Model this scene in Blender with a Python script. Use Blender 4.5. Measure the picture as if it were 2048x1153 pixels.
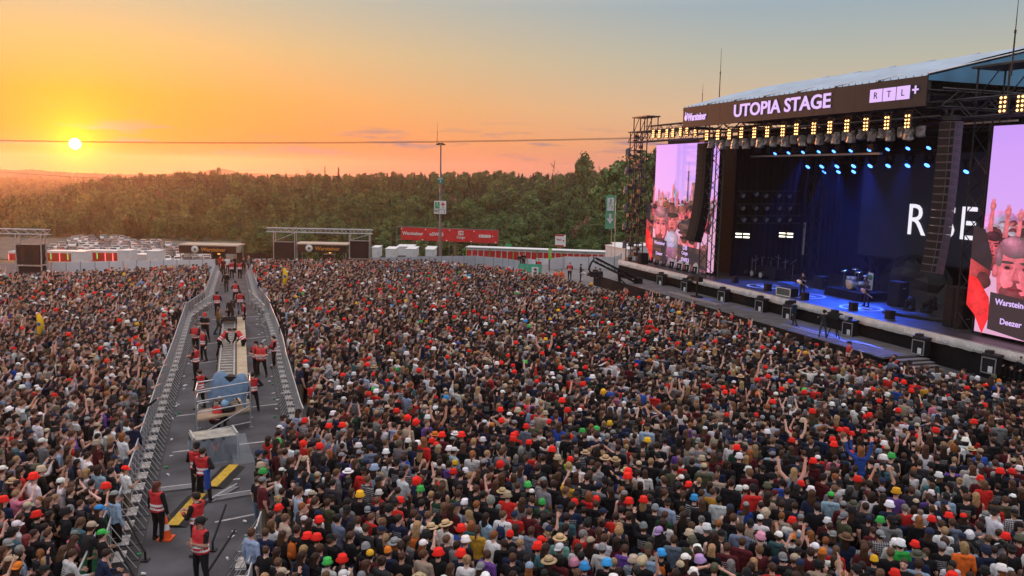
import bpy, bmesh, math, random
import numpy as np
from mathutils import Matrix, Vector, Euler

for _o in list(bpy.data.objects):
    bpy.data.objects.remove(_o)
sc = bpy.context.scene
COL = sc.collection
R = math.radians
PI = math.pi

# ------------------------------------------------------------------ camera
CAM_H = 10.5          # eye height above the infield, metres
FPX = 1650.0          # focal length in photograph pixels (2048 wide)
TILT = math.atan((576.5 - 350.0) / FPX)
ROLL = R(1.2)
_c, _s = math.cos(TILT), math.sin(TILT)
_cr, _sr = math.cos(ROLL), math.sin(ROLL)
_fw = Vector((0, _c, -_s)); _r0 = Vector((1, 0, 0)); _u0 = Vector((0, _s, _c))
_rt = _cr * _r0 + _sr * _u0
_up = _cr * _u0 - _sr * _r0
cam = bpy.data.cameras.new('camera')
cam_ob = bpy.data.objects.new('camera', cam)
COL.objects.link(cam_ob)
cam.sensor_width = 36.0
cam.lens = 36.0 * FPX / 2048.0
cam.clip_start = 0.1
cam.clip_end = 60000.0
_m = Matrix((_rt, _up, -_fw)).transposed().to_4x4()
_m.translation = (0, 0, CAM_H)
cam_ob.matrix_world = _m
sc.camera = cam_ob

def ray(x, y):
    x, y = float(x), float(y)
    return _fw + (x - 1024) / FPX * _rt + (576.5 - y) / FPX * _up

def G(x, y, z=0.0):
    """place on the level z seen at photograph pixel x, y"""
    d = ray(x, y)
    t = (z - CAM_H) / d.z
    return Vector((d.x * t, d.y * t, z))

def AT(x, y, Y):
    """point at depth Y metres along the view seen at photograph pixel x, y"""
    d = ray(x, y)
    Y = float(Y)
    t = Y / d.y
    return Vector((d.x * t, Y, CAM_H + d.z * t))

# ------------------------------------------------------------------ sky, sun, exposure
SUN_AZ = R(-27.76)    # from +Y towards +X
SUN_EL = R(1.31)
SUN_DIR = Vector((math.sin(SUN_AZ) * math.cos(SUN_EL), math.cos(SUN_AZ) * math.cos(SUN_EL), math.sin(SUN_EL)))
world = bpy.data.worlds.new('World')
sc.world = world
world.use_nodes = True
wn = world.node_tree
for n in list(wn.nodes):
    wn.nodes.remove(n)

def lin(c):
    """8 bit screen colour to linear"""
    return tuple(((v / 255.0) / 12.92 if v <= 10 else (((v / 255.0) + 0.055) / 1.055) ** 2.4) for v in c[:3]) + (1.0,)

def wnode(t, **kw):
    n = wn.nodes.new(t)
    for k, v in kw.items():
        setattr(n, k, v)
    return n

def wmath(op, a, b=None, c=None, clamp=False):
    n = wnode('ShaderNodeMath', operation=op)
    n.use_clamp = clamp
    for i, v in enumerate((a, b, c)):
        if v is None:
            continue
        if isinstance(v, (int, float)):
            n.inputs[i].default_value = v
        else:
            wn.links.new(v, n.inputs[i])
    return n.outputs[0]

def wramp(fac, stops):
    n = wnode('ShaderNodeValToRGB')
    e = n.color_ramp.elements
    while len(e) > 1:
        e.remove(e[0])
    first = True
    for pos, col in stops:
        if first:
            el = e[0]; el.position = pos; first = False
        else:
            el = e.new(pos)
        el.color = col
    wn.links.new(fac, n.inputs[0])
    return n.outputs[0]

def wmix(fac, a, b, blend='MIX'):
    n = wnode('ShaderNodeMix', data_type='RGBA', blend_type=blend)
    for i, v in ((0, fac), (6, a), (7, b)):
        if isinstance(v, (int, float, tuple)):
            n.inputs[i].default_value = v
        else:
            wn.links.new(v, n.inputs[i])
    return n.outputs[2]

tc = wnode('ShaderNodeTexCoord')
nrm = wnode('ShaderNodeVectorMath', operation='NORMALIZE')
wn.links.new(tc.outputs['Generated'], nrm.inputs[0])
sep = wnode('ShaderNodeSeparateXYZ')
wn.links.new(nrm.outputs[0], sep.inputs[0])
elev = wmath('MULTIPLY', wmath('ARCSINE', sep.outputs[2]), 180 / PI)          # degrees above the horizon
dotn = wnode('ShaderNodeVectorMath', operation='DOT_PRODUCT')
wn.links.new(nrm.outputs[0], dotn.inputs[0])
dotn.inputs[1].default_value = SUN_DIR
sang = wmath('MULTIPLY', wmath('ARCCOSINE', wmath('MINIMUM', dotn.outputs['Value'], 0.999999)), 180 / PI)   # degrees from the sun
ef = wmath('POWER', wmath('DIVIDE', wmath('MAXIMUM', elev, 0.0), 90.0), 0.5)
SKY_GAIN = 1.4  # overhead sky set brighter than the low sky as added light on the crowd
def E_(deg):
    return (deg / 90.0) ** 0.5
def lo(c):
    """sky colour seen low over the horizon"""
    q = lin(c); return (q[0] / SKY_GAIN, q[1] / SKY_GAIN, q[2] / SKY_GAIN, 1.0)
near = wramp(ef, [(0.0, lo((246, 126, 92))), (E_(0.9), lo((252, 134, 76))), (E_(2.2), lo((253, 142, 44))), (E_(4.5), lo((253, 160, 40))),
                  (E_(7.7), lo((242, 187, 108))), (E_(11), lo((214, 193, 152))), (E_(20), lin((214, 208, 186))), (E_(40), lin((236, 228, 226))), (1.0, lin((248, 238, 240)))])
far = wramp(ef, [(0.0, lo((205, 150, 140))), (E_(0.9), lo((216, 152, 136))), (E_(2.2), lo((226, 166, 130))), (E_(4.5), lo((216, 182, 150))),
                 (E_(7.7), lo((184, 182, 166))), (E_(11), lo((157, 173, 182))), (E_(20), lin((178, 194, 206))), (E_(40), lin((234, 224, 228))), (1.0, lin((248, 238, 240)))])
spread = wmath('SMOOTH_MIN', wmath('DIVIDE', sang, 41.0), 1.0, 0.25, clamp=True)
skyc = wmix(spread, near, far)
# thin evening cloud streaks low over the horizon
cv = wnode('ShaderNodeCombineXYZ')
wn.links.new(wmath('MULTIPLY', wmath('ARCTAN2', sep.outputs[0], sep.outputs[1]), 180 / PI), cv.inputs[0])
wn.links.new(wmath('MULTIPLY', elev, 8.0), cv.inputs[1])
cn = wnode('ShaderNodeTexNoise')
cn.inputs['Scale'].default_value = 0.17
cn.inputs['Detail'].default_value = 5
cn.inputs['Roughness'].default_value = 0.55
wn.links.new(cv.outputs[0], cn.inputs['Vector'])
band = wmath('MULTIPLY', wmath('SUBTRACT', 1.0, wmath('MULTIPLY', wmath('ABSOLUTE', wmath('SUBTRACT', elev, 2.0)), 0.55), clamp=True), 1.0)
cl = wmath('MULTIPLY', wmath('MULTIPLY', wmath('SUBTRACT', cn.outputs['Fac'], 0.525), 8.0, clamp=True), wmath('MULTIPLY', band, 1.0))
skyc = wmix(cl, skyc, lo((158, 130, 142)))
glow = wmath('ADD', wmath('MULTIPLY', wmath('POWER', 2.718, wmath('MULTIPLY', sang, -0.45)), 0.40), wmath('MULTIPLY', wmath('POWER', 2.718, wmath('MULTIPLY', sang, -1.05)), 0.95))
glc = wmix(1.0, wmix(glow, (0, 0, 0, 1), (1.0, 0.60, 0.0, 1)), skyc, 'ADD')
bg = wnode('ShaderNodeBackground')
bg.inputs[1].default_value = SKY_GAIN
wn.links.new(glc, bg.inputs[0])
nish = wnode('ShaderNodeTexSky', sky_type='NISHITA', sun_disc=False)
nish.sun_elevation = SUN_EL
nish.sun_rotation = SUN_AZ
nish.altitude = 600
nish.dust_density = 3.0
bg2 = wnode('ShaderNodeBackground')
bg2.inputs[1].default_value = 0.012
wn.links.new(nish.outputs[0], bg2.inputs[0])
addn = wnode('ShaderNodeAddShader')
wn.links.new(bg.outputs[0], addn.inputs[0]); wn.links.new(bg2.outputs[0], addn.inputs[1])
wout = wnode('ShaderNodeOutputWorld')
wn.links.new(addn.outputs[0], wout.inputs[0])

sun_l = bpy.data.lights.new('sun_lamp', 'SUN')
sun_l.energy = 5.0
sun_l.angle = R(0.9)
sun_l.color = (1.0, 0.33, 0.13)
sun_ob = bpy.data.objects.new('sun_lamp', sun_l)
COL.objects.link(sun_ob)
sun_ob.rotation_euler = (-SUN_DIR).to_track_quat('-Z', 'Y').to_euler()
sun_ob.location = (-80, 150, 40)

sc.view_settings.view_transform = 'Standard'
sc.view_settings.look = 'None'
sc.view_settings.exposure = 0.0
sc.view_settings.gamma = 1.0
sc.view_settings.use_curve_mapping = False
sc.cycles.use_denoising = True
sc.cycles.max_bounces = 5
sc.cycles.diffuse_bounces = 2
sc.cycles.glossy_bounces = 2
sc.cycles.transmission_bounces = 3
sc.cycles.transparent_max_bounces = 6
sc.cycles.volume_bounces = 0
sc.cycles.caustics_reflective = False
sc.cycles.caustics_refractive = False
# ------------------------------------------------------------------ materials
MATS = {}

def nodemat(name):
    m = bpy.data.materials.new(name)
    m.use_nodes = True
    nt = m.node_tree
    return m, nt, nt.nodes['Principled BSDF']

def link(nt, a, b):
    nt.links.new(a, b)

def mat(name, col, rough=0.7, metal=0.0, var=0.12, scale=6.0, bump=0.0, emit=None, estr=0.0, spec=0.3, bscale=None):
    """painted or plain surface with uneven tone and a little relief"""
    if name in MATS:
        return MATS[name]
    m, nt, b = nodemat(name)
    b.inputs['Roughness'].default_value = rough
    b.inputs['Metallic'].default_value = metal
    b.inputs['Specular IOR Level'].default_value = spec
    t = nt.nodes.new('ShaderNodeTexCoord')
    n = nt.nodes.new('ShaderNodeTexNoise')
    n.inputs['Scale'].default_value = scale
    n.inputs['Detail'].default_value = 4
    link(nt, t.outputs['Object'], n.inputs['Vector'])
    r = nt.nodes.new('ShaderNodeMapRange')
    r.inputs['From Min'].default_value = 0.3
    r.inputs['From Max'].default_value = 0.7
    r.inputs['To Min'].default_value = 1 - var
    r.inputs['To Max'].default_value = 1 + var
    link(nt, n.outputs['Fac'], r.inputs['Value'])
    mx = nt.nodes.new('ShaderNodeMix'); mx.data_type = 'RGBA'; mx.blend_type = 'MULTIPLY'
    mx.inputs[0].default_value = 1.0
    mx.inputs[6].default_value = (col[0], col[1], col[2], 1)
    link(nt, r.outputs[0], mx.inputs[7])
    link(nt, mx.outputs[2], b.inputs['Base Color'])
    if bump:
        n2 = nt.nodes.new('ShaderNodeTexNoise')
        n2.inputs['Scale'].default_value = bscale or scale * 3
        n2.inputs['Detail'].default_value = 5
        link(nt, t.outputs['Object'], n2.inputs['Vector'])
        bp = nt.nodes.new('ShaderNodeBump')
        bp.inputs['Strength'].default_value = bump
        bp.inputs['Distance'].default_value = 0.05
        link(nt, n2.outputs['Fac'], bp.inputs['Height'])
        link(nt, bp.outputs[0], b.inputs['Normal'])
    if emit:
        b.inputs['Emission Color'].default_value = (emit[0], emit[1], emit[2], 1)
        b.inputs['Emission Strength'].default_value = estr
    MATS[name] = m
    return m

def emat(name, col, s):
    """a light source or lit screen pixel"""
    if name in MATS:
        return MATS[name]
    m, nt, b = nodemat(name)
    b.inputs['Base Color'].default_value = (0.01, 0.01, 0.01, 1)
    b.inputs['Roughness'].default_value = 0.6
    b.inputs['Emission Color'].default_value = (col[0], col[1], col[2], 1)
    b.inputs['Emission Strength'].default_value = s
    MATS[name] = m
    return m

def ordinal(n):
    return '%d%s' % (n, 'th' if 10 <= n % 100 <= 20 else {1: 'st', 2: 'nd', 3: 'rd'}.get(n % 10, 'th'))

def S(r, g, b):
    return lin((r, g, b))[:3]

# ------------------------------------------------------------------ mesh building
class MB:
    """collects boxes, bars, tubes and lathed shapes into one mesh"""
    def __init__(self):
        self.v = []; self.f = []; self.mi = []; self.sm = []
    def add(self, vs, fs, mi=0, smooth=False):
        o = len(self.v)
        self.v.extend([tuple(p) for p in vs])
        for f in fs:
            self.f.append(tuple(i + o for i in f)); self.mi.append(mi); self.sm.append(smooth)
    def box(self, c, s, mi=0, rot=None):
        hx, hy, hz = s[0] / 2, s[1] / 2, s[2] / 2
        vs = [Vector((x, y, z)) for x in (-hx, hx) for y in (-hy, hy) for z in (-hz, hz)]
        if rot is not None:
            vs = [rot @ p for p in vs]
        c = Vector(c)
        self.add([p + c for p in vs], [(0, 1, 3, 2), (4, 6, 7, 5), (0, 4, 5, 1), (2, 3, 7, 6), (0, 2, 6, 4), (1, 5, 7, 3)], mi)
    def bar(self, a, b, w=0.05, h=None, mi=0):
        """square bar between two points"""
        a, b = Vector(a), Vector(b); h = h or w
        d = (b - a); L = d.length
        if L < 1e-6:
            return
        d /= L
        up = Vector((0, 0, 1)) if abs(d.z) < 0.95 else Vector((0, 1, 0))
        s = d.cross(up).normalized(); t = s.cross(d)
        vs = []
        for p in (a, b):
            for i, j in ((-1, -1), (1, -1), (1, 1), (-1, 1)):
                vs.append(p + s * i * w / 2 + t * j * h / 2)
        self.add(vs, [(0, 1, 2, 3), (7, 6, 5, 4), (0, 4, 5, 1), (1, 5, 6, 2), (2, 6, 7, 3), (3, 7, 4, 0)], mi)
    def tube(self, a, b, r=0.03, r2=None, n=6, mi=0, cap=True, smooth=True):
        a, b = Vector(a), Vector(b); r2 = r if r2 is None else r2
        d = (b - a).normalized()
        up = Vector((0, 0, 1)) if abs(d.z) < 0.95 else Vector((0, 1, 0))
        s = d.cross(up).normalized(); t = s.cross(d)
        vs = []
        for p, q in ((a, r), (b, r2)):
            for i in range(n):
                an = 2 * PI * i / n
                vs.append(p + (s * math.cos(an) + t * math.sin(an)) * q)
        self.add(vs, [(i, (i + 1) % n, n + (i + 1) % n, n + i) for i in range(n)], mi, smooth)
        if cap:
            self.add(vs[:n], [tuple(range(n))[::-1]], mi)
            self.add(vs[n:], [tuple(range(n))], mi)
    def path(self, pts, r, n=6, mi=0):
        for i in range(len(pts) - 1):
            self.tube(pts[i], pts[i + 1], r if not hasattr(r, '__len__') else r[i], r if not hasattr(r, '__len__') else r[i + 1], n, mi, cap=(i in (0, len(pts) - 2)))
    def lathe(self, prof, n=16, c=(0, 0, 0), mi=0, sx=1, sy=1, smooth=True, rot=None):
        vs = []
        for r, z in prof:
            for i in range(n):
                an = 2 * PI * i / n
                p = Vector((r * math.cos(an) * sx, r * math.sin(an) * sy, z))
                if rot is not None:
                    p = rot @ p
                vs.append(p + Vector(c))
        fs = []
        for k in range(len(prof) - 1):
            for i in range(n):
                j = (i + 1) % n
                fs.append((k * n + i, k * n + j, (k + 1) * n + j, (k + 1) * n + i))
        self.add(vs, fs, mi, smooth)
    def prism(self, poly, z0, z1, mi=0):
        n = len(poly)
        vs = [(p[0], p[1], z0) for p in poly] + [(p[0], p[1], z1) for p in poly]
        self.add(vs, [tuple(range(n))[::-1], tuple(range(n, 2 * n))] + [(i, (i + 1) % n, n + (i + 1) % n, n + i) for i in range(n)], mi)
    def mesh(self, name, mats):
        me = bpy.data.meshes.new(name)
        me.from_pydata(self.v, [], self.f)
        for m in (mats if isinstance(mats, (list, tuple)) else [mats]):
            me.materials.append(m)
        me.polygons.foreach_set('material_index', self.mi)
        me.polygons.foreach_set('use_smooth', self.sm)
        me.update()
        return me
    def build(self, name, mats, parent=None, loc=None, rot=None):
        return obj(name, self.mesh(name, mats), parent, loc, rot)

def obj(name, data, parent=None, loc=None, rot=None, mw=None):
    o = bpy.data.objects.new(name, data)
    COL.objects.link(o)
    if parent is not None:
        o.parent = parent
    if mw is not None:
        o.matrix_local = mw
    if loc is not None:
        o.location = loc
    if rot is not None:
        o.rotation_euler = rot
    return o

def tag(o, label=None, cat=None, group=None, kind=None):
    if label: o['label'] = label
    if cat: o['category'] = cat
    if group: o['group'] = group
    if kind: o['kind'] = kind
    return o

def thing(name, label, cat, loc=(0, 0, 0), rz=0.0, group=None):
    o = bpy.data.objects.new(name, None)
    COL.objects.link(o)
    o.empty_display_size = 0.2
    o.location = loc
    o.rotation_euler = (0, 0, rz)
    return tag(o, label, cat, group)

def copy_tree(o, parent=None):
    c = o.copy()
    COL.objects.link(c)
    if parent is not None:
        c.parent = parent
    for ch in o.children:
        copy_tree(ch, c)
    return c

_font_cache = {}
def text_mesh(s, size=1.0, depth=0.01, bold=False, align='CENTER', spacing=1.0):
    """raised lettering standing in the XZ plane, facing -Y"""
    key = (s, size, depth, bold, align, spacing)
    if key in _font_cache:
        return _font_cache[key]
    cu = bpy.data.curves.new('lettering', 'FONT')
    cu.body = s; cu.size = size; cu.extrude = depth / 2
    cu.align_x = align; cu.align_y = 'CENTER'
    cu.resolution_u = 3
    cu.space_character = spacing
    if bold:
        cu.offset = size * 0.022
    to = bpy.data.objects.new('lettering', cu)
    COL.objects.link(to)
    bpy.context.view_layer.update()
    dg = bpy.context.evaluated_depsgraph_get()
    me = bpy.data.meshes.new_from_object(to.evaluated_get(dg))
    bpy.data.objects.remove(to)
    me.transform(Matrix.Rotation(PI / 2, 4, 'X'))
    _font_cache[key] = me
    return me

def text(name, s, size, material, parent, loc, rot=(0, 0, 0), depth=0.02, bold=False, align='CENTER', spacing=1.0):
    me = text_mesh(s, size, depth, bold, align, spacing).copy()
    me.materials.clear(); me.materials.append(material)
    return obj(name, me, parent, loc, rot)

def truss(mb, a, b, w=0.4, r=0.025, step=None, mi=0, tri=False):
    """box truss between a and b added to mb"""
    a, b = Vector(a), Vector(b)
    d = b - a; L = d.length; d /= L
    up = Vector((0, 0, 1)) if abs(d.z) < 0.9 else Vector((0, 1, 0))
    s = d.cross(up).normalized(); t = s.cross(d)
    cs = [s * i * w / 2 + t * j * w / 2 for i, j in ((-1, -1), (1, -1), (1, 1), (-1, 1))]
    for c in cs:
        mb.tube(a + c, b + c, r, n=4, mi=mi, cap=False)
    n = max(1, int(round(L / (step or w))))
    for k in range(n):
        p, q = a + d * (L * k / n), a + d * (L * (k + 1) / n)
        for e in range(4):
            c1, c2 = cs[e], cs[(e + 1) % 4]
            if k % 2: c1, c2 = c2, c1
            mb.tube(p + c1, q + c2, r * 0.6, n=3, mi=mi, cap=False)
# ------------------------------------------------------------------ people
def attr_mat(name, attr, rough=0.8, kind='plain', spec=0.25):
    """cloth, skin or hair whose colour is set person by person"""
    m, nt, b = nodemat(name)
    N = nt.nodes.new
    a = N('ShaderNodeAttribute'); a.attribute_type = 'INSTANCER'; a.attribute_name = attr
    t = N('ShaderNodeTexCoord')
    n = N('ShaderNodeTexNoise'); n.inputs['Detail'].default_value = 3
    n.inputs['Scale'].default_value = {'hair': 60.0}.get(kind, 14.0)
    link(nt, t.outputs['Object'], n.inputs['Vector'])
    if kind == 'hair':
        mp = N('ShaderNodeMapping'); mp.inputs['Scale'].default_value = (1, 1, 0.18)
        link(nt, t.outputs['Object'], mp.inputs[0]); link(nt, mp.outputs[0], n.inputs['Vector'])
    r = N('ShaderNodeMapRange')
    r.inputs['From Min'].default_value = 0.3; r.inputs['From Max'].default_value = 0.7
    amp = {'hair': 0.5, 'skin': 0.10}.get(kind, 0.16)
    r.inputs['To Min'].default_value = 1 - amp; r.inputs['To Max'].default_value = 1 + amp
    link(nt, n.outputs['Fac'], r.inputs['Value'])
    mx = N('ShaderNodeMix'); mx.data_type = 'RGBA'; mx.blend_type = 'MULTIPLY'; mx.inputs[0].default_value = 1
    link(nt, a.outputs['Color'], mx.inputs[6]); link(nt, r.outputs[0], mx.inputs[7])
    col = mx.outputs[2]
    if kind == 'top':
        # printed back (rows of pale marks), check and stripe patterns chosen per person
        p = N('ShaderNodeAttribute'); p.attribute_type = 'INSTANCER'; p.attribute_name = 'pattern'
        sx = N('ShaderNodeSeparateXYZ'); link(nt, t.outputs['Object'], sx.inputs[0])
        def mth(op, x, y=None, z=None, clamp=False):
            q = N('ShaderNodeMath'); q.operation = op; q.use_clamp = clamp
            for i, v in enumerate((x, y, z)):
                if v is None: continue
                if isinstance(v, (int, float)): q.inputs[i].default_value = v
                else: link(nt, v, q.inputs[i])
            return q.outputs[0]
        def eq(v):
            return mth('COMPARE', p.outputs['Fac'], v, 0.1)
        wv = N('ShaderNodeTexVoronoi'); wv.inputs['Scale'].default_value = 46
        link(nt, t.outputs['Object'], wv.inputs['Vector'])
        rows = mth('GREATER_THAN', mth('SINE', mth('MULTIPLY', sx.outputs[2], 130.0)), 0.0)
        pr = mth('MULTIPLY', mth('GREATER_THAN', wv.outputs['Distance'], 0.38), rows)
        inx = mth('LESS_THAN', mth('ABSOLUTE', sx.outputs[0]), 0.13)
        inz = mth('COMPARE', sx.outputs[2], 1.22, 0.13)
        bk = mth('LESS_THAN', sx.outputs[1], 0.0)
        pr = mth('MULTIPLY', mth('MULTIPLY', mth('MULTIPLY', pr, inx), mth('MULTIPLY', inz, bk)), eq(1.0))
        pa = N('ShaderNodeAttribute'); pa.attribute_type = 'INSTANCER'; pa.attribute_name = 'print_col'
        m2 = N('ShaderNodeMix'); m2.data_type = 'RGBA'
        link(nt, pr, m2.inputs[0]); link(nt, col, m2.inputs[6]); link(nt, pa.outputs['Color'], m2.inputs[7])
        ck = mth('MULTIPLY', mth('MAXIMUM', mth('GREATER_THAN', mth('SINE', mth('MULTIPLY', sx.outputs[0], 110.0)), 0.35), mth('GREATER_THAN', mth('SINE', mth('MULTIPLY', sx.outputs[2], 110.0)), 0.35)), eq(2.0))
        st = mth('MULTIPLY', mth('GREATER_THAN', mth('SINE', mth('MULTIPLY', sx.outputs[2], 110.0)), 0.3), eq(3.0))
        m3 = N('ShaderNodeMix'); m3.data_type = 'RGBA'
        link(nt, mth('MAXIMUM', ck, st), m3.inputs[0]); link(nt, m2.outputs[2], m3.inputs[6]); link(nt, pa.outputs['Color'], m3.inputs[7])
        col = m3.outputs[2]
    link(nt, col, b.inputs['Base Color'])
    b.inputs['Roughness'].default_value = rough
    b.inputs['Specular IOR Level'].default_value = spec
    bp = N('ShaderNodeBump'); bp.inputs['Strength'].default_value = {'skin': 0.05, 'hair': 0.8}.get(kind, 0.55)
    bp.inputs['Distance'].default_value = 0.03
    n3 = N('ShaderNodeTexNoise'); n3.inputs['Scale'].default_value = 9 if kind != 'hair' else 50; n3.inputs['Detail'].default_value = 3
    link(nt, (n.inputs['Vector'].links[0].from_socket), n3.inputs['Vector'])
    link(nt, n3.outputs['Fac'], bp.inputs['Height']); link(nt, bp.outputs[0], b.inputs['Normal'])
    return m

M_SKIN = attr_mat('skin', 'skin', 0.55, 'skin', 0.35)
M_TOP = attr_mat('cloth_top', 'top', 0.9, 'top')
M_LEGS = attr_mat('cloth_trousers', 'legs', 0.9, 'legs')
M_HAIR = attr_mat('hair', 'hair', 0.6, 'hair', 0.3)
M_HAT = attr_mat('hat_cloth', 'hat', 0.85, 'plain')
M_SHOE = mat('shoe_rubber', (0.03, 0.03, 0.032), 0.6)
M_EYE = mat('eye_dark', (0.02, 0.016, 0.014), 0.3, var=0.02)
M_LIP = mat('lip', (0.30, 0.11, 0.09), 0.5)

def sn_mesh(xs, ys, zs, D):
    """surface nets over a rectilinear grid: vertices, quads of the zero level of D"""
    ins = D < 0
    nx, ny, nz = D.shape
    cells = np.zeros((nx - 1, ny - 1, nz - 1), np.int8)
    for i in (0, 1):
        for j in (0, 1):
            for k in (0, 1):
                cells += ins[i:nx - 1 + i, j:ny - 1 + j, k:nz - 1 + k]
    act = (cells > 0) & (cells < 8)
    idx = -np.ones(cells.shape, np.int64)
    ci = np.argwhere(act)
    idx[act] = np.arange(len(ci))
    acc = np.zeros((len(ci), 3)); cnt = np.zeros(len(ci))
    X, Y, Z = ci[:, 0], ci[:, 1], ci[:, 2]
    for ax in range(3):
        for p in (0, 1):
            for q in (0, 1):
                o = [0, 0, 0]; o[(ax + 1) % 3] = p; o[(ax + 2) % 3] = q
                e = list(o); e[ax] = 1
                a = (X + o[0], Y + o[1], Z + o[2]); b = (X + e[0], Y + e[1], Z + e[2])
                da, db = D[a], D[b]
                cr = (da < 0) != (db < 0)
                t = np.where(cr, da / np.where(da == db, 1, da - db), 0)
                pa = np.stack([xs[a[0]], ys[a[1]], zs[a[2]]], 1); pb = np.stack([xs[b[0]], ys[b[1]], zs[b[2]]], 1)
                pt = pa + (pb - pa) * t[:, None]
                acc[cr] += pt[cr]; cnt[cr] += 1
    V = acc / cnt[:, None]
    Q = []
    for ax in range(3):
        b1, b2 = (ax + 1) % 3, (ax + 2) % 3
        sl0 = [slice(1, -1)] * 3; sl0[ax] = slice(0, -1)
        sl1 = [slice(1, -1)] * 3; sl1[ax] = slice(1, None)
        a0, a1 = ins[tuple(sl0)], ins[tuple(sl1)]
        ch = np.argwhere(a0 != a1)
        if not len(ch):
            continue
        flip = a0[tuple(ch.T)]
        off = np.ones(3, int); off[ax] = 0
        base = ch + off
        def cid(d1, d2):
            c = base.copy(); c[:, b1] -= d1; c[:, b2] -= d2
            return idx[tuple(c.T)]
        q = np.stack([cid(1, 1), cid(0, 1), cid(0, 0), cid(1, 0)], 1)
        q[~flip] = q[~flip][:, ::-1]
        Q.append(q)
    return V, np.concatenate(Q)

def _rc(P, a, b, r1, r2):
    a = np.array(a, float); ba = np.array(b, float) - a
    pa = P - a
    t = np.clip((pa @ ba) / (ba @ ba), 0, 1)
    return np.sqrt(((pa - t[..., None] * ba) ** 2).sum(-1)) - (r1 + (r2 - r1) * t)

def _el(P, c, r):
    q = P - np.array(c, float); r = np.array(r, float)
    k0 = np.sqrt(((q / r) ** 2).sum(-1)); k1 = np.sqrt(((q / r ** 2) ** 2).sum(-1))
    return k0 * (k0 - 1.0) / np.maximum(k1, 1e-9)

def _sm(a, b, k):
    h = np.clip(0.5 + 0.5 * (b - a) / k, 0, 1)
    return b + (a - b) * h - k * h * (1 - h)

def nrmv(v):
    v = np.array(v, float); return v / np.linalg.norm(v)

ARM = {  # upper arm, forearm directions for the arm on +x; person faces +y
    'down': ((.22, -.06, -1), (.08, .28, -1)),
    'hang': ((.3, .02, -1), (.16, .10, -1)),
    'front': ((.16, .12, -1), (-.35, 1, .30)),
    'cross': ((.12, .22, -1), (-1, .55, .12)),
    'fist': ((.35, .25, .9), (.02, .12, 1)),
    'point': ((.25, .75, .45), (.0, .8, .6)),
    'phone': ((.25, .8, .15), (-.22, .45, .9)),
    'clap': ((.45, .3, .9), (-.35, .15, .95)),
    'hips': ((.62, -.3, -.8), (-.72, .42, -.35)),
    'head': ((.85, .12, .42), (-.85, -.18, .45)),
    'wave': ((.6, .15, .55), (.22, .12, 1)),
    'rail': ((.15, .55, -.8), (-.12, 1, .05)),
    'push': ((.1, .75, -.65), (-.05, .9, -.3)),
    'hold': ((.2, .3, -1), (-.55, .8, .15)),
    'strum': ((.3, .05, -1), (-.75, .65, -.12)),
    'fret': ((.35, .35, -.9), (.35, .9, .35)),
    'shoulder': ((.4, .55, .2), (-.5, .5, .62)),
}

class Body:
    pass

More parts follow.
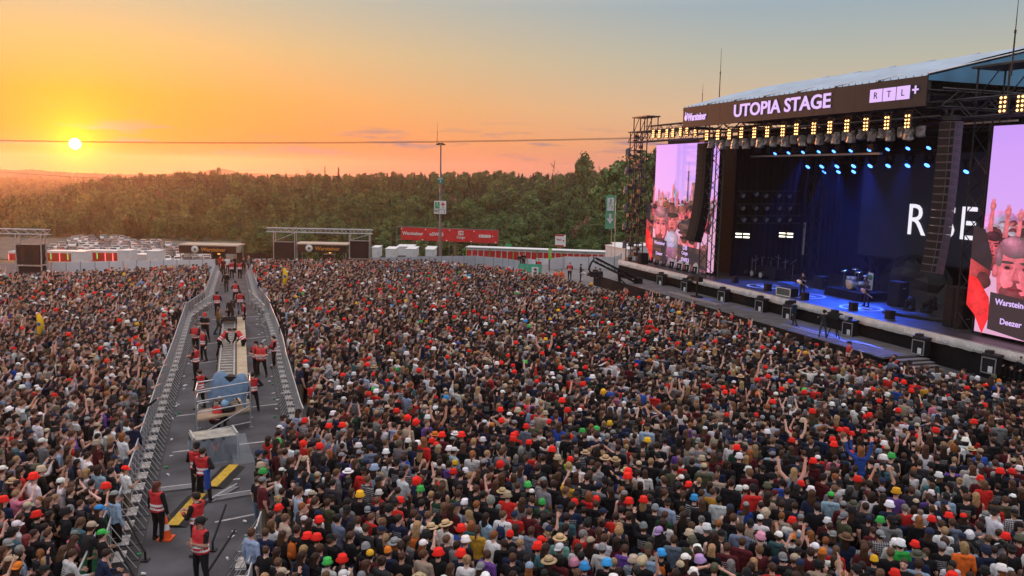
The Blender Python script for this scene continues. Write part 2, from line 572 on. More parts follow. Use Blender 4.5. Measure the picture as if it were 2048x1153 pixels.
def make_body(arm_r='down', arm_l='down', lean=0.0, head_yaw=0.0, head_pitch=0.0, legs='stand', sleeve='short', build='m', fine=True, twist=0.0):
    """one continuous figure as a mesh (regions: skin, top, trousers, shoes) facing +y, feet at z = 0"""
    wsh = {'m': 1.10, 'f': 0.96, 'h': 1.22}[build]
    wbl = {'m': 1.08, 'f': 1.0, 'h': 1.38}[build]
    whp = {'m': 1.0, 'f': 1.06, 'h': 1.18}[build]
    hip_z = 0.93
    drop = 0.0
    if legs == 'sit':
        drop = 0.42
    piv = np.array((0, 0, hip_z - drop))
    # upper body frame: rotate about the pelvis
    Ru = np.array((Matrix.Rotation(twist, 3, 'Z') @ Matrix.Rotation(-lean, 3, 'X')))
    Mu = Matrix.Translation(Vector(piv)) @ Matrix(Ru.tolist()).to_4x4() @ Matrix.Translation(Vector((0, 0, -hip_z)))
    Rh = Matrix.Rotation(head_yaw, 3, 'Z') @ Matrix.Rotation(-head_pitch, 3, 'X')
    neck = Vector((0, -0.005, 1.50))
    Mh = Mu @ Matrix.Translation(neck) @ Rh.to_4x4() @ Matrix.Translation(-neck)
    arms = {}
    for sgn, nm in ((1, arm_r), (-1, arm_l)):
        u, f = ARM[nm]
        m = np.array((sgn, 1, 1))
        u, f = nrmv(np.array(u) * m), nrmv(np.array(f) * m)
        sh = np.array((sgn * 0.178 * wsh, -0.01, 1.405))
        el = sh + u * 0.285
        wr = el + f * 0.25
        arms[sgn] = (sh, el, wr, wr + f * 0.085, f, u)
    hx = 0.092 * whp
    if legs == 'stand':
        L = [((s * hx, 0, .90), (s * (hx + .012), .012, .49), (s * (hx + .02), -.025, .085)) for s in (1, -1)]
    elif legs == 'wide':
        L = [((s * hx, 0, .90), (s * (hx + .07), .02, .49), (s * (hx + .12), -.02, .085)) for s in (1, -1)]
    elif legs == 'walk':
        L = [((hx, 0, .90), (hx, .16, .50), (hx, .10, .085)), ((-hx, 0, .90), (-hx, -.04, .49), (-hx, -.24, .11))]
    elif legs == 'step':
        L = [((hx, 0, .90), (hx + .02, .10, .49), (hx + .03, .06, .085)), ((-hx, 0, .90), (-hx - .02, -.02, .49), (-hx - .03, -.12, .085))]
    else:
        L = [((s * hx, 0, .90 - drop), (s * (hx + .05), .42, .52), (s * (hx + .05), .40, .085)) for s in (1, -1)]
    # grid
    pts = [(0, 0, 0)] + [p for l in L for p in l]
    for sgn in arms:
        for p in arms[sgn][:4]:
            pts.append(tuple(Mu @ Vector(p)))
    hc = Mh @ Vector((0, .02, 1.625))
    pts.append(tuple(hc))
    pts = np.array(pts)
    lo = pts.min(0) - np.array((.19, .19, .0)); hi = pts.max(0) + np.array((.19, .19, .17))
    lo[2] = -0.02
    def axis(a, b, fc, fr, df, dc):
        t = [a]
        while t[-1] < b:
            t.append(t[-1] + (df if fc - fr <= t[-1] < fc + fr else dc))
        return np.array(t)
    df, dc = (0.0165, 0.030) if fine else (0.034, 0.052)
    xs = axis(lo[0], hi[0], hc.x, .12, df, dc)
    ys = axis(lo[1], hi[1], hc.y, .15, df, dc)
    zs = axis(lo[2], hi[2], hc.z, .16, df, dc * 1.15)
    P = np.stack(np.meshgrid(xs, ys, zs, indexing='ij'), -1)

    def inv(M, Q):
        Mi = np.array(M.inverted())
        return Q @ Mi[:3, :3].T + Mi[:3, 3]

    def fields(Q):
        U = inv(Mu, Q); Hd = inv(Mh, Q)
        # head
        h = _el(Hd, (0, .005, 1.655), (.077, .098, .098))
        h = _sm(h, _el(Hd, (0, .035, 1.585), (.056, .062, .075)), .04)
        h = _sm(h, _rc(Hd, (0, .098, 1.635), (0, .118, 1.60), .010, .016), .018)
        for s in (1, -1):
            h = _sm(h, _el(Hd, (s * .079, .0, 1.625), (.010, .020, .032)), .008)
        nk = _rc(U, (0, -.012, 1.40), (0, .0, 1.56), .062, .054)
        head = _sm(h, nk, .03)
        # torso
        t = _el(U, (0, -.005, 1.27), (.168 * wsh, .112 * (wbl ** .5), .205))
        t = _sm(t, _rc(U, (-.125 * wsh, -.012, 1.402), (.125 * wsh, -.012, 1.402), .066, .066), .06)
        t = _sm(t, _el(U, (0, .005, 1.07), (.148 * wbl, .112 * wbl, .17)), .07)
        if sleeve == 'long':
            t = _sm(t, _el(U, (0, -.085, 1.435), (.105, .058, .060)), .02)
        if build == 'f':
            for s in (1, -1):
                t = _sm(t, _el(U, (s * .068, .085, 1.255), (.062, .055, .06)), .03)
        if build == 'h':
            t = _sm(t, _el(U, (0, .06, 1.04), (.16, .13, .14)), .07)
        t = _sm(t, _el(U, (0, -.002, .945), (.152 * whp * (wbl ** .5), .118 * (wbl ** .5), .10)), .05)
        hips = _el(Q, (0, -.01, .90 - drop), (.158 * whp, .122, .125))
        lg = hips
        shoe = None
        for hp, kn, an in L:
            lg = _sm(lg, _rc(Q, hp, kn, .092 * (whp if build != 'm' else 1), .066), .04)
            lg = np.minimum(lg, _rc(Q, kn, an, .064, .048))
            sh = _rc(Q, (an[0], an[1] - .02, .045), (an[0], an[1] + .15, .035), .05, .040)
            shoe = sh if shoe is None else np.minimum(shoe, sh)
        up = None; fo = None; hand = None
        for sgn in arms:
            s0, e, w, hd, f, u = arms[sgn]
            a1 = _rc(U, s0, e, .060 if sleeve == 'short' else .062, .050 if sleeve == 'short' else .052)
            a2 = _rc(U, e, w, .043 if sleeve == 'short' else .052, .031 if sleeve == 'short' else .042)
            a3 = _sm(_rc(U, w, hd, .029, .036), a2, .012)
            up = a1 if up is None else np.minimum(up, a1)
            fo = a2 if fo is None else np.minimum(fo, a2)
            hand = a3 if hand is None else np.minimum(hand, a3)
        return head, t, lg, shoe, up, fo, hand
    hd_, t_, lg_, sh_, up_, fo_, ha_ = fields(P)
    D = _sm(t_, up_, .05)
    D = _sm(D, np.minimum(fo_, ha_), .018)
    D = _sm(D, hd_, .022)
    D = _sm(D, lg_, .035)
    D = _sm(D, sh_, .03)
    V, Q = sn_mesh(xs, ys, zs, D)
    # regions
    C = V[Q].mean(1)
    h, t, l, sh, up, fo, ha = fields(C)
    Uc = inv(Mu, C)
    reg = np.zeros(len(C), int)
    tors = np.minimum(t, up)
    reg[np.minimum(tors, l) < h] = 1
    if sleeve == 'none':
        far_arm = up < t - 0.006
        reg[far_arm] = 0
    # forearm and hand skin
    el_d = np.minimum(*[np.sqrt(((Uc - arms[s][1]) ** 2).sum(-1)) for s in (1, -1)])
    armskin = (np.minimum(fo, ha) < tors - .002) & (np.minimum(fo, ha) < l)
    if sleeve == 'long':
        hs = (ha < fo - .004) & armskin
        reg[armskin] = 1; reg[hs] = 0
    else:
        reg[armskin] = 0
        if sleeve == 'short':
            near_el = (el_d < .085) & (up < t)
            reg[near_el] = 0
    # necklines
    reg[(h < tors - .004) & (h < l)] = 0
    isleg = (l < np.minimum(np.minimum(fo, ha), h)) & ((C[:, 2] < .87 - drop) | (l < t - .012))
    reg[isleg] = 2
    reg[(sh < l) & (C[:, 2] < .12)] = 3
    b = Body()
    b.V, b.Q, b.reg, b.Mh, b.Mu, b.arms, b.fine, b.L = V, Q, reg, Mh, Mu, arms, fine, L
    b.extra = MB()
    if fine:
        # separate bent fingers and thumb on each hand
        for sgn in arms:
            s0, e, w, hd, f, u = arms[sgn]
            f = Vector(f)
            side = f.cross(Vector((0, 1, 0.2)))
            if side.length < .2: side = f.cross(Vector((1, 0, 0)))
            side.normalize()
            pal = side.cross(f).normalized()
            for q, (o, ln) in enumerate(((-.030, .062), (-.010, .072), (.010, .068), (.029, .054))):
                p0 = Vector(hd) + side * o + f * .022
                p1 = p0 + f * ln * .55 + pal * .010 + side * o * .15
                p2 = p1 + f * ln * .45 + pal * .024 + side * o * .1
                p0, p1, p2 = Mu @ p0, Mu @ p1, Mu @ p2
                b.extra.tube(p0, p1, .0105, .0095, 5, 0, False); b.extra.tube(p1, p2, .0095, .0075, 5, 0, True)
            p0 = Vector(w) + f * .03 - side * .030
            p1 = p0 + f * .035 - side * .022 + pal * .012
            p2 = p1 + f * .030 - side * .006 + pal * .010
            p0, p1, p2 = Mu @ p0, Mu @ p1, Mu @ p2
            b.extra.tube(p0, p1, .013, .011, 5, 0, False); b.extra.tube(p1, p2, .011, .008, 5, 0, True)
        # eyes, brows and mouth
        for s in (1, -1):
            b.extra.lathe([(0.001, -.007), (.010, -.004), (.0115, 0), (.010, .004), (.001, .007)], 6, Mh @ Vector((s * .031, .0905, 1.638)), 4, rot=Mh.to_3x3())
            b.extra.box(Mh @ Vector((s * .032, .094, 1.660)), (.036, .008, .007), 5, Mh.to_3x3())
        b.extra.box(Mh @ Vector((0, .0965, 1.566)), (.040, .008, .010), 6, Mh.to_3x3())
    b.mesh = None
    return b

BODY_MATS = [M_SKIN, M_TOP, M_LEGS, M_SHOE, M_EYE, M_HAIR, M_LIP]

def np_mesh(name, V, Q, mi, mats, extra=None):
    nq = len(Q)
    me = bpy.data.meshes.new(name)
    if extra is not None and extra.v:
        vs = V.tolist() + extra.v
        o = len(V)
        fs = Q.tolist() + [tuple(i + o for i in f) for f in extra.f]
        ms = list(mi) + extra.mi
    else:
        vs, fs, ms = V.tolist(), Q.tolist(), list(mi)
    me.from_pydata(vs, [], fs)
    for m in mats:
        me.materials.append(m)
    me.polygons.foreach_set('material_index', np.array(ms, np.int32))
    me.polygons.foreach_set('use_smooth', np.ones(len(fs), bool))
    me.update()
    return me

def body_mesh(b):
    if b.mesh is None:
        b.mesh = np_mesh('person', b.V, b.Q, b.reg, BODY_MATS, b.extra)
    return b.mesh

HEAD_C = Vector((0, .005, 1.655))

def sdf_hair(kind, fine=True):
    d = .0165 if fine else .036
    zlo = {'long': 1.26, 'mid': 1.44, 'tail': 1.40}.get(kind, 1.50)
    xs = np.arange(-.15, .151, d); ys = np.arange(-.20, .16, d); zs = np.arange(zlo, 1.84, d)
    P = np.stack(np.meshgrid(xs, ys, zs, indexing='ij'), -1)
    th = {'buzz': .006, 'short': .016, 'curly': .034}.get(kind, .020)
    h = _el(P, (0, -.002, 1.662), (.078 + th, .098 + th, .096 + th))
    face = np.maximum(1.70 - (P[..., 1] - .02) * .1 - P[..., 2], 0)  # below the hairline
    cutp = (P[..., 1] - .058) * .75 - (P[..., 2] - 1.675) * .85      # front plane
    h = np.maximum(h, np.where(P[..., 2] < 1.73, cutp, -1))
    low = 1.575 - P[..., 2]
    h = np.maximum(h, np.where(P[..., 1] > -.2, low, -1))
    h = np.maximum(h, np.where(P[..., 2] < 1.625, P[..., 1] - .0, -1))
    if kind == 'long':
        h = _sm(h, np.maximum(_el(P, (0, -.062, 1.48), (.105, .058, .20)), 0 * h - 1), .03)
    if kind == 'mid':
        h = _sm(h, _el(P, (0, -.045, 1.57), (.105, .065, .11)), .03)
    if kind == 'tail':
        h = _sm(h, _rc(P, (0, -.11, 1.66), (0, -.15, 1.46), .035, .018), .02)
    if kind == 'bun':
        h = _sm(h, _el(P, (0, -.10, 1.745), (.045, .045, .042)), .015)
    nz = np.sin(P[..., 0] * 95 + P[..., 2] * 40) * np.sin(P[..., 1] * 80 + 1.3) * np.sin(P[..., 2] * 70 + P[..., 0] * 30)
    h = h + nz * {'curly': .012, 'long': .008, 'mid': .008, 'buzz': .002}.get(kind, .0065)
    return sn_mesh(xs, ys, zs, h)

def hair_mesh(kind, fine=True):
    V, Q = sdf_hair(kind, fine)
    return np_mesh('hair', V, Q, [0] * len(Q), [M_HAIR])

M_BAND = mat('hat_band', (0.03, 0.025, 0.02), 0.8)

def hat_mb(kind, n=16):
    """headwear around the head, neutral head position"""
    mb = MB()
    c = (0, -.002, 1.655)
    if kind == 'bucket':
        mb.lathe([(.138, -.010), (.141, -.006), (.102, .046), (.098, .105), (.088, .118), (.001, .121)], n, c, 0, 1.0, 1.12)
        mb.lathe([(.138, -.010), (.099, .042)], n, c, 0, 1.0, 1.12)
    elif kind in ('cap', 'capback'):
        mb.lathe([(.097, .022), (.098, .05), (.090, .085), (.066, .112), (.030, .124), (.001, .126)], n, c, 0, 0.96, 1.14)
        s = 1 if kind == 'cap' else -1
        vs = []; m = 9
        for r, dz in ((.095, .030), (.178, .018)):
            for i in range(m):
                a = PI * (0.12 + 0.76 * i / (m - 1))
                y = math.sin(a) * r * (1.15 if r < .1 else 1.0)
                x = math.cos(a) * .094
                vs.append((c[0] + x, c[1] + s * (y if r < .1 else max(y, .06) ), c[2] + dz - (abs(x) * .15 if r > .1 else 0)))
        mb.add(vs, [(i, i + 1, m + i + 1, m + i) for i in range(m - 1)], 0, True)
        mb.add([(v[0], v[1], v[2] - .006) for v in vs], [(i + 1, i, m + i, m + i + 1) for i in range(m - 1)], 0, True)
        mb.tube((c[0], c[1], c[2] + .122), (c[0], c[1], c[2] + .131), .010, .006, 6, 0)
    elif kind == 'beanie':
        mb.lathe([(.101, .0), (.104, .028), (.099, .032), (.097, .07), (.080, .112), (.046, .138), (.001, .146)], n, c, 0, .97, 1.12)
    elif kind == 'straw':
        mb.lathe([(.182, .020), (.185, .026), (.14, .030), (.102, .036), (.100, .055)], n, c, 0, 1.0, 1.06)
        mb.lathe([(.182, .020), (.100, .028)], n, c, 0, 1.0, 1.06)
        mb.lathe([(.1015, .038), (.101, .062)], n, c, 1, 1.0, 1.1)
        mb.lathe([(.100, .055), (.096, .105), (.084, .124), (.045, .118), (.001, .112)], n, c, 0, 1.0, 1.1)
    elif kind == 'hood':
        mb.lathe([(.118, -.10), (.122, -.04), (.118, .03), (.100, .09), (.062, .125), (.001, .135)], n, (0, -.018, 1.655), 0, .95, 1.05)
    return mb

def hat_mesh(kind, n=16):
    return hat_mb(kind, n).mesh('hat', [M_HAT, M_BAND])

def bag_mesh():
    mb = MB()
    mb.lathe([(.02, -.19), (.10, -.185), (.125, -.14), (.13, 0), (.12, .12), (.08, .175), (.01, .19)], 10, (0, -.155, 1.20), 0, 1.0, .55)
    mb.lathe([(.02, -.08), (.075, -.075), (.08, 0), (.07, .04), (.01, .045)], 8, (0, -.225, 1.13), 0, 1.0, .4)
    for s in (1, -1):
        mb.path([(s * .085, -.12, 1.36), (s * .10, -.02, 1.462), (s * .105, .10, 1.36), (s * .10, .115, 1.22)], .017, 5, 0)
    return mb.mesh('backpack', [M_HAT])
# ------------------------------------------------------------------ ground, terrain
rng = np.random.default_rng(11)
random.seed(5)

def sstep(t):
    t = np.clip(t, 0, 1); return t * t * (3 - 2 * t)

RIDGE = [(-400, 398), (-100, 397), (0, 395), (90, 390), (140, 372), (220, 358), (300, 353), (430, 347), (500, 352), (650, 355), (760, 352), (900, 350), (1000, 349), (1100, 352), (1200, 353), (1300, 350), (1700, 352)]
RY = 470.0
_rx = [AT(p, y, RY).x for p, y in RIDGE]
_rz = [AT(p, y, RY).z for p, y in RIDGE]

def terrain(x, y):
    """height of the land: level infield, falling away behind it to a car park, wooded slope beyond"""
    x = np.asarray(x, float); y = np.asarray(y, float)
    k = sstep((x + 22) / 44.0)
    fall = 0.112 + (0.055 - 0.112) * k
    floor = -11.0 + (5.0) * k
    z = np.maximum(-fall * np.maximum(0, y - 86), floor)
    rg = np.interp(x * RY / np.maximum(y, 60), _rx, _rz) - 8.6
    t = sstep((y - 255) / (RY - 255))
    z = z * (1 - t) + rg * t
    z = z - 14 * sstep((y - RY) / 160.0)
    return z

_ys = np.concatenate([np.linspace(-95, 84, 10), np.linspace(90, 620, 107), np.geomspace(660, 1688, 14)])
_xs = np.concatenate([-np.geomspace(330, 1780, 14)[::-1], np.linspace(-320, 320, 97), np.geomspace(330, 1780, 14)])
GX, GY = np.meshgrid(_xs, _ys, indexing='ij')
GZ = terrain(GX, GY)
GZ += np.where(GY > 100, np.sin(GX * .06) * np.cos(GY * .05) * .35, 0)
GZ[:, 0:9] = -0.02
nX, nY = GX.shape
V = np.stack([GX, GY, GZ], -1).reshape(-1, 3)
I = np.arange(nX * nY).reshape(nX, nY)
Q = np.stack([I[:-1, :-1], I[1:, :-1], I[1:, 1:], I[:-1, 1:]], -1).reshape(-1, 4)
M_GRASS = mat('meadow', (0.055, 0.065, 0.028), 0.95, var=0.45, scale=0.15, bump=0.4, bscale=2.0)
_me = np_mesh('ground', V, Q, np.zeros(len(Q), int), [M_GRASS])
tag(obj('ground', _me), 'grassy ground falling away behind the asphalt towards the woods', kind='structure')

# infield asphalt
M_ASPH = mat('asphalt', (0.085, 0.086, 0.094), 0.9, var=0.38, scale=0.7, bump=0.35, bscale=40)
mb = MB()
mb.prism([(-75, -12), (46, -12), (46, 40), (30, 96), (8, 96), (-12, 92), (-75, 86)], -0.3, 0.0)
tag(mb.build('asphalt_infield', M_ASPH), 'dark grey asphalt under the crowd and the camera aisle', kind='structure')
# pale paved apron beside the stage
M_APRON = mat('apron_concrete', (0.20, 0.19, 0.19), 0.9, var=0.1, scale=1.2, bump=0.1)
mb = MB()
mb.prism([(2.0, 60), (11, 60), (11.5, 98), (-2, 98)], -0.1, 0.004)
tag(mb.build('concrete_pavement', M_APRON), 'pale concrete paving between crowd and white fence beside stage', kind='structure')
# car park sheet
M_GRAVEL = mat('gravel_lot', (0.13, 0.115, 0.09), 0.95, var=0.3, scale=0.5, bump=0.4, bscale=6)
mb = MB()
xs_, ys_ = np.linspace(-150, -62, 30), np.linspace(170, 240, 16)
X_, Y_ = np.meshgrid(xs_, ys_, indexing='ij')
V_ = np.stack([X_, Y_, terrain(X_, Y_) + 0.4], -1).reshape(-1, 3)
I_ = np.arange(X_.size).reshape(X_.shape)
Q_ = np.stack([I_[:-1, :-1], I_[1:, :-1], I_[1:, 1:], I_[:-1, 1:]], -1).reshape(-1, 4)
tag(obj('car_park_ground', np_mesh('car_park_ground', V_, Q_, np.zeros(len(Q_), int), [M_GRAVEL])), 'gravel car park below the infield', kind='structure')

# far hills
def ridge_mesh(name, Y, prof, material, bump, label, base=-60, step=6.0, seed=1):
    r = np.random.default_rng(seed)
    px = np.arange(-500, 2700, step)
    py = np.interp(px, [p[0] for p in prof], [p[1] for p in prof])
    v, f = [], []
    n = len(px)
    nz = np.zeros(n)
    for s, a in ((1, .5), (3, .35), (9, .4)):
        q = r.normal(size=n // s + 2); nz += a * np.interp(np.arange(n) / s, np.arange(len(q)), q)
    rows = ((0.0, 1.0), (-0.08, 0.75), (-0.16, 0.35), (-0.25, 0.0))
    for dy, h in rows + ((0.06, 0.5),):
        for i in range(n):
            p = AT(px[i], py[i], Y)
            top = p.z + nz[i] * bump
            v.append((p.x * (1 + dy), Y * (1 + dy), base + (top - base) * h + (nz[(i * 3) % n] * bump * 2 if 0 < h < 1 else 0)))
    for k in (4, 0, 1, 2):
        a = k; b = 0 if k == 4 else k + 1
        for i in range(n - 1):
            f.append((a * n + i, a * n + i + 1, b * n + i + 1, b * n + i))
    mb = MB(); mb.add(v, f, 0, False)
    o = mb.build(name, material)
    return tag(o, label, kind='structure')
M_HILL = mat('far_forest', (0.035, 0.05, 0.022), 0.95, var=0.4, scale=0.02, bump=0.5, bscale=0.08)
ridge_mesh('hills', 1360, [(-500, 352), (0, 351), (80, 352), (160, 360), (250, 366), (420, 372), (700, 376), (2700, 420)], M_HILL, 2.0, 'dark wooded hills in the distance at the left', seed=3)
ridge_mesh('hills', 1500, [(-500, 339), (0, 339), (60, 340), (130, 345), (220, 349), (330, 353), (500, 352), (700, 358), (2700, 395)], M_HILL, 1.4, 'hazy wooded ridge on the horizon under the sun', seed=4)
ridge_mesh('hills', 1580, [(-500, 352), (200, 350), (330, 348), (395, 346), (418, 341), (437, 337), (458, 340), (480, 346), (560, 349), (700, 353), (2700, 395)], M_HILL, .3, 'pale blue hill on the far horizon', seed=5)

# the setting sun, a glowing ball far beyond the hills
mb = MB()
prof = [(max(0.001, math.cos(a)), math.sin(a)) for a in np.linspace(-PI / 2, PI / 2, 17)]
mb.lathe(prof, 24)
sd = 22000.0
so = mb.build('sun', emat('sun_surface', (1.0, 0.80, 0.30), 7.0), None, Vector((0, 0, CAM_H)) + SUN_DIR * sd)
so.scale = (sd * math.tan(R(0.34)),) * 3
tag(so, 'setting sun just above the horizon at the left', kind='structure')

# ------------------------------------------------------------------ trees
def leaf_mat(name, c1, c2):
    m, nt, b = nodemat(name)
    N = nt.nodes.new
    g = N('ShaderNodeNewGeometry')
    oi = N('ShaderNodeObjectInfo')
    r = N('ShaderNodeMix'); r.data_type = 'RGBA'
    r.inputs[6].default_value = (*c1, 1); r.inputs[7].default_value = (*c2, 1)
    link(nt, g.outputs['Random Per Island'], r.inputs[0])
    hs = N('ShaderNodeHueSaturation')
    mr = N('ShaderNodeMapRange'); mr.inputs['To Min'].default_value = .5; mr.inputs['To Max'].default_value = 1.4
    link(nt, oi.outputs['Random'], mr.inputs[0]); link(nt, mr.outputs[0], hs.inputs['Value'])
    mr2 = N('ShaderNodeMapRange'); mr2.inputs['To Min'].default_value = .488; mr2.inputs['To Max'].default_value = .515
    wn_ = N('ShaderNodeTexWhiteNoise'); wn_.noise_dimensions = '1D'
    link(nt, oi.outputs['Random'], wn_.inputs['W']); link(nt, wn_.outputs['Value'], mr2.inputs[0]); link(nt, mr2.outputs[0], hs.inputs['Hue'])
    tcn = N('ShaderNodeTexCoord'); nn = N('ShaderNodeTexNoise'); nn.inputs['Scale'].default_value = .55; nn.inputs['Detail'].default_value = 2; link(nt, tcn.outputs['Object'], nn.inputs['Vector'])
    cm_ = N('ShaderNodeMapRange'); cm_.inputs['From Min'].default_value = .35; cm_.inputs['From Max'].default_value = .65; cm_.inputs['To Min'].default_value = .55; cm_.inputs['To Max'].default_value = 1.45; link(nt, nn.outputs['Fac'], cm_.inputs[0])
    mc = N('ShaderNodeMix'); mc.data_type = 'RGBA'; mc.blend_type = 'MULTIPLY'; mc.inputs[0].default_value = 1; link(nt, r.outputs[2], mc.inputs[6]); link(nt, cm_.outputs[0], mc.inputs[7])
    link(nt, mc.outputs[2], hs.inputs['Color']); link(nt, hs.outputs[0], b.inputs['Base Color'])
    b.inputs['Roughness'].default_value = .7
    b.inputs['Specular IOR Level'].default_value = .15
    return m
M_LEAF = leaf_mat('leaf_green', (0.062, 0.105, 0.034), (0.115, 0.168, 0.056))
M_LEAFD = leaf_mat('leaf_dark', (0.036, 0.066, 0.032), (0.066, 0.100, 0.046))
M_LEAFB = leaf_mat('leaf_brown', (0.13, 0.085, 0.05), (0.17, 0.115, 0.07))
M_BARK = mat('bark', (0.07, 0.055, 0.042), 0.95, var=.3, scale=3, bump=.6)

def tree_meshes(kind, seed, h=12.0):
    """trunk with limbs, and a crown of leaf clumps"""
    r = np.random.default_rng(seed)
    tk = MB()
    th = h * (.93 if kind in ('spruce', 'dead') else .72)
    nseg = 5
    pts = [Vector((r.normal() * .12 * i, r.normal() * .12 * i, th * i / nseg)) for i in range(nseg + 1)]
    tk.path(pts, [.20 * h / 12 * (1 - .85 * i / nseg) for i in range(nseg + 1)], 6)
    lobes = []
    if kind in ('round', 'brown', 'tall'):
        for i in range(12):
            a = r.uniform(0, 2 * PI); zz = r.uniform(.18, .86)
            rad = h * r.uniform(.10, .22) * (1.1 - .7 * abs(zz - .55)) * (.62 if kind == 'tall' else 1)
            e = Vector((math.cos(a) * rad, math.sin(a) * rad, h * zz))
            st = pts[min(nseg - 1, int(zz * nseg * .8))]
            tk.tube(st, e, .07 * h / 12, .02, 4, cap=False)
            lobes.append((np.array(e), h * r.uniform(.11, .17) * np.array((1, 1, .95))))
        lobes.append((np.array((0, 0, h * .88)), h * .12 * np.array((.9, .9, 1.2))))
        lobes.append((np.array((0, 0, h * .55)), h * (.20 if kind != 'tall' else .14) * np.array((1, 1, 1.3))))
    cv = []; cf = []
    def card(c, s, n):
        n = n / np.linalg.norm(n)
        a = np.cross(n, r.normal(size=3)); a /= np.linalg.norm(a); b = np.cross(n, a)
        o = len(cv)
        k = s * r.uniform(.6, 1.25)
        for x, y in ((-1, -.55), (.2, -1), (1, .35), (-.3, 1)):
            cv.append(c + a * x * k + b * y * k)
        cf.append((o, o + 1, o + 2, o + 3))
    if kind in ('round', 'brown', 'tall'):
        for c, rad in lobes:
            n = int(250 * (rad[0] / (h * .14)) ** 2)
            for _ in range(n):
                d = r.normal(size=3); d /= np.linalg.norm(d)
                if d[2] < -.55: continue
                rr = r.uniform(.72, 1.08)
                if r.random() < .08: rr = r.uniform(1.08, 1.3)
                card(c + d * rad * rr, h * .024, d + r.normal(size=3) * .55)
    elif kind == 'spruce':
        for k in range(26):
            zz = .10 + .9 * k / 26
            rad = h * .20 * (1 - zz) ** .85 + .08
            m = int(10 + 34 * (1 - zz))
            for i in range(m):
                a = r.uniform(0, 2 * PI); q = r.uniform(.35, 1.08)
                p = np.array((math.cos(a) * rad * q, math.sin(a) * rad * q, h * zz - rad * q * .35 + r.normal() * .1))
                card(p, h * .024, np.array((math.cos(a) * .6, math.sin(a) * .6, 1.0)) + r.normal(size=3) * .4)
    elif kind == 'dead':
        for i in range(16):
            a = r.uniform(0, 2 * PI); zz = r.uniform(.3, .95)
            e = Vector((math.cos(a) * h * .13, math.sin(a) * h * .13, h * (zz + .12)))
            tk.tube((0, 0, h * zz), e, .07, .02, 4, cap=False)
            for q in range(8):
                f_ = r.uniform(.4, 1.1)
                p = np.array(Vector((0, 0, h * zz)).lerp(e, f_)) + r.normal(size=3) * .25
                card(p, h * .010, r.normal(size=3))
    trunk = tk.mesh('trunk', [M_BARK])
    cm = bpy.data.meshes.new('crown')
    cm.from_pydata([tuple(p) for p in cv], [], cf)
    cm.materials.append({'round': M_LEAF, 'brown': M_LEAFB, 'tall': M_LEAF, 'spruce': M_LEAFD, 'dead': M_LEAFB}[kind])
    cm.update()
    return trunk, cm

TREES = {}
for i in range(4): TREES['round%d' % i] = tree_meshes('round', 20 + i)
for i in range(2): TREES['tall%d' % i] = tree_meshes('tall', 30 + i)
for i in range(3): TREES['spruce%d' % i] = tree_meshes('spruce', 40 + i)
TREES['brown0'] = tree_meshes('brown', 51)
TREES['dead0'] = tree_meshes('dead', 60)

TREE_GROUP = 'trees along the edge of the woods'
def place_tree(kind, x, y, h, label, name='leafy_tree', z=None, wide=1.0, rz=None, group=TREE_GROUP):
    t = thing(name, label, 'tree', (x, y, (float(terrain(x, y)) if z is None else z) - .1), random.uniform(0, 6.28) if rz is None else rz, group)
    t.scale = (h / 12 * wide, h / 12 * wide, h / 12)
    a, b = TREES[kind]
    obj('trunk', a, t); obj('crown', b, t)
    return t

def joined(a, b):
    bm = bmesh.new()
    bm.from_mesh(a)
    na = len(bm.faces)
    bm.from_mesh(b)
    bm.faces.ensure_lookup_table()
    for f in bm.faces[na:]: f.material_index = 1
    me = bpy.data.meshes.new('woodland_tree')
    bm.to_mesh(me); bm.free()
    me.materials.append(a.materials[0]); me.materials.append(b.materials[0])
    return me

def scatter_object(name, pts, protos, attrs, label, category=None):
    """one object that stands many alike things on points (geometry nodes)"""
    pc = bpy.data.collections.new(name + '_sources')
    for i, me in enumerate(protos):
        o = bpy.data.objects.new('%s_%03d' % (name, i), me)
        pc.objects.link(o)
    me = bpy.data.meshes.new(name)
    me.from_pydata([tuple(p) for p in pts], [], [])
    for k, (typ, vals) in attrs.items():
        at = me.attributes.new(k, typ, 'POINT')
        if typ == 'FLOAT_COLOR':
            at.data.foreach_set('color', np.asarray(vals, np.float32).ravel())
        elif typ == 'FLOAT_VECTOR':
            at.data.foreach_set('vector', np.asarray(vals, np.float32).ravel())
        else:
            at.data.foreach_set('value', np.asarray(vals))
    ob = obj(name, me)
    ng = bpy.data.node_groups.new(name, 'GeometryNodeTree')
    ng.interface.new_socket('Geometry', in_out='INPUT', socket_type='NodeSocketGeometry')
    ng.interface.new_socket('Geometry', in_out='OUTPUT', socket_type='NodeSocketGeometry')
    N = ng.nodes.new; L = ng.links.new
    gi, go = N('NodeGroupInput'), N('NodeGroupOutput')
    mp = N('GeometryNodeMeshToPoints')
    ip = N('GeometryNodeInstanceOnPoints')
    ci = N('GeometryNodeCollectionInfo')
    ci.inputs['Collection'].default_value = pc
    ci.inputs['Separate Children'].default_value = True
    ci.inputs['Reset Children'].default_value = True
    def na(nm, typ):
        q = N('GeometryNodeInputNamedAttribute'); q.data_type = typ; q.inputs['Name'].default_value = nm
        return q.outputs['Attribute']
    L(gi.outputs[0], mp.inputs['Mesh']); L(mp.outputs[0], ip.inputs['Points'])
    L(ci.outputs[0], ip.inputs['Instance'])
    ip.inputs['Pick Instance'].default_value = True
    L(na('variant', 'INT'), ip.inputs['Instance Index'])
    L(na('turn', 'FLOAT_VECTOR'), ip.inputs['Rotation'])
    L(na('size', 'FLOAT_VECTOR'), ip.inputs['Scale'])
    L(ip.outputs[0], go.inputs[0])
    md = ob.modifiers.new('scatter', 'NODES'); md.node_group = ng
    return tag(ob, label, category, kind='stuff')

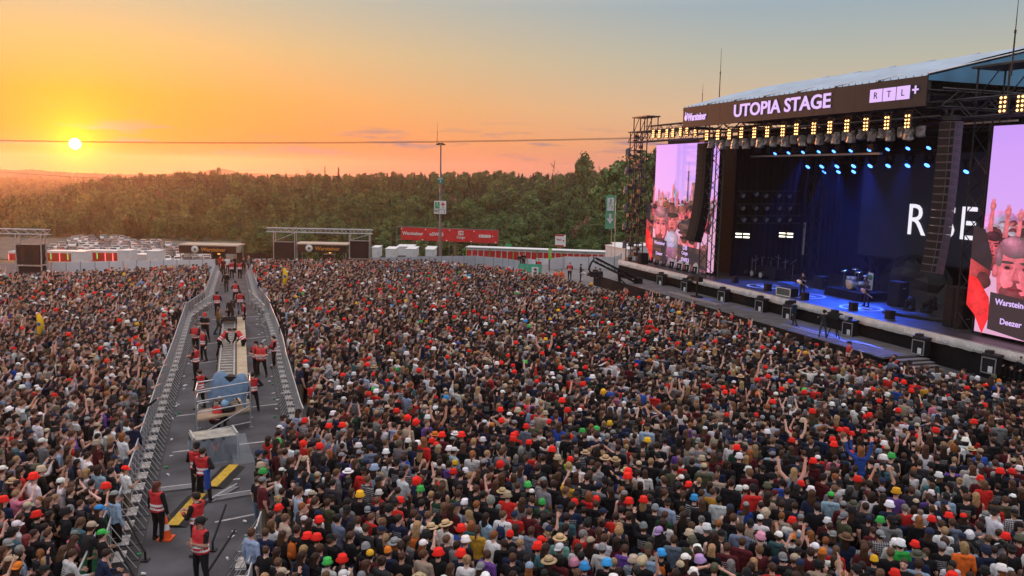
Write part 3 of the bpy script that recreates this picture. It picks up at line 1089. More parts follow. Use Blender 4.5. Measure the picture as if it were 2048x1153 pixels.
# woods: the nearest row as single trees, everything behind as one mass
wp, wv, ws, wt = [], [], [], []
protos = [joined(*TREES[k]) for k in ('round0', 'round1', 'round2', 'round3', 'tall0', 'tall1', 'spruce0', 'spruce1', 'spruce2', 'brown0')]
front = []
yy = 150.0
while yy < 600:
    sp = 4.5 + (yy - 150) * .006
    x0 = AT(-330, 400, yy).x; x1 = AT(1420, 400, yy).x
    xx = x0 + random.uniform(0, sp)
    while xx < x1:
        x = xx + random.gauss(0, sp * .28); y = yy + random.gauss(0, sp * .3)
        xx += sp * random.uniform(.85, 1.2)
        # keep the car park and the slope below the infield open
        if y < 243 and x / y < -.325: continue
        if y < 166 + 10 * math.sin(x * .11) and x < 60: continue
        if y < 172 and x < -20: continue
        pxx = 1024 + x / y * 1650
        right = max(0, min(1, (pxx - 1120) / 120))
        hh = random.uniform(6.5, 11.0) if y > 300 else random.uniform(4.2, 8.0)
        hh += right * 3.0 * (1 if y > 220 else 0)
        kind = random.choices(range(10), [2.4, 2.4, 2.4, 2.4, 3, 3, 2, 2, 2, .04])[0]
        if y > 340: kind = random.choices(range(10), [1, 1, 1, 1, 2, 2, 5, 5, 5, 0])[0]
        z = float(terrain(x, y))
        front.append((y, x, z, hh, kind))
    yy += sp * .92
front.sort(key=lambda t: t[0] - t[3] * 4)
KN = ['round0', 'round1', 'round2', 'round3', 'tall0', 'tall1', 'spruce0', 'spruce1', 'spruce2', 'brown0']
TL2 = {'round': '%s rounded green tree from the left in the front row of woods', 'tall': '%s slim upright tree from the left in the front row of woods', 'spruce': '%s dark pointed spruce from the left in the front row of woods', 'brown': '%s brownish tree from the left in the front row of woods'}
TL = {'round': 'rounded green tree in the front row of the woods', 'tall': 'slim upright green tree in the front row of the woods', 'spruce': 'dark pointed spruce in the front row of the woods', 'brown': 'brownish leafy tree in the front row of the woods'}
NT = 130
TN = {}
front_lab = {}
for y, x, z, hh, kind in sorted(front[:NT], key=lambda t: t[1] / t[0]):
    k = KN[kind][:-1]; TN[k] = TN.get(k, 0) + 1
    front_lab[(y, x)] = TL2[k] % ordinal(TN[k])
for i, (y, x, z, hh, kind) in enumerate(front):
    k = KN[kind]
    if i < NT:
        place_tree(k, x, y, hh, front_lab[(y, x)], {'spruce': 'spruce_tree'}.get(k[:-1], 'leafy_tree'), z, 1.25)
    else:
        wp.append((x, y, z - .1)); wv.append(kind); q = hh / 12; w_ = random.uniform(.95, 1.3); ws.append((q * w_, q * w_, q)); wt.append((0, 0, random.uniform(0, 6.28)))
# a second wood further off to the left, half lost in the sun's glare
for i in range(3000):
    y = random.uniform(600, 1230); pq = random.uniform(-420, 620); x = AT(pq, 400, y).x
    z = AT(pq, float(np.interp(y, [600, 900, 1230], [388, 370, 357])) + float(np.interp(pq, [-400, 0, 250, 620], [2, 0, 4, 10])), y).z - 11
    wp.append((x, y, z + random.uniform(-2, 1))); wv.append(random.randrange(9)); q = random.uniform(.9, 1.25); ws.append((q * 1.2, q * 1.2, q)); wt.append((0, 0, random.uniform(0, 6.28)))
scatter_object('forest', wp, protos, {'variant': ('INT', wv), 'turn': ('FLOAT_VECTOR', wt), 'size': ('FLOAT_VECTOR', ws)}, 'dense mixed green forest covering the slope behind the festival')

# skyline trees that stand out
for px, pb, pt, Y, kind, wide, lab, nm in (
        (1168, 352, 306, 330, 'tall0', 1.25, 'tall full-crowned tree rising above the skyline beside the dead tree', 'leafy_tree'),
        (1150, 356, 322, 332, 'dead0', 1.0, 'thin half-bare tree touching the tall full-crowned skyline tree', 'leafy_tree'),
        (1108, 356, 320, 330, 'dead0', 1.1, 'sparse half-dead tree standing alone above the skyline', 'leafy_tree'),
        (1198, 356, 326, 330, 'dead0', .35, 'bare pole-like trunk between tall skyline tree and stage', 'leafy_tree'),
        (650, 356, 331, 430, 'spruce0', .5, 'thin spruce tip above the skyline, left one of a pair', 'spruce_tree'),
        (677, 356, 333, 430, 'spruce1', .8, 'dense spruce tip above the skyline, right one of a pair', 'spruce_tree'),
        (614, 356, 337, 440, 'dead0', .8, 'faint thin treetop above the skyline left of the spruce pair', 'leafy_tree'),
        (438, 352, 336, 440, 'round1', .8, 'bushy treetop standing in front of the pale blue hill', 'leafy_tree')):
    a, b = AT(px, pb, Y), AT(px, pt, Y)
    hh = (b.z - a.z) + 9.0
    place_tree(kind, a.x, Y, hh, lab, nm, a.z - 9.0, wide * 12 / hh if kind != 'tall0' else wide * .7, group='trees standing above the skyline')
for i, (px, pt, Y, k) in enumerate(((1222, 338, 235, 'round0'), (1243, 322, 236, 'round2'), (1266, 314, 230, 'round1'), (1290, 307, 226, 'round3'), (1318, 300, 224, 'round0'), (1258, 352, 215, 'round1'), (1285, 345, 212, 'round2'), (1232, 366, 222, 'round3'))):
    b = AT(px, pt, Y)
    z0 = float(terrain(b.x, Y))
    place_tree(k, b.x, Y, b.z - z0, ordinal(i + 1) + ' big dark leafy tree of the clump beside the stage tower', 'leafy_tree', z0, 1.0, group='big trees beside the stage')
for i, (px, pt, Y, k, w) in enumerate(((1175, 432, 190, 'brown0', 1.0), (1160, 444, 188, 'brown0', .9))):
    b = AT(px, pt, Y); z0 = float(terrain(b.x, Y))
    place_tree(k, b.x, Y, b.z - z0, ['right', 'left'][i] + ' reddish brown leafy tree near the green exit flag', 'leafy_tree', z0, 1.0, group='brownish trees by the exit flag')
# bushes behind the toilet row
for i in range(34):
    px = 1010 + i * 9 + random.uniform(-4, 4)
    Y = random.uniform(150, 162)
    pt = 478 - 12 * math.exp(-((px - 1250) / 60) ** 2) - 10 * math.exp(-((px - 1075) / 30) ** 2) + random.uniform(-5, 5)
    b = AT(px, pt, Y); z0 = float(terrain(b.x, Y)) - .5
    place_tree(random.choice(['round0', 'round1', 'round2', 'round3']), b.x, Y, b.z - z0, ordinal(i + 1) + ' low green bush from the left behind the toilet cabins', 'green_bush', z0, 1.25, group='bushes behind the toilet row')
# ------------------------------------------------------------------ stage
SA = G(1245, 522, 1.8); SB = G(2048, 709, 1.8)
SU = (SB - SA).normalized(); SU.z = 0
SVV = Vector((-SU.y, SU.x, 0))
SR = math.atan2(SU.y, SU.x)
SO = Vector((SA.x, SA.y, 0))
def SP(u, v, w):
    return SO + SU * u + SVV * v + Vector((0, 0, w))
def STG(px, py, v0):
    """stage coordinates (along front, depth, height) of pixel on the plane v0 behind the stage front"""
    d = ray(px, py); o = Vector((0, 0, CAM_H))
    t = (SO + SVV * v0 - o).dot(SVV) / d.dot(SVV)
    p = o + d * t - SO
    return p.dot(SU), v0, p.z
def STU(px, py, u0):
    """the same on the upright plane u0 across the stage"""
    d = ray(px, py); o = Vector((0, 0, CAM_H))
    t = (SO + SU * u0 - o).dot(SU) / d.dot(SU)
    p = o + d * t - SO
    return u0, p.dot(SVV), p.z
def sthing(name, label, cat, u, v, w, rz=0.0, group=None):
    return thing(name, label, cat, SP(u, v, w), SR + rz, group)

DW = 1.8          # deck height
CW = 0.5          # catwalk height
M_BLACK = mat('stage_black', (0.012, 0.012, 0.014), 0.8, var=.3)
M_DRAPE = mat('black_drape', (0.005, 0.005, 0.007), 0.95, var=.4, scale=2, bump=.7, bscale=3)
M_DECK = mat('stage_deck', (0.055, 0.053, 0.056), 0.45, var=.35, scale=1.5, bump=.15)
M_CAT = mat('catwalk_deck', (0.13, 0.122, 0.125), 0.75, var=.25, scale=1.2, bump=.2)
M_SIGN = mat('sign_black', (0.022, 0.022, 0.025), 0.6, var=.15)
M_STEEL = mat('scaffold_steel', (0.30, 0.31, 0.33), 0.45, .7, var=.25)
M_DSTEEL = mat('dark_steel', (0.045, 0.045, 0.05), 0.5, .5, var=.3)
M_ALU = mat('aluminium', (0.52, 0.53, 0.55), 0.4, .75, var=.2)
M_GREYB = mat('banner_grey', (0.56, 0.54, 0.52), 0.7, var=.2, scale=1.5, bump=.5, bscale=2)
M_WHITE = mat('white_paint', (0.72, 0.72, 0.73), 0.5, var=.06)
M_TARP = mat('roof_tarpaulin', (0.34, 0.44, 0.55), 0.5, var=.12, scale=.5)
M_TARPB = mat('roof_tarpaulin_blue', (0.085, 0.25, 0.42), 0.5, var=.18, scale=.6, bump=.5, bscale=1.2)
M_LILAC = emat('led_lilac', S(226, 190, 255), 1.0)
M_GREEN_DK = mat('tower_green', (0.06, 0.075, 0.065), 0.7, var=.3)

st = sthing('concert_stage', 'huge black festival stage with lit header sign and pale tarpaulin roof', 'stage', 0, 0, 0)
# deck, front face, catwalk
mb = MB(); mb.box((27.5, 8.0, DW - .15), (57, 16, .3)); mb.build('deck', M_DECK, st)
mb = MB(); mb.box((27.5, .12, (DW - .3) / 2), (56.9, .1, DW - .3)); mb.build('front_wall', M_DRAPE, st)
mb = MB(); mb.box((-.95, 7.9, (DW - .3) / 2), (.1, 15.5, DW - .3)); mb.build('side_wall', M_DRAPE, st)
mb = MB(); mb.box((22.5, -1.68, CW - .06), (36, 3.35, .12)); mb.build('catwalk', M_CAT, st)
mb = MB(); mb.box((22.5, -3.30, (CW - .12) / 2), (35.9, .08, CW - .12)); mb.build('catwalk_front', M_DRAPE, st)
mb = MB(); mb.box((22.5, -3.37, CW - .03), (36.05, .05, .06)); mb.build('catwalk_edge', M_ALU, st)
for i in range(17):
    mb = MB(); mb.box((4.5 + 2.1 * i + 1.05, -1.68, CW + .006), (2.07, 3.25, .012)); mb.build('catwalk_board', M_CAT, st)
for i in range(4):
    mb = MB(); mb.box((40.9 + .38 * i, -1.7, CW - .12 * (i + 1) - .02), (.44, 2.4, .05)); mb.build('step', M_APRON, st)
for i in range(18):
    mb = MB(); mb.box((5.0 + 2.05 * i + 1.0, -5.45, .515), (2.03, .10, 1.03)); mb.build('pit_barrier_panel', M_DRAPE, st)
# long pale aluminium channels lying on the catwalk
for u0, u1, v in ((14, 21.5, -2.3), (14.6, 21.6, -1.9), (30.0, 36.4, -2.45), (31.4, 37.2, -2.05), (33.3, 38.8, -1.75)):
    mb = MB(); mb.box(((u0 + u1) / 2, v, CW + .035), (u1 - u0, .16, .05)); mb.build('cable_channel', M_ALU, st)
# banner strip along the deck edge, slightly wrinkled, with sponsor names
def banner(u0, u1):
    mb = MB(); n = int((u1 - u0) / .3)
    vs = []; r = random.Random(3)
    for j, (w, dv) in enumerate(((DW + .02, -.02), (DW - .16, -.09), (DW - .34, -.11), (DW - .50, -.06))):
        for i in range(n + 1):
            vs.append((u0 + (u1 - u0) * i / n, dv + r.uniform(-.02, .02), w + (r.uniform(-.02, .02) if j == 3 else 0)))
    fs = [(j * (n + 1) + i, (j + 1) * (n + 1) + i, (j + 1) * (n + 1) + i + 1, j * (n + 1) + i + 1) for j in range(3) for i in range(n)]
    mb.add(vs, fs, 0, True)
    return mb
bn = banner(-.9, 56).build('banner_strip', M_GREYB, st)
mb = MB(); mb.box((27.5, .03, DW + .035), (56.6, .10, .05)); mb.build('deck_edge_trim', M_ALU, st)
names = ['Warsteiner', 'RTL+', 'Cargo', 'DB', 'Deezer', 'SWR3']
for i in range(23):
    u = 1.0 + i * 2.38
    text('lettering', names[i % 6], .30, mat('banner_print', (.85, .85, .85), .6, var=.03), bn, (u, -.145, DW - .26), depth=.01, bold=True)
# header sign
HV = -1.0
hu0, _, hz1 = STG(1367, 217, HV); hu1 = STG(1856, 153, HV)[0]
hz1 = 16.62; hz0 = 14.92
hd = MB()
nP = 14
for i in range(nP):
    a = hu0 + (hu1 - hu0) * i / nP; b = hu0 + (hu1 - hu0) * (i + 1) / nP
    hd.box(((a + b) / 2, HV + .15, (hz0 + hz1) / 2), (b - a - .015, .3, hz1 - hz0))
hdo = hd.build('header_sign', M_SIGN, st)
mb = MB()
for i in range(46):
    mb.tube((hu0 + (hu1 - hu0) * i / 45, HV + .15, hz1), (hu0 + (hu1 - hu0) * i / 45, HV + .15, hz1 + .12), .03, n=4)
mb.build('sign_clips', M_DSTEEL, hdo)
ux0, _, _ = STG(1468, 222, HV); ux1, _, _ = STG(1661, 205, HV)
uz = (STG(1468, 222, HV)[2] + STG(1661, 205, HV)[2]) / 2
t_ = text('lettering', 'UTOPIA STAGE', 1.32, M_LILAC, hdo, ((ux0 + ux1) / 2, HV - .02, uz), depth=.04, bold=True)
wd = t_.dimensions.x
t_.scale = ((ux1 - ux0) / max(wd, .1), 1, 1.0)
wx0 = STG(1371, 238, HV)[0]; wx1 = STG(1411, 238, HV)[0]
t_ = text('lettering', 'Warsteiner', .78, M_LILAC, hdo, ((wx0 + wx1) / 2 + .25, HV - .02, 15.72), depth=.04, bold=True)
t_.scale = ((wx1 - wx0 - .3) / max(t_.dimensions.x, .1), 1, 1.15)
mb = MB(); mb.lathe([(.001, -.01), (.26, -.01), (.26, .01), (.001, .01)], 10, (wx0 + .12, HV - .02, 15.72), rot=Matrix.Rotation(PI / 2, 3, 'X'))
mb.box((wx0 + .03, HV - .02, 16.0), (.09, .03, .42)); mb.box((wx0 + .30, HV - .02, 15.98), (.08, .03, .34))
mb.build('emblem', M_LILAC, hdo)
rx = [STG(p, 188, HV)[0] for p in (1740, 1766, 1793, 1821)]
rz_ = STG(1780, 189, HV)[2]
for i, ch in enumerate('RTL'):
    mb = MB(); mb.box(((rx[i] + rx[i + 1]) / 2, HV - .02, rz_), (rx[i + 1] - rx[i] - .10, .05, .78)); p = mb.build('logo_tile', M_LILAC, hdo)
    text('lettering', ch, .56, M_BLACK, p, ((rx[i] + rx[i + 1]) / 2, HV - .06, rz_ - .01), depth=.02, spacing=1)
mb = MB(); px_ = STG(1831, 184, HV)[0]; mb.box((px_, HV - .02, rz_ + .1), (.46, .04, .10)); mb.box((px_, HV - .021, rz_ + .1), (.10, .042, .46)); mb.build('logo_plus', M_LILAC, hdo)
# roof: panels from the header up to the ridge and down the back
RV, RW = 11.0, 19.5
nR = 7
for i in range(nR):
    a = hu0 + (hu1 - hu0) * i / nR; b = hu0 + (hu1 - hu0) * (i + 1) / nR
    mb = MB(); vs = []
    for vv, ww in ((HV + .1, 16.60), (3, 17.72), (7, 18.72), (RV, RW), (17, 18.2), (23, 16.4)):
        for k in range(5):
            q = k / 4
            vs.append((a + (b - a) * q, vv, ww - .16 * math.sin(PI * q) + (.10 if q in (0, 1) else 0)))
    mb.add(vs, [(r * 5 + k, (r + 1) * 5 + k, (r + 1) * 5 + k + 1, r * 5 + k + 1)[::-1] for r in range(5) for k in range(4)], 0, True)
    o = mb.build('roof_panel', M_TARP, st)
    mb = MB(); mb.path([(b, HV, 16.72), (b, RV, RW + .12), (b, 23, 16.5)], .06, 5); mb.build('roof_seam', M_ALU, o)
for u_, s_ in ((hu1 + .05, 1), (hu0 - .05, -1)):
    mb = MB(); vs = []
    n = 24
    for i in range(n + 1):
        v_ = HV + (23 - HV) * i / n
        top = 16.6 + (RW - 16.6) * (1 - abs(v_ - RV) / 12.0)
        vs += [(u_ + .06 * math.sin(i * 2.1), v_, 16.35), (u_ + .10 * math.sin(i * 1.7), v_, top)]
    mb.add(vs, [(2 * i, 2 * i + 2, 2 * i + 3, 2 * i + 1) for i in range(n)], 0, True)
    mb.build('roof_gable', M_TARPB, st)
# ceiling underside, back wall, side drapes
mb = MB(); mb.box(((hu0 + hu1) / 2, 11, 15.6), (hu1 - hu0, 23, .15)); mb.build('roof_underside', M_BLACK, st)
mb = MB(); mb.box((27.5, 15.8, 8.7), (57, .2, 14)); mb.build('back_drape', M_DRAPE, st)
mb = MB()
for i in range(40):
    mb.box((13.9 + .05 * math.sin(i), 4 + i * .3, 8.5), (.1, .31, 13.4), 0, Matrix.Rotation(.25 * (-1) ** i, 3, 'Z'))
mb.build('side_drape', M_DRAPE, st)
mb = MB(); mb.box((6.5, 5.2, 8.0), (14.4, .15, 13.0)); mb.build('wing_drape', M_DRAPE, st)
mb = MB(); mb.box((54.2, 8, 8.5), (.2, 15, 13.4)); mb.build('side_drape', M_DRAPE, st)
# truss work
def tr(name, a, b, w, r, m, step=None):
    mb = MB(); truss(mb, a, b, w, r, step); return mb.build(name, m, st)
for v_ in (HV + .6, 4.0, 8.0, 12.0):
    tr('roof_truss', (hu0, v_, 14.7), (hu1 + 1, v_, 14.7), .8, .05, M_DSTEEL, 1.2)
for u_ in (14.2, hu1 + .6):
    tr('side_truss', (u_, HV, 15.3), (u_, 20, 15.3), 1.0, .06, M_DSTEEL, 1.4)
tr('tower', (14.5, 1.2, DW), (14.5, 1.2, 14.6), 1.2, .06, M_GREEN_DK, 1.2)
tr('tower', (40.6, 3.0, DW), (40.6, 3.0, 14.6), 1.2, .06, M_DSTEEL, 1.2)
tr('tower', (14.5, 12, DW), (14.5, 12, 14.6), 1.0, .05, M_DSTEEL, 1.2)
tr('tower', (20.5, 13.5, DW), (20.5, 13.5, 8.0), .9, .05, M_DSTEEL, 1.0)
tr('wing_truss', (0.0, .6, 14.55), (hu0, .6, 14.55), 1.0, .06, M_DSTEEL, 1.1)
tr('wing_truss', (0.0, 2.4, 15.4), (hu0, 2.4, 15.4), .7, .05, M_DSTEEL, 1.0)
tr('wing_truss', (hu1, .6, 14.7), (55.5, .6, 14.7), 1.0, .06, M_DSTEEL, 1.1)
# left scaffold tower with ladders of cross tubes
for u_ in (.3, 1.3):
    mb = MB()
    for v_ in (.2, .9, 1.6):
        mb.tube((u_, v_, DW), (u_, v_, 15.0), .06, n=5)
    for k in range(7):
        z = DW + k * 1.9
        mb.tube((u_, .2, z), (u_, 1.6, z), .045, n=4); mb.tube((u_, .2, z), (u_, 1.6, z + 1.9), .035, n=4)
    mb.build('scaffold_frame', M_DSTEEL, st)
for k in range(26):
    z = DW + .3 + k * .5; mb = MB(); mb.box((.8 + .4 * math.sin(k * 2.7), .3 + (k % 3) * .5, z), (.5 + .3 * math.sin(k), .4, .34)); mb.build('tower_lamp', M_DSTEEL, st)
mb = MB()
for v_ in (.2, .9, 1.6):
    for k in range(8):
        z = DW + k * 1.9
        mb.tube((.3, v_, z), (1.3, v_, z), .045, n=4)
mb.build('scaffold_ledgers', M_DSTEEL, st)
mb = MB(); mb.box((2.2, .9, 16.5), (3.2, 1.5, .12)); 
for u_ in (.8, 2.2, 3.6):
    mb.tube((u_, .3, 15.0), (u_, .3, 16.5), .06, n=5); mb.tube((u_, 1.5, 15.0), (u_, 1.5, 16.5), .06, n=5); mb.tube((u_, .3, 15.0), (u_ + 1.2, .3, 16.5), .04, n=4)
mb.build('top_platform', M_DSTEEL, st)
mb = MB(); mb.box((43.2, 2.0, 17.0), (4.6, 2.4, .12))
for u_ in (41.2, 43.2, 45.2):
    mb.tube((u_, 1.0, 15.0), (u_, 1.0, 17.0), .06, n=5); mb.tube((u_, 3.0, 15.0), (u_, 3.0, 17.0), .06, n=5); mb.tube((u_, 1.0, 15.2), (u_ + 1.6, 1.0, 17.0), .04, n=4)
mb.build('top_platform', M_DSTEEL, st)
mb = MB(); mb.box((36.2 + 4.3, 3, 14.1), (3.6, .12, .10)); mb.build('white_pipe', M_ALU, st)
# speckled rag-wrapped lamps hanging on the outer tower: foil packs
M_FOIL = mat('foil_wrap', (0.42, 0.40, 0.38), 0.35, .35, var=.5, scale=5, bump=1.0, bscale=7)
def crumple(mb, c, s, seed, mi=0):
    r = random.Random(seed); n = 9
    prof = [(.02, .5), (.40, .46), (.47, .2), (.43, -.1), (.48, -.42), (.02, -.46)]
    vs = []
    for p, z in prof:
        for i in range(n):
            a = 2 * PI * i / n
            q = p * r.uniform(.68, 1.25)
            vs.append((c[0] + math.cos(a) * q * s[0], c[1] + math.sin(a) * q * s[1], c[2] + (z + r.uniform(-.05, .05)) * s[2]))
    mb.add(vs, [(k * n + i, k * n + (i + 1) % n, (k + 1) * n + (i + 1) % n, (k + 1) * n + i)[::-1] for k in range(len(prof) - 1) for i in range(n)], mi, False)
for k in range(6):
    t = sthing('wrapped_floodlight', ['topmost', 'second', 'third', 'fourth', 'fifth', 'lowest'][k] + ' foil-wrapped floodlight on the scaffold tower at the far stage end', 'floodlight', .2, .0, 13.0 - 1.9 * k, group='foil-wrapped floodlights on the scaffold tower')
    mb = MB(); crumple(mb, (0, 0, 0), (.6, .5, .8), k); mb.build('wrap', mat('dull_wrap', (.16, .15, .15), .5, .2, var=.5, scale=5, bump=1.0), t)
    mb = MB(); mb.bar((0, 0, .4), (0, .4, .5), .08); mb.build('bracket', M_DSTEEL, t)

# ---- blinders: warm 2 x 4 bulb lamps
M_BULB = emat('bulb_warm', (1.0, 0.46, 0.14), 6.0)
bl_body = MB(); bl_body.box((0, .10, 0), (.62, .18, 1.12)); bl_body.bar((-.36, .1, 0), (-.36, .1, .78), .05); bl_body.bar((.36, .1, 0), (.36, .1, .78), .05); bl_body.bar((-.36, .1, .78), (.36, .1, .78), .05)
BL_ME = bl_body.mesh('housing', [M_DSTEEL])
b1 = MB(); b1.lathe([(.002, .07), (.04, .06), (.066, .03), (.078, 0.0), (.002, -.02)], 8, rot=Matrix.Rotation(PI / 2, 3, 'X'))
BULB_ME = b1.mesh('bulb', [M_BULB])
def blinder(i, px, py, v, label, group, s=1.0):
    u, _, w = STG(px, py, v)
    t = sthing('blinder_light', label, 'stage light', u, v, w, group=group)
    t.scale = (s, s, s)
    obj('housing', BL_ME, t)
    for a in (-.15, .15):
        for k in range(4):
            obj('bulb', BULB_ME, t, (a, -.03, .40 - .27 * k))
ORD = ['first', 'second', 'third', 'fourth', 'fifth', 'sixth', 'seventh', 'eighth', 'ninth', 'tenth', 'eleventh', 'twelfth', 'thirteenth', 'fourteenth', 'fifteenth', 'sixteenth', 'seventeenth', 'eighteenth', 'nineteenth', 'twentieth']
for i, (x, y) in enumerate(((1307, 268), (1319, 268), (1334, 267), (1346, 266), (1361, 264), (1374, 264), (1391, 263))):
    blinder(i, x, y, -.2, ORD[i] + ' glowing blinder lamp from the far end above the smaller video screen', 'blinders above the far screen', .72)
for i, (x, y) in enumerate(((1414, 271), (1436, 270), (1459, 269), (1483, 266), (1509, 266), (1535, 264), (1566, 262), (1593, 259), (1628, 257), (1660, 255), (1694, 252), (1732, 249), (1774, 246), (1815, 243))):
    blinder(i, x, y, -.7, ORD[i] + ' glowing blinder lamp from the far end under the header sign', 'blinders under the header sign', .80)
for i, (x, y) in enumerate(((2006, 209), (2041, 207))):
    blinder(i, x, y, -.2, ORD[i] + ' glowing blinder lamp above the near large video screen', 'blinders above the near screen', .85)
# ---- foil-wrapped fixtures hanging in a row below the blinders
for i, (x, y) in enumerate(((1428, 288), (1451, 289), (1476, 288), (1498, 288), (1526, 286), (1552, 284), (1578, 283), (1612, 282), (1646, 279), (1680, 277), (1711, 274), (1752, 271), (1790, 270), (1828, 268))):
    u, _, w = STG(x, y, .6)
    t = sthing('wrapped_lamp', ORD[i] + ' foil-wrapped lamp from the far end in the row below the blinders', 'stage light', u, .6, w, group='foil-wrapped lamps under the header')
    mb = MB(); crumple(mb, (-.38, 0, 0), (.72, .7, .85), i); crumple(mb, (.42, .1, .12), (.62, .6, .68), i + 50); mb.build('wrap', M_FOIL, t)
    mb = MB(); mb.bar((0, 0, .3), (0, 0, 1.0), .07); mb.build('hanging_clamp', M_DSTEEL, t)
# ---- blue moving heads
M_BLUEL = emat('lens_blue', (0.06, 0.22, 1.0), 6.0)
mh = MB(); mh.box((0, 0, .42), (.42, .34, .16)); mh.bar((-.2, 0, .36), (-.2, 0, -.02), .07, .14); mh.bar((.2, 0, .36), (.2, 0, -.02), .07, .14)
mh.lathe([(.02, .16), (.13, .15), (.15, 0), (.16, -.16), (.02, -.17)], 10, rot=Matrix.Rotation(-.7, 3, 'X'))
MH_ME = mh.mesh('housing', [M_BLACK])
ml = MB(); ml.lathe([(.002, -.20), (.14, -.185), (.145, -.16)], 10, rot=Matrix.Rotation(-.7, 3, 'X')); ML_ME = ml.mesh('lens', [M_BLUEL])
def X5(a, b): return 1440 + a / 4.434, 220 + b / 4.434
rowsB = [('front', 6.3, [(500, 375), (620, 368), (748, 362), (888, 357), (1022, 353), (1172, 347), (1335, 340), (1500, 333), (1680, 325), (1865, 320)]),
         ('middle', 10.5, [(668, 490), (793, 488), (917, 485), (1052, 483), (1200, 480), (1347, 478), (1507, 476), (1680, 474), (1853, 470)]),
         ('rear', 13.5, [(808, 537), (935, 536), (1065, 533), (1200, 531), (1348, 529), (1498, 530), (1665, 527), (1832, 525)])]
MHPOS = {}
for nm, v_, L_ in rowsB:
    for i, p in enumerate(L_):
        u, _, w = STG(*X5(*p), v_)
        t = sthing('moving_head_light', ORD[i] + ' blue moving head light from the far end in the %s ceiling row' % nm, 'stage light', u, v_, w, group='blue moving heads, %s row' % nm)
        k_ = 1.5 if v_ > 7 else 1.15
        t.scale = (k_, k_, k_)
        obj('housing', MH_ME, t); obj('lens', ML_ME, t)
        MHPOS[(nm, i)] = SP(u, v_, w)
    us = [STG(*X5(*p), v_) for p in L_]
    tr('light_bar', (us[0][0] - 1, v_, us[0][2] + .8), (us[-1][0] + 1, v_, us[-1][2] + .8), .4, .03, M_DSTEEL, .6)
t = sthing('moving_head_light', 'single blue moving head light right of the near line array', 'stage light', *STG(1936, 339, 8.0))
t.scale = (1.3, 1.3, 1.3); obj('housing', MH_ME, t); obj('lens', ML_ME, t)
# pale lighting bar hanging mid stage
a_ = STG(1503, 314, 5.0); b_ = STG(1762, 307, 5.0)
t = sthing('lighting_bar', 'long pale horizontal lighting bar hanging under the stage roof', 'truss', a_[0], 5.0, a_[2])
mb = MB(); mb.box(((b_[0] - a_[0]) / 2, 0, (b_[2] - a_[2]) / 2), (b_[0] - a_[0], .25, .14)); mb.build('beam', M_ALU, t)
mb = MB()
for i in range(9):
    x_ = (b_[0] - a_[0]) * (i + .5) / 9; mb.bar((x_, 0, .1), (x_, 0, 1.3), .06); mb.box((x_, 0, .5), (.5, .4, .4))
mb.build('clamps', M_DSTEEL, t)
# small unlit lamps on the far side wall
for i, (x, y) in enumerate(((1484, 390), (1511, 387), (1530, 390), (1556, 390), (1577, 391), (1486, 438), (1508, 438), (1531, 438), (1556, 438), (1577, 438), (1484, 415), (1510, 415), (1532, 415), (1557, 415), (1578, 415))):
    u, v_, w = STU(x, y, 14.6)
    t = sthing('floor_spotlight', '%s small unlit spotlight on the grid left of the band' % ORD[i], 'stage light', u, v_, w, PI / 2, group='small unlit spotlights on the rear grid')
    mb = MB(); mb.lathe([(.03, .2), (.2, .15), (.24, -.1), (.26, -.25), (.02, -.2)], 8, rot=Matrix.Rotation(-1.2, 3, 'X')); mb.build('lamp_head', M_DSTEEL, t)
    mb = MB(); mb.lathe([(.002, -.26), (.20, -.25)], 8, rot=Matrix.Rotation(-1.2, 3, 'X')); mb.build('lens', mat('dull_lens', (.30, .33, .38), .25, var=.1), t)
mb = MB()
for y_ in (383, 432, 409, 447):
    a_ = STU(1475, y_, 14.3); b_ = STU(1600, y_, 14.3); mb.bar(a_, b_, .14)
mb.build('lamp_grid', M_DSTEEL, st)
# two bright tube lamps
M_TUBE = emat('tube_warm', (1.0, 0.93, 0.72), 3.0)
for i, (x, y) in enumerate(((1485, 472), (1572, 471))):
    u, v_, w = STU(x, y, 15.0)
    t = sthing('tube_light', ('far' if i == 0 else 'near') + ' bright four-bar white lamp at the back of the stage', 'stage light', u, v_, w, PI / 4, group='white bar lamps at the back')
    t.scale = (.62, .62, .62)
    mb = MB(); mb.box((0, .12, 0), (2.0, .15, .9)); mb.build('frame', M_DSTEEL, t)
    for a, b in ((-.55, .26), (.55, .26), (-.55, -.2), (.55, -.2)):
        mb = MB(); mb.box((a, 0, b), (.85, .08, .18)); mb.build('tube', M_TUBE, t)

# ---- video screens
def skymat(name):
    m, nt, b = nodemat(name)
    t = nt.nodes.new('ShaderNodeTexCoord'); s = nt.nodes.new('ShaderNodeSeparateXYZ'); r = nt.nodes.new('ShaderNodeValToRGB')
    mr = nt.nodes.new('ShaderNodeMapRange'); mr.inputs['From Max'].default_value = 11.8
    link(nt, t.outputs['Object'], s.inputs[0]); link(nt, s.outputs[2], mr.inputs[0]); link(nt, mr.outputs[0], r.inputs[0])
    e = r.color_ramp.elements
    e[0].position = .35; e[0].color = lin((228, 170, 205)); e[1].position = 1.0; e[1].color = lin((206, 158, 250))
    x = e.new(.62); x.color = lin((214, 166, 246))
    link(nt, r.outputs[0], b.inputs['Emission Color']); b.inputs['Emission Strength'].default_value = 1.0
    b.inputs['Base Color'].default_value = (.01, .01, .01, 1)
    return m
M_SCR = skymat('screen_picture_sky')
def pm(c): return emat('screen_%d_%d_%d' % c, S(*c), 1.0)
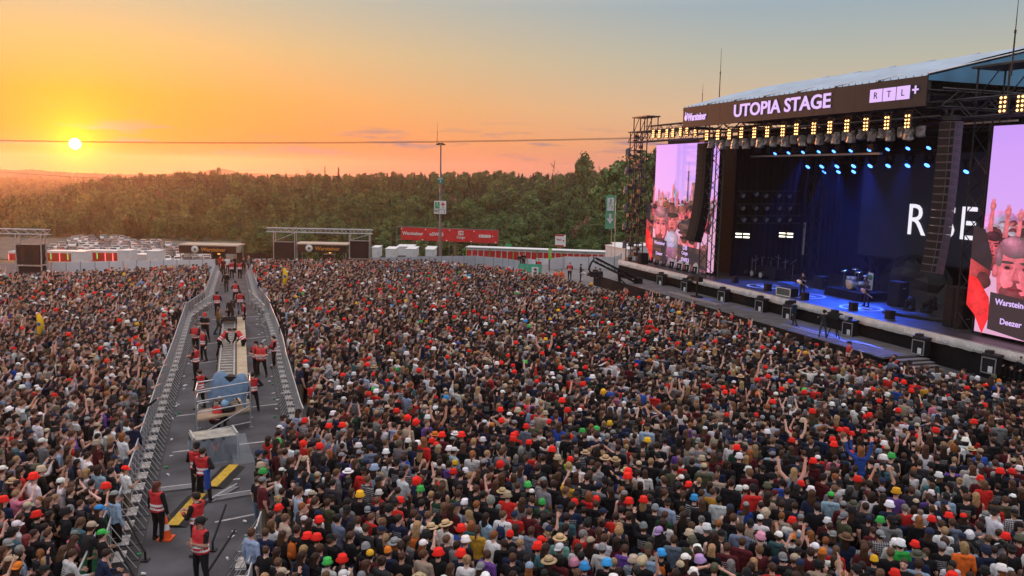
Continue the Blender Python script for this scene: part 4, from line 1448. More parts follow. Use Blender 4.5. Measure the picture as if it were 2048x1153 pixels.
def painted_mat(name):
    m, nt, b = nodemat(name)
    a = nt.nodes.new('ShaderNodeVertexColor'); a.layer_name = 'picture'
    t = nt.nodes.new('ShaderNodeTexCoord'); n = nt.nodes.new('ShaderNodeTexNoise'); n.inputs['Scale'].default_value = 3.2; n.inputs['Detail'].default_value = 6; n.inputs['Roughness'].default_value = .65
    link(nt, t.outputs['Object'], n.inputs['Vector'])
    mr = nt.nodes.new('ShaderNodeMapRange'); mr.inputs['From Min'].default_value = .3; mr.inputs['From Max'].default_value = .7; mr.inputs['To Min'].default_value = .72; mr.inputs['To Max'].default_value = 1.22
    link(nt, n.outputs['Fac'], mr.inputs[0])
    mx = nt.nodes.new('ShaderNodeMix'); mx.data_type = 'RGBA'; mx.blend_type = 'MULTIPLY'; mx.inputs[0].default_value = 1
    link(nt, a.outputs['Color'], mx.inputs[6]); link(nt, mr.outputs[0], mx.inputs[7])
    n2 = nt.nodes.new('ShaderNodeTexNoise'); n2.inputs['Scale'].default_value = 1.1; n2.inputs['Detail'].default_value = 8; n2.inputs['Roughness'].default_value = .7; link(nt, t.outputs['Object'], n2.inputs['Vector'])
    mr2 = nt.nodes.new('ShaderNodeMapRange'); mr2.inputs['From Min'].default_value = .3; mr2.inputs['From Max'].default_value = .7; mr2.inputs['To Min'].default_value = .78; mr2.inputs['To Max'].default_value = 1.22; link(nt, n2.outputs['Fac'], mr2.inputs[0])
    mx2 = nt.nodes.new('ShaderNodeMix'); mx2.data_type = 'RGBA'; mx2.blend_type = 'MULTIPLY'; mx2.inputs[0].default_value = 1; link(nt, mx.outputs[2], mx2.inputs[6]); link(nt, mr2.outputs[0], mx2.inputs[7])
    link(nt, mx2.outputs[2], b.inputs['Emission Color']); b.inputs['Emission Strength'].default_value = 1.0; b.inputs['Base Color'].default_value = (.01, .01, .01, 1)
    return m
M_PIC = painted_mat('screen_picture')
class Art:
    """broadcast picture on a screen: soft shaded shapes with colours per corner"""
    def __init__(self, w, h):
        self.w, self.h = w, h; self.v = []; self.f = []; self.c = []; self.k = 0
    def cl(self, x, z): return min(max(x, 0), self.w), min(max(z, 0), self.h)
    def fan(self, pts, ctr, cin, cout, cdir=None):
        y = -.004 - self.k * .0012; self.k += 1
        o = len(self.v); x, z = self.cl(*ctr); self.v.append((x, y, z)); self.c.append(cin)
        for i, p in enumerate(pts):
            x, z = self.cl(*p); self.v.append((x, y, z))
            t = 1.0
            if cdir is not None:
                # light comes from the left of the picture
                d = (p[0] - ctr[0]) * cdir[0] + (p[1] - ctr[1]) * cdir[1]
                t = 1.0 + .30 * (1 if d > 0 else -1) * min(1, abs(d))
            self.c.append(tuple(min(255, q * t) for q in cout))
        n = len(pts)
        for i in range(n): self.f.append((o, o + 1 + i, o + 1 + (i + 1) % n))
    def el(self, cx, cz, rx, rz, cin, cout=None, n=22, rot=0.0, sh=True):
        cout = cout or tuple(q * .72 for q in cin)
        pts = []
        for i in range(n):
            a = 2 * PI * i / n; wob = 1 + .05 * math.sin(3 * a + cx * 9) + .04 * math.sin(5 * a + cz * 7); x, z = rx * math.cos(a) * wob, rz * math.sin(a) * wob
            pts.append((cx + x * math.cos(rot) - z * math.sin(rot), cz + x * math.sin(rot) + z * math.cos(rot)))
        self.fan(pts, (cx - rx * .2, cz + rz * .15), cin, cout, (-.7, .3) if sh else None)
    def poly(self, c, *p, c2=None):
        cx = sum(q[0] for q in p) / len(p); cz = sum(q[1] for q in p) / len(p)
        self.fan(list(p), (cx, cz), c, c2 or tuple(q * .8 for q in c))
    def face(self, cx, cz, s, skin, hair, hat=None, rot=0.0, shades=False, beard=False):
        E = self.el
        self.poly(tuple(q * .62 for q in skin), (cx - .38 * s, cz - .7 * s), (cx + .38 * s, cz - .7 * s), (cx + .5 * s, cz - 1.5 * s), (cx - .5 * s, cz - 1.5 * s))
        E(cx, cz - .08 * s, .74 * s, 1.02 * s, skin); E(cx + .74 * s, cz, .12 * s, .22 * s, tuple(q * .8 for q in skin)); E(cx - .74 * s, cz, .12 * s, .22 * s, skin)
        if beard: E(cx, cz - .68 * s, .55 * s, .42 * s, tuple(q * .55 for q in skin))
        E(cx + .30 * s, cz - .25 * s, .26 * s, .4 * s, tuple(q * .86 for q in skin), skin); E(cx - .30 * s, cz - .22 * s, .24 * s, .3 * s, tuple(min(255, q * 1.10) for q in skin), skin)
        for q in (-1, 1):
            E(cx + q * .32 * s, cz + .16 * s, .22 * s, .10 * s, tuple(v * .62 for v in skin), tuple(v * .85 for v in skin)); E(cx + q * .32 * s, cz + .14 * s, .10 * s, .05 * s, (52, 34, 38)); E(cx + q * .34 * s, cz + .31 * s, .24 * s, .045 * s, tuple(v * .6 for v in hair))
        self.poly(tuple(v * .9 for v in skin), (cx - .02 * s, cz + .2 * s), (cx + .15 * s, cz - .24 * s), (cx - .14 * s, cz - .26 * s)); E(cx + .04 * s, cz - .27 * s, .13 * s, .045 * s, tuple(v * .6 for v in skin))
        E(cx, cz - .52 * s, .28 * s, .075 * s, (146, 66, 74)); E(cx, cz - .52 * s, .22 * s, .02 * s, (88, 40, 46))
        if hat:
            E(cx, cz + .72 * s, .86 * s, .52 * s, hat); E(cx, cz + .46 * s, .92 * s, .17 * s, tuple(v * .6 for v in hat))
        else:
            E(cx, cz + .80 * s, .70 * s, .34 * s, hair); E(cx - .64 * s, cz + .48 * s, .14 * s, .34 * s, hair); E(cx + .64 * s, cz + .48 * s, .14 * s, .34 * s, hair); E(cx - .2 * s, cz + .95 * s, .34 * s, .16 * s, tuple(min(255, v * 1.3) for v in hair), hair)
        if shades:
            for q in (-1, 1): E(cx + q * .34 * s, cz + .14 * s, .31 * s, .20 * s, (40, 32, 42), (18, 14, 20))
            self.poly((20, 16, 22), (cx - .8 * s, cz + .28 * s), (cx + .8 * s, cz + .28 * s), (cx + .8 * s, cz + .2 * s), (cx - .8 * s, cz + .2 * s))
def make_art(w=11.6, h=11.8):
    A = Art(w, h); r = random.Random(8)
    for i in range(14): A.el(r.uniform(0, w), 6.3 + r.uniform(-.3, .4), r.uniform(.6, 1.3), r.uniform(.3, .6), (165, 165, 200), (200, 160, 215))
    A.poly((112, 104, 136), (7.0, 6.0), (9.3, 6.0), (9.1, 8.3), (7.2, 8.1)); A.poly((150, 150, 190), (8.0, 6.2), (9.0, 6.2), (8.9, 8.0), (8.0, 7.9)); A.poly((84, 78, 104), (6.4, 6.3), (6.7, 6.3), (6.68, 9.2), (6.42, 9.2)); A.poly((90, 85, 110), (6.5, 9.2), (6.58, 9.2), (6.55, 10.1), (6.53, 10.1))
    A.el(4.1, 7.0, .45, .6, (80, 205, 195), (190, 160, 225)); A.poly((60, 90, 110), (4.0, 7.0), (4.12, 7.0), (4.1, 8.3), (4.04, 8.3))
    for i in range(150):
        z = 6.35 - i * .011; s = .26 + i * .0022; x = r.uniform(-.2, w + .2)
        sk = r.choice([(222, 140, 140), (200, 112, 118), (186, 100, 108), (232, 158, 158), (170, 92, 100)]); hr = r.choice([(96, 60, 66), (70, 46, 56), (130, 88, 84), (176, 130, 120), (54, 42, 54), (205, 190, 210)])
        A.el(x, z, s * .8, s, sk); A.el(x, z + s * .5, s * .82, s * .55, hr); A.el(x, z - s * 1.3, s * 1.3, s * .8, r.choice([(60, 48, 66), (190, 80, 90), (120, 100, 130), (205, 190, 215), (46, 40, 54)]))
    for x, z in ((.9, 7.2), (1.9, 6.9), (4.7, 7.4), (5.6, 6.8), (8.2, 7.4), (9.7, 7.0), (2.7, 6.7), (10.8, 6.9)):
        A.poly((224, 142, 140), (x - .16, z - 1.3), (x + .18, z - 1.3), (x + .18, z), (x - .05, z + .05)); A.el(x + .07, z + .15, .19, .26, (234, 156, 150))
        for q in range(3): A.poly((230, 150, 146), (x - .06 + .08 * q, z + .2), (x + .0 + .08 * q, z + .2), (x + .02 + .09 * q, z + .55 - .05 * abs(q - 1)), (x - .04 + .09 * q, z + .55 - .05 * abs(q - 1)))
    A.face(1.2, 5.0, .8, (196, 112, 112), (74, 48, 54)); A.face(3.5, 5.3, .78, (204, 118, 116), (62, 44, 52)); A.face(8.5, 5.3, .95, (178, 96, 98), (48, 40, 52), hat=(44, 42, 58)); A.face(10.2, 5.0, .95, (204, 120, 118), (86, 58, 60)); A.face(6.8, 5.0, .8, (210, 128, 126), (120, 84, 78))
    A.face(5.1, 4.35, 1.28, (208, 130, 122), (90, 62, 58), hat=(112, 84, 78))
    A.face(2.95, 3.75, 1.75, (232, 140, 142), (150, 124, 132), beard=True)
    A.el(.2, 3.6, 1.15, 1.6, (186, 88, 86)); A.poly((44, 40, 54), (-.0, 6.2), (.8, 6.0), (1.45, 4.4), (1.35, 3.7), (0.0, 4.3)); A.el(.95, 3.1, .5, .5, (96, 58, 60))
    A.poly((250, 66, 66), (0, 3.3), (.6, 3.2), (1.45, 2.2), (1.6, 1.2), (1.2, .1), (0.6, 1.1), (0, 1.6), c2=(214, 40, 46))
    A.el(5.3, 2.0, 1.4, 1.3, (170, 140, 170)); A.el(5.3, 2.55, 1.35, .85, (214, 198, 230))
    A.face(8.3, 2.5, 1.9, (218, 134, 138), (60, 46, 54), hat=(58, 50, 62), shades=True)
    A.poly((150, 112, 120), (9.6, 0.2), (11.6, 0.0), (11.6, 2.6), (10.4, 2.4))
    return A
ART = make_art()
def screen(u0, v0, label, w=11.6, h=11.8, zb=2.0):
    t = sthing('video_screen', label, 'video screen', u0, v0, zb)
    mb = MB(); mb.box((w / 2, .16, h / 2), (w + .1, .26, h + .1)); mb.build('screen_casing', M_BLACK, t)
    mb = MB(); mb.add([(0, 0, 0), (w, 0, 0), (w, 0, h), (0, 0, h)], [(0, 1, 2, 3)]); pic = mb.build('screen_face', M_SCR, t)
    me = bpy.data.meshes.new('broadcast_picture'); me.from_pydata(ART.v, [], ART.f); me.materials.append(M_PIC)
    ca = me.color_attributes.new('picture', 'FLOAT_COLOR', 'POINT')
    ca.data.foreach_set('color', np.array([lin((min(255, c[0] * 1.18), c[1] * .88, min(255, c[2] * 1.0)) if c[0] > c[1] + 18 else c) for c in ART.c], np.float32).ravel())
    tag(obj('broadcast_picture', me, pic), kind='stuff')
    y = -.004 - ART.k * .0012 - .01
    cb = Art(w, h); cb.k = 0
    for a, b, z0, z1 in ((1.55, 4.4, 0.45, 2.55), (6.5, w, .55, 2.25)):
        mb = MB(); mb.add([(a, y, z0), (b, y, z0 - .3), (b, y, z1 - .2), (a, y, z1)], [(0, 1, 2, 3)]); mb.build('caption_band', emat('caption_dark', S(52, 42, 50), 1.0), pic)
    for s_, x, z, sz in (('Warsteiner', 3.0, 2.05, .46), ('RTL+', 5.3, 2.0, .46), ('DB', 7.9, 2.0, .6), ('Cargo', 7.9, 1.5, .45), ('Deezer', 3.0, 1.0, .45), ('SWR3', 8.0, .85, .55)):
        text('lettering', s_, sz, M_LILAC, pic, (x, y - .02, z), depth=.01, bold=True)
    return t
screen(1.7, 2.5, 'tall video screen at the far stage end showing festival faces on lilac')
screen(41.5, 2.2, 'tall video screen at the near stage end, cut by the picture edge')
# dark rear LED wall with the band name
t = sthing('rear_video_wall', 'dark rear video wall with large white letters behind the band', 'video screen', 20.5, 12.0, 4.6)
mb = MB(); mb.box((9.5, .15, 4.0), (19, .3, 8.6)); mb.build('screen_casing', M_BLACK, t)
mb = MB(); mb.add([(.1, -.01, -.2), (18.9, -.01, -.2), (18.9, -.01, 8.2), (.1, -.01, 8.2)], [(0, 1, 2, 3)]); f = mb.build('screen_face', emat('led_navy', (0.0018, 0.0026, 0.008), 1.0), t)
a_ = STG(1815, 410, 11.95); b_ = STG(1818, 474, 11.95)
tx = text('lettering', 'RISE', 3.35, emat('led_white', (.93, .90, 1.0), 1.0), f, (a_[0] - 20.5, -.06, (a_[2] + b_[2]) / 2 - 4.6), depth=.03, align='LEFT', bold=False, spacing=1.12)
tx.scale = (1.0, 1, (a_[2] - b_[2]) / 2.4)

# ---- line arrays
M_CAB = mat('cabinet_grille', (0.012, 0.012, 0.014), 0.9, var=.25, scale=20)
def line_array(label, u, v, w_top, n, hcab, wid, dep, curve, rz=0.0):
    t = sthing('line_array', label, 'loudspeaker', u, v, 0, rz)
    mb = MB(); mb.box((0, 0, w_top + .2), (wid * .8, dep * .7, .25)); mb.bar((0, 0, w_top + .2), (0, 0, 14.9), .10); mb.bar((-.4, 0, w_top + .2), (-.4, 0, 14.9), .06); mb.build('flying_frame', M_DSTEEL, t)
    mb = MB(); mb.path([(0, .04, w_top), (0, .04, w_top - n * hcab * .5), (0, .04 - curve * .9, w_top - n * hcab * .97)], .26, 6); mb.build('spine', M_BLACK, t)
    y = 0.0; z = w_top; ang = 0.0
    for i in range(n):
        ang = -curve * (i / n) ** 2.2
        rot = Matrix.Rotation(ang, 3, 'X')
        mb = MB(); mb.box((0, 0, 0), (wid, dep, hcab - .012))
        mb.box((0, -dep / 2 - .012, 0), (wid * .96, .03, hcab * .80), 1)
        mb.box((wid * .25, -dep / 2 - .035, 0), (.03, .03, hcab * .8), 0)
        for q in (-1, 0, 1):
            mb.box((wid / 2 + .012, q * dep * .22, 0), (.03, dep * .15, hcab * .5), 0)
        me = mb.mesh('cabinet', [mat('cabinet_side', (0.10, 0.09, 0.11), .7, var=.2) if wid < 1.3 else M_CAB, M_CAB])
        o = obj('cabinet', me, t, (0, y, z - hcab / 2)); o.rotation_euler = (ang, 0, 0)
        z -= hcab * math.cos(ang); y += hcab * math.sin(ang) * -1 * -1
    return t
u_, _, w_ = STG(1892, 240, -.2)
line_array('tall black line array hanging in front of the near screen edge', u_ + .30, -.1, 14.0, 19, .455, 1.12, .58, .20)
u_, _, w_ = STG(1408, 288, .9)
line_array('tall black line array hanging in front of the far video screen', u_ + .3, .9, 13.6, 20, .435, 1.55, .75, .35)

# ---- things standing on the deck
def cab(name, label, cat, u, v, size, m=M_CAB, group=None, w=DW, trim=True):
    t = sthing(name, label, cat, u, v, w, group=group)
    mb = MB(); mb.box((0, 0, size[2] / 2), size); mb.build('cabinet', M_BLACK, t)
    mb = MB(); mb.box((0, -size[1] / 2 - .01, size[2] / 2), (size[0] * .9, .03, size[2] * .86)); mb.build('grille', m, t)
    mb = MB(); mb.box((size[0] / 2 + .005, 0, size[2] * .75), (.02, size[1] * .3, .05)); mb.build('handle', M_STEEL, t)
    return t
u_, v_ = (lambda p: ((p - SO).dot(SU), (p - SO).dot(SVV)))(G(1640, 577, DW))
cab('guitar_cabinet', 'black guitar speaker cabinet left of the drum riser', 'amplifier', u_, v_, (1.15, .5, 1.0))
u_, v_ = (lambda p: ((p - SO).dot(SU), (p - SO).dot(SVV)))(G(1794, 612, DW))
cab('bass_cabinet', 'tall black cabinet standing right of the bassist', 'amplifier', u_, v_, (1.1, .8, 1.75))
g3 = lambda x, y, z=DW: ((G(x, y, z) - SO).dot(SU), (G(x, y, z) - SO).dot(SVV))
u_, v_ = g3(1908, 655)
for k in range(2):
    for j in range(3):
        cab('subwoofer', '%s of the near stage-edge bass stack, %s column' % (['bottom box', 'middle box', 'top box'][j], ['left', 'right'][k]), 'loudspeaker', u_ - .3 + k * .72, v_ + .2, (.7, .9, .82), group='bass stack beside the near screen', w=DW + .83 * j)
u_, v_ = g3(1428, 548)
for j in range(4):
    cab('subwoofer', '%s box of the far bass stack beside the far screen' % ['bottom', 'second', 'third', 'top'][j], 'loudspeaker', u_ - .1, v_ - .6, (.7, .8, .62), group='bass stack beside the far screen', w=DW + .63 * j)
# dome-wrapped lamps in front of the screens
M_PLASTIC = mat('clear_hood', (0.55, 0.50, 0.48), 0.25, var=.2)
def dome_light(label, u, v, s=1.0, group=None):
    t = sthing('hooded_lamp', label, 'stage light', u, v, DW, .25, group)
    t.scale = (s, s, s)
    mb = MB(); mb.box((0, 0, .12), (.8, .7, .24)); mb.box((0, -.25, .45), (.55, .12, .5)); mb.build('lamp_body', M_BLACK, t)
    mb = MB(); mb.lathe([(.52, .1), (.54, .5), (.46, .85), (.25, 1.05), (.001, 1.1)], 12, (0, .08, 0), sy=.75); mb.build('hood', M_PLASTIC, t)
    mb = MB(); mb.box((.5, -.12, .5), (.07, .5, .95), 0, Matrix.Rotation(-.25, 3, 'X')); mb.build('rack', M_ALU, t)
for i, (x, y) in enumerate(((1306, 526), (1318, 530), (1332, 533), (1347, 537), (1362, 541), (1377, 544), (1393, 548))):
    u_, v_ = g3(x, y); dome_light(ORD[i] + ' clear-hooded lamp from the far end at the foot of the far screen', u_, v_, .95, 'hooded lamps below the far screen')
for i, (x, y) in enumerate(((1982, 672), (2022, 681))):
    u_, v_ = g3(x, y); dome_light(['left', 'right'][i] + ' clear-hooded lamp at the foot of the near screen', u_, v_, .95, 'hooded lamps below the near screen')
for i, (x, y) in enumerate(((2003, 676), (2044, 686))):
    u_, v_ = g3(x, y)
    t = sthing('floor_blinder', ['left', 'right'][i] + ' unlit eight-lamp panel between the hooded lamps', 'stage light', u_, v_, DW, .2, 'lamp panels below the near screen')
    mb = MB(); mb.box((0, 0, .55), (.65, .18, 1.0), 0, Matrix.Rotation(-.2, 3, 'X')); mb.box((0, .1, .04), (.7, .5, .08)); mb.build('housing', M_BLACK, t)
    for a in (-.15, .15):
        for k in range(4):
            mb = MB(); mb.lathe([(.002, .02), (.09, .012), (.10, -.01)], 8, (a, -.12 - .03 * (k - 1.5) , .22 + .22 * k), rot=Matrix.Rotation(PI / 2 - .2, 3, 'X')); mb.build('lens', mat('dull_lens', (.30, .33, .38), .25, var=.1), t)
# monitors with pale frames along the catwalk
for i, (x, y) in enumerate(((1313, 571), (1366, 584), (1442, 604), (1524, 624), (1576, 639), (1690, 672), (1831, 710), (1970, 748))):
    u_, v_ = g3(x, y, CW)
    t = sthing('front_fill_speaker', ORD[i] + ' white-framed speaker from the far end on the catwalk', 'loudspeaker', u_, -.55, CW, .15, 'white-framed speakers along the catwalk')
    mb = MB(); mb.box((0, 0, .45), (.78, .6, .9)); mb.build('cabinet', M_BLACK, t)
    mb = MB()
    for a, b, c, d in ((0, .86, .80, .05), (0, .04, .80, .05), (-.38, .45, .05, .82), (.38, .45, .05, .82)): mb.box((a, -.315, b), (c, .05, d))
    mb.build('frame', M_ALU, t)
    mb = MB(); mb.box((.12, -.33, .26), (.24, .03, .34)); mb.build('notice', M_WHITE, t)
    mb = MB(); mb.box((0, 0, 1.0), (.86, .55, .12)); mb.box((-.2, 0, 1.14), (.3, .4, .16)); mb.build('lid_pack', M_DSTEEL, t)
# small black stage monitors
for i, (x, y) in enumerate(((1420, 549), (1470, 566), (1535, 582), (1609, 600), (1706, 621), (1779, 638), (1285, 528))):
    u_, v_ = g3(x, y)
    t = sthing('stage_monitor', ORD[i] + ' small black speaker along the deck edge', 'loudspeaker', u_, v_, DW, 0, 'small black speakers on the deck edge')
    k = 2.0 if i == 6 else 1.0
    mb = MB(); mb.prism([(-.22 * k, -.2 * k), (.22 * k, -.2 * k), (.25 * k, .2 * k), (-.25 * k, .2 * k)], 0, .55 * k); mb.build('cabinet', M_BLACK, t)
    mb = MB(); mb.box((0, -.21 * k, .28 * k), (.38 * k, .03, .46 * k)); mb.build('grille', M_CAB, t)
u_, v_ = g3(1574, 592)
t = sthing('wedge_monitor', 'pale framed wedge speaker at the feet of the guitarist', 'loudspeaker', u_, v_, DW, .1)
mb = MB(); mb.prism([(-.75, -.35), (.75, -.35), (.75, .4), (-.75, .4)], 0, .62); mb.build('cabinet', M_BLACK, t)
mb = MB(); mb.box((0, -.37, .31), (1.4, .04, .52)); mb.build('grille', mat('grille_grey', (.10, .11, .10), .7), t)
mb = MB()
for a, b, c, d in ((0, .60, 1.5, .06), (0, .03, 1.5, .06), (-.73, .31, .06, .6), (.73, .31, .06, .6)): mb.box((a, -.40, b), (c, .05, d))
mb.build('frame', M_WHITE, t)
# painted white ring emblems on the deck
M_FLOORW = mat('floor_paint', (0.55, 0.56, 0.60), .6, var=.15)
for i, (x, y) in enumerate(((1529, 573), (1612, 592), (1722, 616))):
    u_, v_ = g3(x, y)
    t = sthing('floor_emblem', ['far', 'middle', 'near'][i] + ' white ring emblem painted on the stage deck', 'floor marking', u_, v_, DW + .006, group='ring emblems on the deck')
    mb = MB(); mb.lathe([(1.25, 0), (1.45, 0)], 28); mb.build('ring', M_FLOORW, t)
    mb = MB(); mb.box((0, 0, 0), (1.5, .28, .004), 0, Matrix.Rotation(.5, 3, 'Z')); mb.box((.1, -.3, .001), (1.1, .22, .004), 0, Matrix.Rotation(-.5, 3, 'Z')); mb.build('figure', M_FLOORW, t)
# drum riser and kit
u_, v_ = g3(1692, 596)
t = sthing('drum_riser', 'low black platform under the drum kit', 'platform', u_, v_, DW)
mb = MB(); mb.box((0, .9, .30), (3.9, 2.6, .6)); mb.build('platform', M_DRAPE, t)
M_DRUM = mat('drum_shell', (0.45, 0.50, 0.62), .25, .2, var=.1)
M_SKINW = mat('drum_head', (0.62, 0.45, 0.28), .5)
M_CYM = mat('cymbal_brass', (0.55, 0.45, 0.22), .25, .9)
t = sthing('drum_kit', 'drum kit with tan bass drum head on the riser', 'drum kit', u_ - .2, v_ + .6, DW + .6)
t.scale = (1.15, 1.15, 1.15)
mb = MB(); mb.lathe([(.30, -.22), (.30, .22)], 18, (0, 0, .31), rot=Matrix.Rotation(PI / 2, 3, 'X')); bd = mb.build('bass_drum', M_DRUM, t)
mb = MB(); mb.lathe([(.001, .225), (.29, .222), (.31, .20)], 18, (0, 0, .31), rot=Matrix.Rotation(PI / 2, 3, 'X')); mb.build('drum_head', M_SKINW, bd)
for a, b, c, r_ in ((-.32, .05, .72, .17), (.12, .05, .74, .17), (.55, .3, .45, .22), (-.65, .3, .45, .19)):
    mb = MB(); mb.lathe([(.001, -.12), (r_, -.12), (r_, .12), (.001, .12)], 12, (a, b, c)); mb.build('tom_drum', M_DRUM, t)
for a, b, c in ((-.75, 0, 1.15), (.45, .1, 1.2), (.85, .35, 1.0), (-.3, .5, 1.3)):
    mb = MB(); mb.lathe([(.001, .03), (.08, .02), (.26, 0), (.001, .005)], 14, (a, b, c), rot=Matrix.Rotation(.2, 3, 'X')); cy = mb.build('cymbal', M_CYM, t)
    mb = MB(); mb.tube((a, b, 0), (a, b, c), .015, n=5); mb.build('cymbal_stand', M_STEEL, cy)
# vertical white logo flags and pieces of backline
for i, (x, y0, y1) in enumerate(((1604, 470, 510), (1738, 552, 596))):
    a = G(x, y1, DW) if i else SP(*STG(x, y1, 11.5))
    u_, v_ = (a - SO).dot(SU), (a - SO).dot(SVV)
    t = sthing('logo_flag', ['tall white logo flag hanging behind the guitarist', 'white logo flag standing behind the bassist'][i], 'flag', u_, v_, a.z)
    h_ = 3.0 if i == 0 else 1.9
    mb = MB(); mb.prism([(-.25, -.02), (.25, -.02), (.25, .02), (-.25, .02)], 0, h_); mb.build('cloth', M_WHITE, t)
    mb = MB(); mb.lathe([(.001, -.01), (.22, -.01), (.22, .01), (.001, .01)], 12, (0, -.03, h_ - .35), sy=1, rot=Matrix.Rotation(PI / 2, 3, 'X')); mb.build('emblem', mat('flag_green', (.10, .28, .14), .6), t)
u_, v_ = g3(1502, 556)
t = sthing('covered_backline', 'dark cluster of second drum kit and stands at the far stage side', 'equipment', u_, v_ + 1.0, DW)
for k in range(3):
    mb = MB(); mb.lathe([(.001, -.16), (.33, -.15), (.33, .15), (.001, .16)], 14, (-1.6 + 1.3 * k, -.6, .36), rot=Matrix.Rotation(PI / 2, 3, 'X')); o_ = mb.build('drum', M_DSTEEL, t)
    mb = MB(); mb.lathe([(.001, .17), (.24, .165)], 14, (-1.6 + 1.3 * k, -.6, .36), rot=Matrix.Rotation(PI / 2, 3, 'X')); mb.build('drum_head', mat('drum_white', (.5, .5, .52), .5), o_)
for k in range(9):
    r_ = random.Random(k); a, b = r_.uniform(-2.2, 2.2), r_.uniform(-.4, 2)
    mb = MB(); mb.tube((a, b, 0), (a, b, 1.3 + r_.random()), .03, n=5); mb.bar((a - .4, b, 1.3 + r_.random() * .6), (a + .4, b, 1.5 + r_.random() * .4), .04); mb.build('stand', M_STEEL, t)
mb = MB(); mb.box((0, .8, .5), (4.2, 1.6, .9)); mb.build('case', M_BLACK, t)
u_, v_ = g3(1800, 596)
t = sthing('draped_equipment', 'black plastic sheet over equipment behind the bassist', 'tarpaulin', u_, v_ + 1.2, DW)
mb = MB(); n = 16; r_ = random.Random(2); vs = []
for j in range(7):
    for i in range(n):
        a = 2 * PI * i / n; rr = (1, .97, .92, .85, .7, .4, .02)[j] * r_.uniform(.88, 1.08)
        vs.append((math.cos(a) * 3.4 * rr, math.sin(a) * 1.3 * rr, (0, .8, 1.5, 2.1, 2.5, 2.8, 2.9)[j] * (1 + .15 * math.sin(3 * a))))
mb.add(vs, [(j * n + i, j * n + (i + 1) % n, (j + 1) * n + (i + 1) % n, (j + 1) * n + i) for j in range(6) for i in range(n)], 0, False)
mb.build('sheet', mat('black_plastic', (.018, .018, .02), .25, var=.3, bump=.6), t)
# floor lamps on a ramp at the near deck side
for i, (x, y) in enumerate(((1818, 630), (1852, 634), (1862, 628))):
    u_, v_ = g3(x, y)
    t = sthing('floor_moving_head', ORD[i] + ' black moving head standing on the deck near the bass stack', 'stage light', u_, v_, DW, 0, 'moving heads on the deck')
    for nm_, me_ in (('housing', MH_ME), ('lens', mat('dull_lens', (.30, .33, .38), .25, var=.1))):
        if nm_ == 'housing': o_ = obj(nm_, me_, t, (0, 0, .95), (PI, 0, 0)); o_.scale = (1.4,) * 3
mb = MB(); mb.box((0, 0, .12), (6, .7, .12)); u_, v_ = g3(1860, 640)
t = sthing('lamp_rail', 'low black rail under the moving heads on the deck', 'rail', u_, v_, DW, .35); mb.build('rail', M_DSTEEL, t)
# ---- blue wash: lit spots from the moving heads
def spot(p, tgt, power, col, size, blend=.6, name='blue_spot'):
    l = bpy.data.lights.new(name, 'SPOT'); l.energy = power; l.color = col; l.spot_size = size; l.spot_blend = blend; l.shadow_soft_size = .12
    o = bpy.data.objects.new(name, l); COL.objects.link(o); o.location = p
    o.rotation_euler = (Vector(tgt) - Vector(p)).to_track_quat('-Z', 'Y').to_euler()
for (nm, i), tgt in ((('front', 2), (19, 2.5)), (('front', 4), (24, 3)), (('front', 6), (29, 3)), (('front', 8), (33, 2.5)), (('middle', 3), (27, 5)), (('middle', 5), (33, 1.5))):
    p = MHPOS[(nm, i)] + Vector((0, 0, -.5))
    spot(p, SP(tgt[0], tgt[1], DW), 13000, (.02, .10, 1.0), R(34))

# narrow beams from the middle row through stage smoke
for i, (tu, tv) in enumerate(((17.5, 7), (18.5, 6.5), (19.5, 6.5), (21, 6), (23, 6))):
    p = MHPOS[('middle', i)] + Vector((0, 0, -.4))
    spot(p, SP(tu, tv, DW), 26000, (.03, .12, 1.0), R(9), .5, 'blue_beam')
m, nt, b_ = nodemat('stage_smoke'); nt.nodes.remove(b_)
pv = nt.nodes.new('ShaderNodeVolumePrincipled'); pv.inputs['Color'].default_value = (.8, .85, 1, 1); pv.inputs['Density'].default_value = .0016; pv.inputs['Anisotropy'].default_value = .2
link(nt, pv.outputs[0], nt.nodes['Material Output'].inputs['Volume'])
mb = MB(); mb.box((27.2, 7.6, 8.1), (25.0, 14.0, 12.4)); o_ = mb.build('smoke', m, None, SO, (0, 0, SR))
tag(o_, 'thin blue-lit smoke hanging inside the stage', kind='stuff')

# ---- lightning rods and cables
def rod(px, y0, y1, Y, r_, label):
    a, b = AT(px[0], y0, Y), AT(px[1], y1, Y)
    t = thing('lightning_rod', label, 'mast', a)
    d = b - a
    mb = MB(); mb.tube((0, 0, 0), d * .55, r_, r_ * .8, 5); mb.tube(d * .55, d, r_ * .55, r_ * .3, 5); mb.build('rod', M_DSTEEL, t)
    mb = MB(); mb.tube(d * .53, d * .57, r_ * 1.3, n=6); mb.build('coupling', M_DSTEEL, t)
rod((1438, 1443), 206, 97, 85, .055, 'thin lightning rod rising behind the roof at the header sign')
rod((1404, 1406), 214, 168, 88, .04, 'short thin lightning rod near the far end of the header sign')
rod((2022, 2038), 152, -10, 44, .05, 'tall lightning rod rising from the near end of the stage roof')
rod((874, 875), 290, 245, 160, .06, 'thin antenna rod standing behind the light mast top')
mb = MB(); a, b = AT(1296, 277, 84), AT(-260, 276, 92)
for dz in (0, .09):
    pts = [a.lerp(b, i / 24) + Vector((0, 0, dz - .55 * 4 * (i / 24) * (1 - i / 24))) for i in range(25)]
    mb.path(pts, .021, 4)
tag(mb.build('overhead_cable', M_DSTEEL), 'double overhead cable running from stage tower across the sky', 'cable')
mb = MB(); a, b = AT(-200, 325, 140), AT(560, 362, 175); mb.path([a.lerp(b, i / 8) + Vector((0, 0, -1.2 * 4 * (i / 8) * (1 - i / 8))) for i in range(9)], .03, 4)
